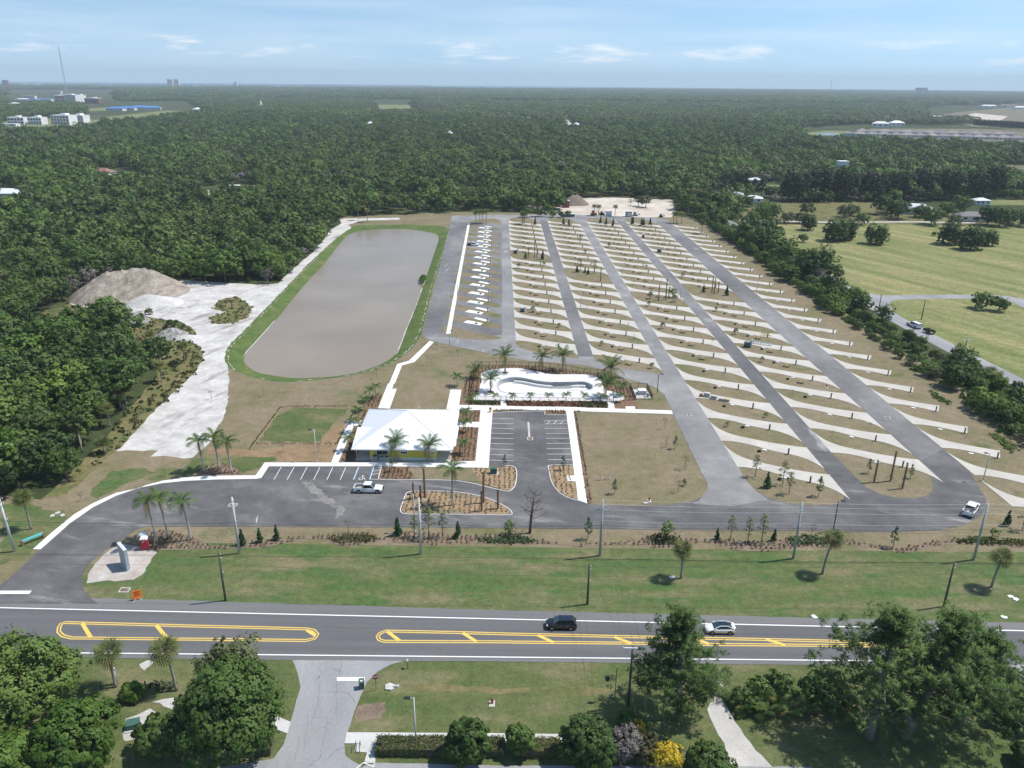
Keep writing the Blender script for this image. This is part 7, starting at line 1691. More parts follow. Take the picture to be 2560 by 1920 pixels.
t_ = thing('solar_beacon', 'small solar panel on a mast by the wooden pole', 'solar panel', (14.0, 81.2, 0), .3); MB().path([(0, 0, 0), (0, 0, 5.2)], .05, 5).build('mast', MAT['woodpole'], t_); MB().path([(0, 0, 3.6), (-1.0, 0, 3.7)], .03, 4).build('arm', MAT['iron'], t_); MB().hexa([(-1.5,-.2,3.4),(-1.0,-.2,3.4),(-1.0,.1,3.4),(-1.5,.1,3.4),(-1.5,0,3.95),(-1.0,0,3.95),(-1.0,.3,3.95),(-1.5,.3,3.95)]).build('panel', MAT['glass'], t_)
t_ = thing('gate_post', 'rusty post by the brush heap south of the highway', 'post', (*T(0,3,1262,985), .02)); MB().path([(0, 0, 0), (.05, 0, 1.5)], [.12, .09], 6).build('shaft', MAT['boots'], t_)
t_ = thing('brush_heap', 'dark heap of cut brush by the slim sabal palm', 'brush heap', (*T(0,3,1400,965), .02)); add('twigs', crown('twigs', [(-.9, 0, .3, .8, .4), (.2, 0, .35, .9, .45), (1.2, .1, .3, .7, .35)], 16, 8, .13, FOL['casu'], 78), t_)
for i, (u, v) in enumerate(((875,975),(935,985))):
    t_ = thing('fence_post', ('left','right')[i]+' dark short post by the shaggy sabal palm', 'post', (*T(0,3,u,v), .02), 0, 'short posts'); MB().path([(0, 0, 0), (0, 0, 1.2)], [.09, .07], 6).build('shaft', MAT['woodpole'], t_)
# scraps of white litter
for i, (c, r, u, v) in enumerate(((3,3,2095,180),(3,3,2140,205),(3,3,1090,318),(3,3,400,355),(3,3,2040,360),(2,3,1385,15),(0,2,500,1115),(0,2,455,1140),(0,2,540,1138))):
    t_ = thing('debris', ('larger sheet','smaller sheet','first scrap','second scrap','third scrap','white ring','first lump','second lump','third lump')[i]+' of pale debris on the grass', 'debris', (*T(c, r, u, v), .03), i*.7, 'pale debris on the grass')
    MB().prism([(-.45,-.3),(.4,-.35),(.5,.2),(.05,.4),(-.4,.25)], 0, .09+.03*(i % 3)).build('piece', MAT['wallpale'] if i < 6 else MAT['stone'], t_)
# ================================================================== CAMP FURNITURE
ROWN = ['pond lane bay row','first pad row','second pad row','third pad row','fourth pad row','fifth pad row']
pb0 = MB().box(0, 0, 0, .3, .26, 1.25).mesh('post', MAT['ped']); pc0 = MB().hexa([(-.19,-.17,1.25),(.19,-.17,1.25),(.19,.17,1.25),(-.19,.17,1.25),(-.19,-.17,1.3),(.19,-.17,1.3),(.19,.17,1.42),(-.19,.17,1.42)]).mesh('cap', MAT['ped']); pd0 = MB().box(0, -.14, .6, .22, .03, .5).mesh('socket_panel', MAT['black'])
for (ci, ri, x, y, rz) in PED:
    t_ = thing('utility_pedestal', 'grey utility pedestal, '+ORD[ri]+' from the near end of the '+ROWN[ci], 'pedestal', (x, y, .05), rz, 'utility pedestals at the pads')
    add('post', pb0, t_); add('cap', pc0, t_); add('socket_panel', pd0, t_)
fr0 = MB().lathe([(.42, 0), (.42, .28), (.38, .28), (.38, .05), (.0, .05)], 12).mesh('ring', MAT['iron'])
fg0 = MB(); [fg0.box(-.3+.15*k, 0, .27, .03, .7, .02) for k in range(5)]; fg0 = fg0.mesh('grill', MAT['black'])
for (ci, ri, x, y, rz) in FIRE:
    t_ = thing('fire_ring', 'black iron fire ring, '+ORD[ri]+' from the near end of the '+ROWN[ci], 'fire ring', (x, y, .05 if ci else .12), rz, 'fire rings on the pad lawns'); add('ring', fr0, t_); add('grill', fg0, t_)
tt = MB(); [tt.box(0, -.3+.15*k, .72, 1.8, .135, .05) for k in range(5)]; tt = tt.mesh('table_top', MAT['tablew'])
bn = MB().box(0, 0, .42, 1.8, .26, .05).mesh('bench', MAT['tablew'])
lg = MB(); [lg.path([(s*.65, -.65, 0), (s*.65, -.25, .72)], .04, 4).path([(s*.65, .65, 0), (s*.65, .25, .72)], .04, 4).box(s*.65, 0, .38, .05, 1.5, .06) for s in (-1, 1)]; lg = lg.mesh('frame', MAT['black'])
for (ci, ri, x, y, rz) in TABLE:
    t_ = thing('picnic_table', 'brown picnic table, '+ORD[ri]+' from the near end of the '+ROWN[ci], 'picnic table', (x, y, .04), rz, 'picnic tables on the pad lawns')
    add('table_top', tt, t_); add('bench', bn, t_, (0, -.72, 0)); add('bench', bn, t_, (0, .72, 0)); add('frame', lg, t_)
bx0 = MB().box(0, 0, 0, .95, .62, .1).mesh('collar', MAT['hydwhite']); bx1 = MB().box(0, 0, .1, .75, .42, .03).mesh('lid', MAT['white'])
for (ci, ri, x, y, rz) in BOX:
    t_ = thing('valve_box', 'white valve box lid, '+ORD[ri]+' from the near end of the '+ROWN[ci], 'valve box', (x, y, .05), rz, 'valve box lids by the pads'); add('collar', bx0, t_); add('lid', bx1, t_)
def pallet(x, y, label, sx, sy, sz, mat, rz=-.5):
    t_ = thing('pallet_load', label, 'pallet', (x, y, .09), rz, 'pallet loads on the pads')
    for k in range(3): MB().box(0, -sy/2+.1+k*(sy-.2)/2, 0, sx, .12, .12).build('skid', MAT['stake'], t_)
    for k in range(max(2, int(sz/.25))):
        n = 3
        for j in range(n): MB().box(-sx/2+sx*(j+.5)/n, 0, .12+k*.25, sx/n-.03, sy-.05, .23).build('block', MAT[mat], t_)
for i, (u, v, sx, sz, mt) in enumerate(((622,606,.7,.4,'brick'),(703,612,1.6,1.0,'stone'),(800,640,1.6,.8,'stone'),(900,662,1.1,.7,'stone'),(975,676,1.5,.5,'stake'))):
    pallet(*gpoint(1640,880,400,u,v+8), ('smallest brick pallet','tallest grey block pallet','second grey block pallet','narrow grey block pallet','low timber pallet')[i]+' on the pad beside the two way lane', sx, 1.0, sz, mt)
def golf_box(p, label, s=1.0):
    t_ = thing('chiller_unit', label, 'equipment', (*p, .05), -.5, 'loose equipment on the pads', s); MB().box(0, 0, .2, 1.4, 1.0, 1.0).build('case', MAT['green'], t_); MB().box(0, 0, 1.2, 1.5, 1.1, .08).build('lid', MAT['ped'], t_); MB().box(.95, .2, 0, .35, .8, 2.0).build('panel', MAT['galv'], t_)
    for k in (-1, 1): MB().path([(k*.5, -.5, .2), (k*.5, .5, .2)], .2, 8).build('roller', MAT['tyre'], t_)
golf_box(T(2,1,2030,1340), 'green machine with grey panel on the fourth row pad', 1.25); golf_box(T(2,1,1270,520), 'green machine on the far fourth row pad', 1.1); golf_box(T(2,1,30,530), 'green machine at the planted cell of the first row', 1.1); golf_box(T(2,1,90,1035), 'dark machine on the first row lawn', .9)
for i, (u, v) in enumerate(((2185,1245),(2200,1262))):
    t_ = thing('yellow_barrier', ('rear','front')[i]+' yellow work barrier by the fifth lane', 'barrier', (*T(2,1,u,v), .09), -.4, 'yellow work barriers'); MB().box(0, 0, .7, 2.6, .1, .25).build('board', MAT['yellow'], t_)
    for s in (-1, 1): MB().path([(s, -.5, 0), (s, 0, .9), (s, .5, 0)], .05, 4).build('leg', MAT['yellow'], t_)
t_ = thing('stacked_chairs', 'rows of small white chairs on the fourth row pad', 'chairs', (*T(2,1,2150,1320), .09), -.45)
for k in range(9): MB().box(-3+.75*k, 0, .4, .45, .45, .05).box(-3+.75*k, .2, .45, .45, .05, .45).build('chair', MAT['white'], t_); MB().box(-3+.75*k, 0, 0, .35, .35, .4).build('chair_legs', MAT['galv'], t_)
# ================================================================== POOL FENCE AND YARD
def fence(P, h, label, step=2.0, name='iron_fence', closed=False):
    t_ = thing(name, label, 'fence', (*P[0], .05)); o = P[0]; pk = MB(); rl = MB()
    for k in range(len(P)-1):
        a, b_ = Vector((P[k][0]-o[0], P[k][1]-o[1], 0)), Vector((P[k+1][0]-o[0], P[k+1][1]-o[1], 0)); L = (b_-a).length; n = max(1, round(L/step))
        for i in range(n+(k == len(P)-2)):
            p = a.lerp(b_, i/n); MB().box(p.x, p.y, 0, .09, .09, h+.06).build('post', MAT['iron'], t_)
        for zz in (.12, h-.15, h-.02): rl.path([a+Vector((0, 0, zz)), b_+Vector((0, 0, zz))], .022, 4, False)
        m = int(L/.14)
        for i in range(m):
            p = a.lerp(b_, (i+.5)/m); pk.box(p.x, p.y, .1, .018, .018, h-.1)
    rl.build('rail', MAT['iron'], t_); tag(pk.build('pickets', MAT['iron'], t_), kind='stuff')
FP = Q(1140,860,320,[(775,988),(235,972),(330,372),(700,372),(1000,376),(1500,395),(1900,440),(2212,498)]) + Q(1380,860,280,[(1030,598),(1240,668),(1400,770),(1540,880),(1590,985),(1640,1110),(1420,1130),(1215,1150)])
fence(FP, 1.3, 'black picket fence round the back and sides of the pool'); fence(Q(1140,860,320,[(865,990),(1300,994),(1900,1000)])+Q(1380,860,280,[(400,1150),(800,1150),(1090,1152)]), 1.2, 'black picket fence along the pool front bed')
YF = Q(1380,860,280,[(1548,888),(1700,880),(1870,888),(1980,1105),(1650,1105)]); fence(YF, 1.6, 'black fence round the pool pump yard')
sheet('pump_slab', Q(1380,860,280,[(1600,900),(1860,900),(1960,1080),(1660,1080)]), .1, MAT['walk_old'], .1)
for i, u in enumerate((1735, 1815)):
    t_ = thing('pool_heater', ('left','right')[i]+' white pool heater in the pump yard', 'heater', (*gpoint(1380,860,280,u,985), .1), 0, 'pool heaters'); MB().box(0, 0, 0, .95, 1.9, 1.1).build('case', MAT['wallpale'], t_); MB().box(0, 0, 1.1, 1.0, 1.95, .06).build('lid', MAT['white'], t_); MB().box(0, -.97, .2, .7, .04, .6).build('grille', MAT['galv'], t_)
t_ = thing('filter_tank', 'grey filter box at the pump yard front', 'tank', (*gpoint(1380,860,280,1890,1050), .1)); MB().lathe([(.35, 0), (.35, .9), (.2, 1.1)], 10).build('tank', MAT['galv'], t_); MB().path([(0, 0, .5), (-.9, 0, .5)], .06, 6).build('pipe', MAT['white'], t_)
for i, (q, rr_) in enumerate(((gpoint(1140,860,320,850,520),1.15),(gpoint(1140,860,320,590,855),1.15),(gpoint(1380,860,280,1055,1060),1.2))):
    t_ = thing('round_planter', ('back','left end','right end')[i]+' round kerbed planter on the pool deck', 'planter', (*q, .11), 0, 'round planters on the pool deck'); MB().lathe([(rr_, 0), (rr_, .3), (rr_-.18, .3), (rr_-.18, .05), (0, .05)], 22).build('rim', MAT['walk'], t_); MB().lathe([(rr_-.2, 0), (rr_-.2, .2), (.1, .26)], 18).build('soil', MAT['soil'], t_)
    add('groundcover', crown('groundcover', [(0, 0, .25, .6, .15)], 16, 6, .12, FOL['oak'], 80+i), t_)
for i, pp in enumerate((Q(1140,860,320,[(778,988),(862,988)]), Q(1380,860,280,[(1130,1150),(1210,1152)]))):
    t_ = thing('pool_gate', ('left','right')[i]+' black gate in the pool front fence', 'gate', (*pp[0], .11), math.atan2(pp[1][1]-pp[0][1], pp[1][0]-pp[0][0])); L = math.hypot(pp[1][0]-pp[0][0], pp[1][1]-pp[0][1])
    for x_ in (0, L): MB().box(x_, 0, 0, .1, .1, 1.6).build('post', MAT['iron'], t_)
    for zz in (.1, 1.1): MB().box(L/2, 0, zz, L, .05, .05).build('rail', MAT['iron'], t_)
    for k in range(8): MB().box(L*(k+1)/9, 0, .1, .02, .02, 1.0).build('picket', MAT['iron'], t_)
# ================================================================== BED PLANTS (ground cover)
def scatter_bed(name, P, step, size, fol, label, seed, edge=False, h=.35, jit=.18, drop=.08):
    rng_ = np.random.default_rng(seed); pts = []
    if edge:
        for k in range(len(P)-1):
            L = math.hypot(P[k+1][0]-P[k][0], P[k+1][1]-P[k][1]); n = int(L/step)
            for i in range(n): t = (i+.5)/n; pts.append((P[k][0]+(P[k+1][0]-P[k][0])*t, P[k][1]+(P[k+1][1]-P[k][1])*t))
    else:
        xs = [p[0] for p in P]; ys = [p[1] for p in P]
        for y_ in np.arange(min(ys), max(ys), step):
            for x_ in np.arange(min(xs), max(xs), step):
                q = (x_+rng_.uniform(-jit, jit)*step, y_+rng_.uniform(-jit, jit)*step)
                if inside(P, *q): pts.append(q)
    C_ = []; Nn = []; To = []
    for (x_, y_) in pts:
        if rng_.random() < drop: continue
        n = 11; d = sphere_dirs(n, rng_, -.1); k_ = rng_.uniform(.7, 1.25) if jit < .3 else rng_.uniform(.35, 1.6); C_.append(np.array([x_, y_, .16*k_])+d*np.array([size, size, h])*k_); Nn.append(d+rng_.normal(size=(n, 3))*.3); To.append(np.clip(rng_.random()+rng_.normal(size=n)*.15, 0, 1))
    if not C_: return
    V, F = leaf_quads(np.concatenate(C_), np.concatenate(Nn), size*.55, rng_)
    o = add(name, npmesh(name, V, F, FOL[fol], False, np.concatenate(To))); tag(o, label, 'ground cover', kind='stuff')
for i, (k, st, sz, fo) in enumerate((('b1',1.1,.26,'shrub'),('b2',.95,.22,'shrub'),('b3',1.0,.22,'shrub'),('b4',.9,.22,'shrub'),('b5',1.0,.19,'shrub'),('b6',1.0,.19,'shrub'),('b7',1.0,.19,'shrub'),('b8',.75,.2,'shrub'),('b9',.7,.22,'shrub'),('front1',.85,.22,'shrub'),('royal',.9,.24,'rust'))):
    scatter_bed('bed_plants', BEDS[k], st, sz, fo, 'low young plants set out in the mulch bed', 200+i)
mulp2 = [p for p in MULP]
class _D: pass
def ring_bed():
    P = MULP; pts = []
    rng_ = np.random.default_rng(44); xs = [p[0] for p in P]; ys = [p[1] for p in P]; C_ = []; Nn = []; To = []
    for y_ in np.arange(min(ys), max(ys), .95):
        for x_ in np.arange(min(xs), max(xs), .95):
            if inside(P, x_, y_) and not inside(DECK, x_, y_) and y_ > 186: C_.append((x_+rng_.uniform(-.2, .2), y_+rng_.uniform(-.2, .2)))
    return C_
cl = ring_bed(); rng_ = np.random.default_rng(45); AA = []; NN = []; TT_ = []
for q in cl:
    n = 10; d = sphere_dirs(n, rng_, -.1); s_ = rng_.uniform(.15, .3); AA.append(np.array([*q, .15])+d*s_); NN.append(d); TT_.append(np.full(n, rng_.random()))
V, F = leaf_quads(np.concatenate(AA), np.concatenate(NN), .13, rng_); tag(add('bed_plants', npmesh('bed_plants', V, F, FOL['shrub'], False, np.concatenate(TT_))), 'low young plants in the red mulch round the pool', 'ground cover', kind='stuff')
scatter_bed('bed_plants', Q(1140,860,320,[(240,1000),(760,1000),(765,1060),(200,1050)])+[], .5, .3, 'dark', 'dense dark shrubs of the pool front bed', 230, h=.5)
scatter_bed('bed_plants', Q(1140,860,320,[(875,1005),(2212,1010),(2212,1085),(880,1075)]), .5, .32, 'rust', 'dense dark red shrubs of the pool front bed', 231, h=.5)
scatter_bed('bed_plants', Q(1380,860,280,[(500,1165),(1080,1160),(1105,1262),(500,1255)]), .5, .32, 'shrub', 'dense dark shrubs of the right pool front bed', 232, h=.5)
scatter_bed('hedge_plants', EDGE[0], .55, .2, 'shrub', 'row of tiny hedge plants outlining the lawn', 233, True)
for i, L in enumerate(([12,(620,1330),(750,1310),(960,1310),(1060,1340),(960,1370),(800,1385),(680,1370)],[12,(1880,1330),(2212,1330),(2212,1390),(2000,1375),(1880,1360)],[22,(0,1310),(150,1330),(200,1360),(120,1385),(0,1390)],[22,(1180,1330),(1300,1300),(1420,1330),(1480,1370),(1350,1400),(1200,1385)],[32,(160,1340),(320,1310),(480,1335),(480,1395),(200,1400)],[32,(1640,1345),(1800,1330),(2212,1360),(2212,1400),(1900,1390),(1640,1385)])):
    scatter_bed('bed_plants', TP(L), .55, .3, ('shrub','cone','cone','shrub','cone','hedge')[i], 'dense clump of groundcover in the front mulch bed', 240+i, h=.4)
scatter_bed('bed_plants', TP([32,(1380,60),(1440,80),(1580,160),(1560,190),(1440,130)]), .7, .4, 'bright', 'bright vine patch at the hedgerow foot', 250, h=.4); scatter_bed('bed_plants', TP([32,(1900,440),(2000,440),(2180,580),(2100,600)]), .8, .4, 'bright', 'green groundcover strip along the hedgerow', 251, h=.4)
scatter_bed('reeds', curve(TP([11,(1410,760),(1430,725),(1465,725),(1460,770),(1430,780)]), 2), .4, .35, 'bright', 'round clump of reeds at the pond edge', 252, h=.25)
scatter_bed('weeds', TP([1,(1830,1010),(1900,930),(2050,900),(2130,960),(2190,990),(2150,1080),(2020,1140),(1840,1140),(1800,1080),(1960,1040)]), 1.3, .4, 'shrub', 'scattered weeds in the white sand', 253, jit=.8, drop=.45)
scatter_bed('rough_growth', TP([1,(150,1210),(600,960),(820,1090),(1330,1085),(1680,1190),(1650,1290),(1760,1380),(1760,1480),(1680,1590),2,(1550,50),(1300,290),(1010,590),(930,640),(760,790),(860,530),(1100,250),(1250,60),1,(1350,1600),(1300,1300),(900,1200),(300,1230)]), 1.7, .55, 'shrub', 'rough weedy growth along the wood edge', 254, h=.5, jit=.8, drop=.3)
# ================================================================== EARTH HEAPS
def mound(name, cx, cy, rx, ry, h, rz, seed, mat, label, ridge=.5, n=46):
    V = []; F = []
    X = np.linspace(-1, 1, n); A, B = np.meshgrid(X, X); r = np.sqrt(A*A+B*B)
    hh = np.clip(1-np.sqrt((np.maximum(np.abs(A)-ridge*.45, 0)/(1-ridge*.45))**2+B*B), 0, 1)
    hh = hh**.85+.0
    nz = vnoise((A+seed)*40, B*40, 9, seed)*.16+vnoise((A+seed)*150, B*14, 5, seed+1)*.09
    hz = h*np.where(hh > 0, hh*(1-.18+nz), 0)-.15
    c, s = math.cos(rz), math.sin(rz); x = A*rx; y = B*ry
    V = np.stack([x*c-y*s, x*s+y*c, hz], -1).reshape(-1, 3); idx = np.arange(n*n).reshape(n, n)
    F = np.stack([idx[:-1, :-1], idx[:-1, 1:], idx[1:, 1:], idx[1:, :-1]], -1).reshape(-1, 4)
    keep = (hh[:-1, :-1]+hh[1:, 1:]+hh[1:, :-1]+hh[:-1, 1:]).ravel() > 0
    o = add(name, npmesh(name, V, F[keep], MAT[mat], True), None, (cx, cy, .05)); tag(o, label, 'heap'); return o
p_ = T(0,1,1130,880); mound('sand_pile', p_[0], p_[1], 21, 15, 9.8, .42, 5, 'pile', 'tall brown grey sand pile at the end of the haul road', .75, 70)
p_ = T(0,1,1330,960); mound('sand_pile', p_[0], p_[1], 11, 8, 3.4, -.2, 6, 'sand', 'lower white sand heap in front of the tall pile', .4)
p_ = T(0,1,1490,1020); mound('sand_pile', p_[0], p_[1], 6, 4.5, 1.8, .1, 7, 'sand', 'small white sand heap nearest the track', .3)
p_ = T(0,1,1150,1120); mound('rubble_heap', p_[0], p_[1], 6, 4, 3.0, .2, 8, 'rubble', 'grey rubble heap below the sand clearing', .3)
p_ = T(0,1,1480,1250); mound('rubble_heap', p_[0], p_[1], 6, 4, 3.2, .5, 9, 'rubble', 'grey rubble heap at the haul road bend', .3)
p_ = T(0,1,1620,1265); mound('rubble_heap', p_[0], p_[1], 5, 3, 1.4, .2, 10, 'sand', 'low pale heap touching the haul road', .3)
p_ = T(0,1,700,1060); mound('grassy_bank', p_[0], p_[1], 16, 7, 2.6, -.3, 11, 'rough', 'long grassy bank left of the sand clearing', .7)
for i, (u, v, rx, h) in enumerate(((480,258,10,7.5),(720,272,10,7.0),(270,235,8,4.0))):
    p_ = gpoint(1300,460,420,u,v); mound('earth_heap', p_[0], p_[1], rx, 7, h, .1*i, 12+i, 'soil', ('left','right','lower')[i]+' dark earth heap behind the red container', .4)
p_ = gpoint(1300,460,420,980,262); mound('earth_heap', p_[0], p_[1], 9, 5, 1.6, 0, 16, 'sand2', 'low pale heap in the sand clearing', .4)
# ================================================================== FAR BUILDINGS
def house(p, rz, w, d, h, rh, wallm, roofm, label, group=None, flatroof=False, wins=3, zz=0.1, name='house'):
    t_ = thing(name, label, 'building', (p[0], p[1], zz), rz, group)
    MB().box(0, 0, 0, w, d, h).build('wall', MAT[wallm], t_)
    if flatroof: MB().box(0, 0, h, w+.6, d+.6, .5).build('roof', MAT[roofm], t_)
    else:
        e = .6; L = max(0, (w-d)/2)
        P4 = [(-w/2-e, -d/2-e, h), (w/2+e, -d/2-e, h), (w/2+e, d/2+e, h), (-w/2-e, d/2+e, h)]; R1, R2_ = (-L, 0, h+rh), (L, 0, h+rh)
        MB().quad(P4[0], P4[1], R2_, R1).quad(P4[1], P4[2], R2_).quad(P4[2], P4[3], R1, R2_).quad(P4[3], P4[0], R1).quad(*P4[::-1]).build('roof', MAT[roofm], t_)
    for k in range(wins):
        x_ = -w/2+w*(k+.5)/wins; MB().box(x_, -d/2-.03, h*.4, w/wins*.4, .08, h*.35).build('window', MAT['glass'], t_)
    MB().box(w*.5/max(1, wins) if wins > 1 else w*.3, -d/2-.03, 0, 1.1, .08, min(2.2, h*.7)).build('door', MAT['trim'], t_)
    return t_
def tower(p, rz, w, d, h, floors, bays, wallm, bandm, label, roofm='wallwhite', name='office_building'):
    t_ = thing(name, label, 'building', (p[0], p[1], .1), rz); MB().box(0, 0, 0, w, d, h).build('wall', MAT[wallm], t_); MB().box(0, 0, h, w+.5, d+.5, .9).build('roof', MAT[roofm], t_); MB().box(w*.1, 0, h+.9, w*.25, d*.5, 2.8).build('plant_room', MAT[roofm], t_)
    fh = h/floors
    for f in range(floors):
        for k in range(bays):
            MB().box(-w/2+w*(k+.5)/bays, -d/2-.08, f*fh+fh*.3, w/bays*.6, .2, fh*.5).build('window', MAT['glass'], t_)
    for f in range(1, floors+1):
        MB().box(0, -d/2-.05, f*fh-.3, w+.02, .16, .5).build('floor_band', MAT[bandm], t_)
    return t_
q = lambda u, v: gpoint(0,180,500,u,v)
tower(q(790,345), -.3, 62, 24, 24, 6, 9, 'wallwhite', 'wallpale', 'long white six storey hospital block on the horizon left'); tower(q(672,350), .5, 24, 26, 23, 6, 3, 'brick', 'wallwhite', 'brick red end block of the far hospital')
tower(q(905,338), -.25, 22, 20, 22, 5, 3, 'wallwhite', 'wallpale', 'white stair tower at the hospital right end'); tower(q(1040,348), -.1, 46, 22, 15, 4, 7, 'brick', 'wallwhite', 'lower brick and white wing right of the hospital')
tower(q(720,580), -.15, 34, 22, 14.5, 3, 6, 'wallwhite', 'brick', 'white and brick office block, larger half'); tower(q(890,572), -.1, 26, 20, 13.5, 3, 5, 'wallwhite', 'brick', 'white and brick office block, right half')
tower(q(205,580), .1, 26, 16, 11, 2, 5, 'wallwhite', 'wallpale', 'left low white office box near the left edge'); tower(q(425,580), -.1, 25, 17, 11, 2, 5, 'wallwhite', 'wallpale', 'right low white office box near the left edge')
house(q(60,605), .1, 40, 14, 4.5, 1, 'wallwhite', 'roofpale', 'pale canopy building at the far left edge', None, True)
for i, (u, v, w) in enumerate(((1290,430,40),(1420,424,36),(1560,415,44),(1690,420,40))):
    house(q(u, v), .1*i, w, 22, 6, 4, 'wallpale', 'roofblue', ORD[i]+' blue roofed school hall from the left', 'blue roofed school halls', wins=5, name='school_hall')
for i, (u, v, w, rm) in enumerate(((330,300,44,'roofpale'),(260,340,36,'wallwhite'),(360,345,40,'roofblue'),(500,338,46,'roofblue'),(640,240,38,'wallwhite'),(170,395,22,'wallwhite'),(690,195,30,'wallwhite'))):
    house(q(u, v), .1, w, 20, 11, 2, 'wallpale', rm, ('pale roofed','white roofed','left blue roofed','right blue roofed','long white','small white','most distant white')[i]+' hall near the far hospital', 'halls near the hospital', i % 2 == 0, 5, name='hall')
for i, (x, y, w, h_) in enumerate(((16,206,40,30),(427,211,40,46),(443,211,40,46),(590,213,22,30),(2296,223.6,44,40),(2310,223.6,44,40))):
    p = G(x, max(y, 214)+3); k_ = 7200/math.hypot(*p); p = (p[0]*k_, p[1]*k_)
    t_ = thing('apartment_tower', ('brown block on the left horizon','left of the twin pale towers on the horizon','right of the twin pale towers on the horizon','tiny block on the middle horizon','left of the twin towers on the right horizon','right of the twin towers on the right horizon')[i], 'building', (*p, 0))
    MB().box(0, 0, 0, w, 20, h_+22).build('wall', MAT['brick' if i == 0 else 'wallpale'], t_)
    for f in range(6): MB().box(0, -10.1, 14+f*(h_+8)/6, w*.9, .4, 2.2).build('window_band', MAT['glass'], t_)
SP = [(1440,320,10,'roofpale'),(560,331,9,'wallwhite'),(926,318,9,'wallwhite'),(1042,312,10,'roofbrown'),(651,270,18,'wallwhite'),(495,279,16,'wallwhite'),(443,238,18,'wallwhite'),(1100,252,50,'wallwhite'),(1128,250,34,'wallwhite'),(1775,243,60,'wallwhite'),(1805,240,70,'wallwhite'),(1835,243,60,'wallwhite'),(1692,245,30,'wallwhite'),(2264,252,26,'wallwhite'),(2395,242,44,'wallwhite'),(1480,237,30,'wallwhite'),(1482,256,26,'wallwhite'),(1604,234,20,'wallwhite'),(2270,264,22,'wallwhite'),(1321,304,14,'wallwhite'),(2500,386,14,'wallwhite'),(2515,384,12,'roofpale'),(1550,386,8,'roofpale'),(670,424,8,'roofpale'),(1125,345,8,'roofpale'),(2340,300,30,'wallwhite'),(2470,268,60,'wallpale'),(2520,267,60,'roofbrown'),(2550,272,60,'wallpale'),(2240,314,26,'wallwhite'),(2200,316,30,'wallpale')]
for i, (x, y, w, rm) in enumerate(SP):
    far = y < 300
    house(G(x, y+2), .2*((i*3) % 5-2), w, min(w, 16), 7.5 if far else 7.0, 4.0, 'wallwhite', rm, 'pale roofed house showing through the far woodland', 'houses in the far woodland', False, 2 if far else 3)
t_ = thing('church', 'white church with a pointed steeple in the far woodland', 'building', (*G(651, 273), .1)); MB().box(0, 0, 0, 18, 12, 8).build('nave', MAT['wallwhite'], t_); MB().box(3, 0, 0, 5, 5, 14).build('tower', MAT['wallwhite'], t_); MB().lathe([(3.2, 14), (.1, 24)], 4, (3, 0, 0)).build('steeple', MAT['wallwhite'], t_); MB().box(0, -6.1, 2, 2, .1, 3).build('door', MAT['glass'], t_)
# near ones
house(gpoint(200,400,480,278,182), -.35, 17, 11, 3.2, 3.2, 'wallwhite', 'roofbrown', 'white house with brown hip roof in the left woodland'); house(gpoint(200,400,480,675,240), .5, 15, 10, 3.2, 2.4, 'wallpale', 'roofpale', 'pale metal roofed house right of the brown roof')
house(gpoint(200,400,480,1765,362), .1, 9, 5, 3.8, .4, 'wallwhite', 'wallwhite', 'white box trailer in the sandy woodland yard', None, True, 1); sheet('woodland_yard', rough([G(x, y) for x, y in ((500,478),(560,472),(632,468),(640,476),(600,490),(520,496))], 3, .8), .05, MAT['sand2'])
sheet('house_yard', rough([G(x, y) for x, y in ((255,440),(320,430),(345,440),(330,450),(260,452))], 3, .8), .05, MAT['farfield'])
house(G(8,502), .1, 26, 14, 5.5, 2.5, 'wallpale', 'roofpale', 'long pale roofed shed at the left edge woodland')
f = lambda u, v: gpoint(1720,380,840,u,v)
house(f(312,336), -.3, 8.5, 8, 6.2, 1.4, 'wallwhite', 'roofpale', 'two storey white house behind the hedgerow', wins=2); house(f(415,330), -.2, 14, 8, 3.0, 1.6, 'wallwhite', 'roofpale', 'low white wing beside the two storey house')
house(f(1500,405), -.4, 18, 11, 3.2, 3.0, 'wallpale', 'roofpale', 'pale roofed house under the big oaks'); house(f(1865,452), -.15, 16, 9, 3.2, 2.2, 'wallpale', 'roofgrey', 'cream house with grey roof behind the field'); house(f(1920,345), 0, 10, 7, 3, 1.5, 'wallpale', 'roofpale', 'small pale shed right of the big oaks')
house(f(1003,172), .1, 8, 7, 14, .5, 'wallwhite', 'wallwhite', 'tall white shed showing above the windbreak', None, True, 3); house(f(970,225), .1, 8, 8, 9, .5, 'wallwhite', 'wallwhite', 'narrow white shed in the windbreak gap', None, True, 2)
house(f(435,205), 0, 10, 7, 3, 1.6, 'wallpale', 'roofpale', 'open sided shed with pale roof by the meadow', wins=1); house(f(50,200), .1, 12, 8, 4, 2, 'brick', 'roofpale', 'red barn left of the meadow'); house(f(90,275), 0, 12, 8, 4, 2, 'wallwhite', 'roofpale', 'white shed behind the hedgerow trees'); house(f(175,395), .1, 12, 8, 3, 2, 'wallwhite', 'roofpale', 'white roof glimpsed through the hedgerow trees')
house(f(2180,245), -.1, 22, 12, 3.4, 3, 'wallwhite', 'roofgrey', 'white walled house with grey roof at the right edge'); house(f(2080,255), -.1, 16, 11, 3.4, 3, 'wallwhite', 'roofgrey', 'left white walled house beside the right edge one')
sheet('meadow', f and [f(420,215), f(640,215), f(640,235), f(420,240)], .04, MAT['farfield'])
MAT['roofgrey2'] = flat('warm_grey_shingle', (0.27, 0.24, 0.23), .85)
h_ = lambda u, v: gpoint(2000,200,560,u,v)
hs_ = []
for i in range(15): hs_.append((h_(470+118*i, 548+3.2*i), .1*((i*7) % 5-2)))
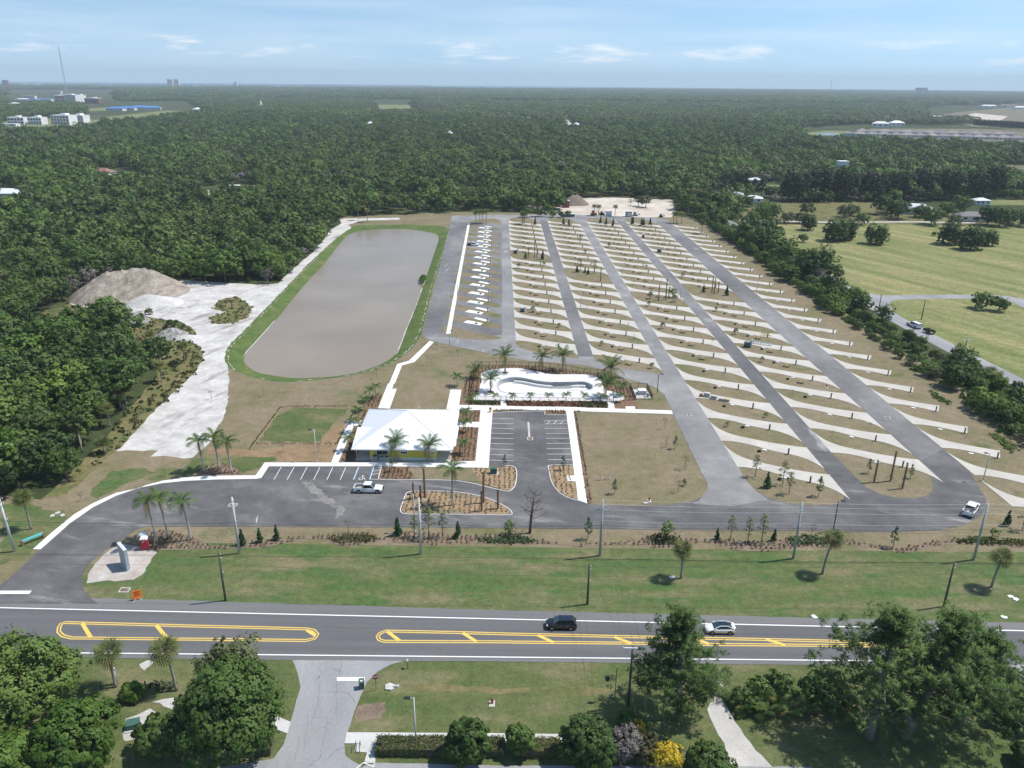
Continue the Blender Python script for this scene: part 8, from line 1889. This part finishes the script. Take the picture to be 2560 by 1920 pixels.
for i in range(14): hs_.append((h_(610+112*i, 522+2.6*i), .1*((i*5) % 5-2)))
for i, (p, rz) in enumerate(hs_):
    house(p, rz, 17+(i % 3)*2, 14, 3.4, 3.6, ('wallpale', 'wallwhite')[i % 2], ('roofgrey', 'roofgrey2')[i % 2], ORD[i % 15]+' house from the left in the '+('front' if i < 15 else 'back')+' suburban row', 'houses of the distant suburb')
def mast(p, h, label, w=3.0):
    t_ = thing('radio_mast', label, 'mast', (*p, 0)); L3 = [(w*math.cos(a), w*math.sin(a)) for a in (0, 2.09, 4.19)]
    for a in L3: MB().path([(a[0], a[1], 0), (a[0]*.5, a[1]*.5, h)], .55, 4).build('leg', MAT['redcont'] if 0 else MAT['galv'], t_)
    br_ = MB(); n = int(h/9)
    for k in range(n):
        z0, z1 = h*k/n, h*(k+1)/n; s0, s1 = 1-.5*k/n, 1-.5*(k+1)/n
        for j in range(3):
            a, b_ = L3[j], L3[(j+1) % 3]; br_.path([(a[0]*s0, a[1]*s0, z0), (b_[0]*s1, b_[1]*s1, z1)], .3, 3, False)
    br_.build('bracing', MAT['galv'], t_)
pm = G(166, 226); kk = 4600/math.hypot(*pm); mast((pm[0]*kk, pm[1]*kk), 212, 'tall lattice radio mast on the left horizon')
pm = G(2075, 232); kk = 6500/math.hypot(*pm); mast((pm[0]*kk, pm[1]*kk), 112, 'small lattice mast on the right horizon', 2.5)
# ================================================================== HAZE
hz = MB().box(0, 7400, -4.0, 36000, 18600, 226).build('haze', None)
hz.data.materials.clear()
m = bpy.data.materials.new('haze_air'); m.use_nodes = True; t = m.node_tree; t.nodes.clear()
pv = N(t, 'ShaderNodeVolumePrincipled'); pv.inputs['Color'].default_value = (0.78, 0.90, 1.0, 1); pv.inputs['Density'].default_value = 0.000095; pv.inputs['Anisotropy'].default_value = 0.0
mo = N(t, 'ShaderNodeOutputMaterial'); t.links.new(pv.outputs[0], mo.inputs['Volume']); hz.data.materials.append(m)
tag(hz, None, None, None, 'stuff')
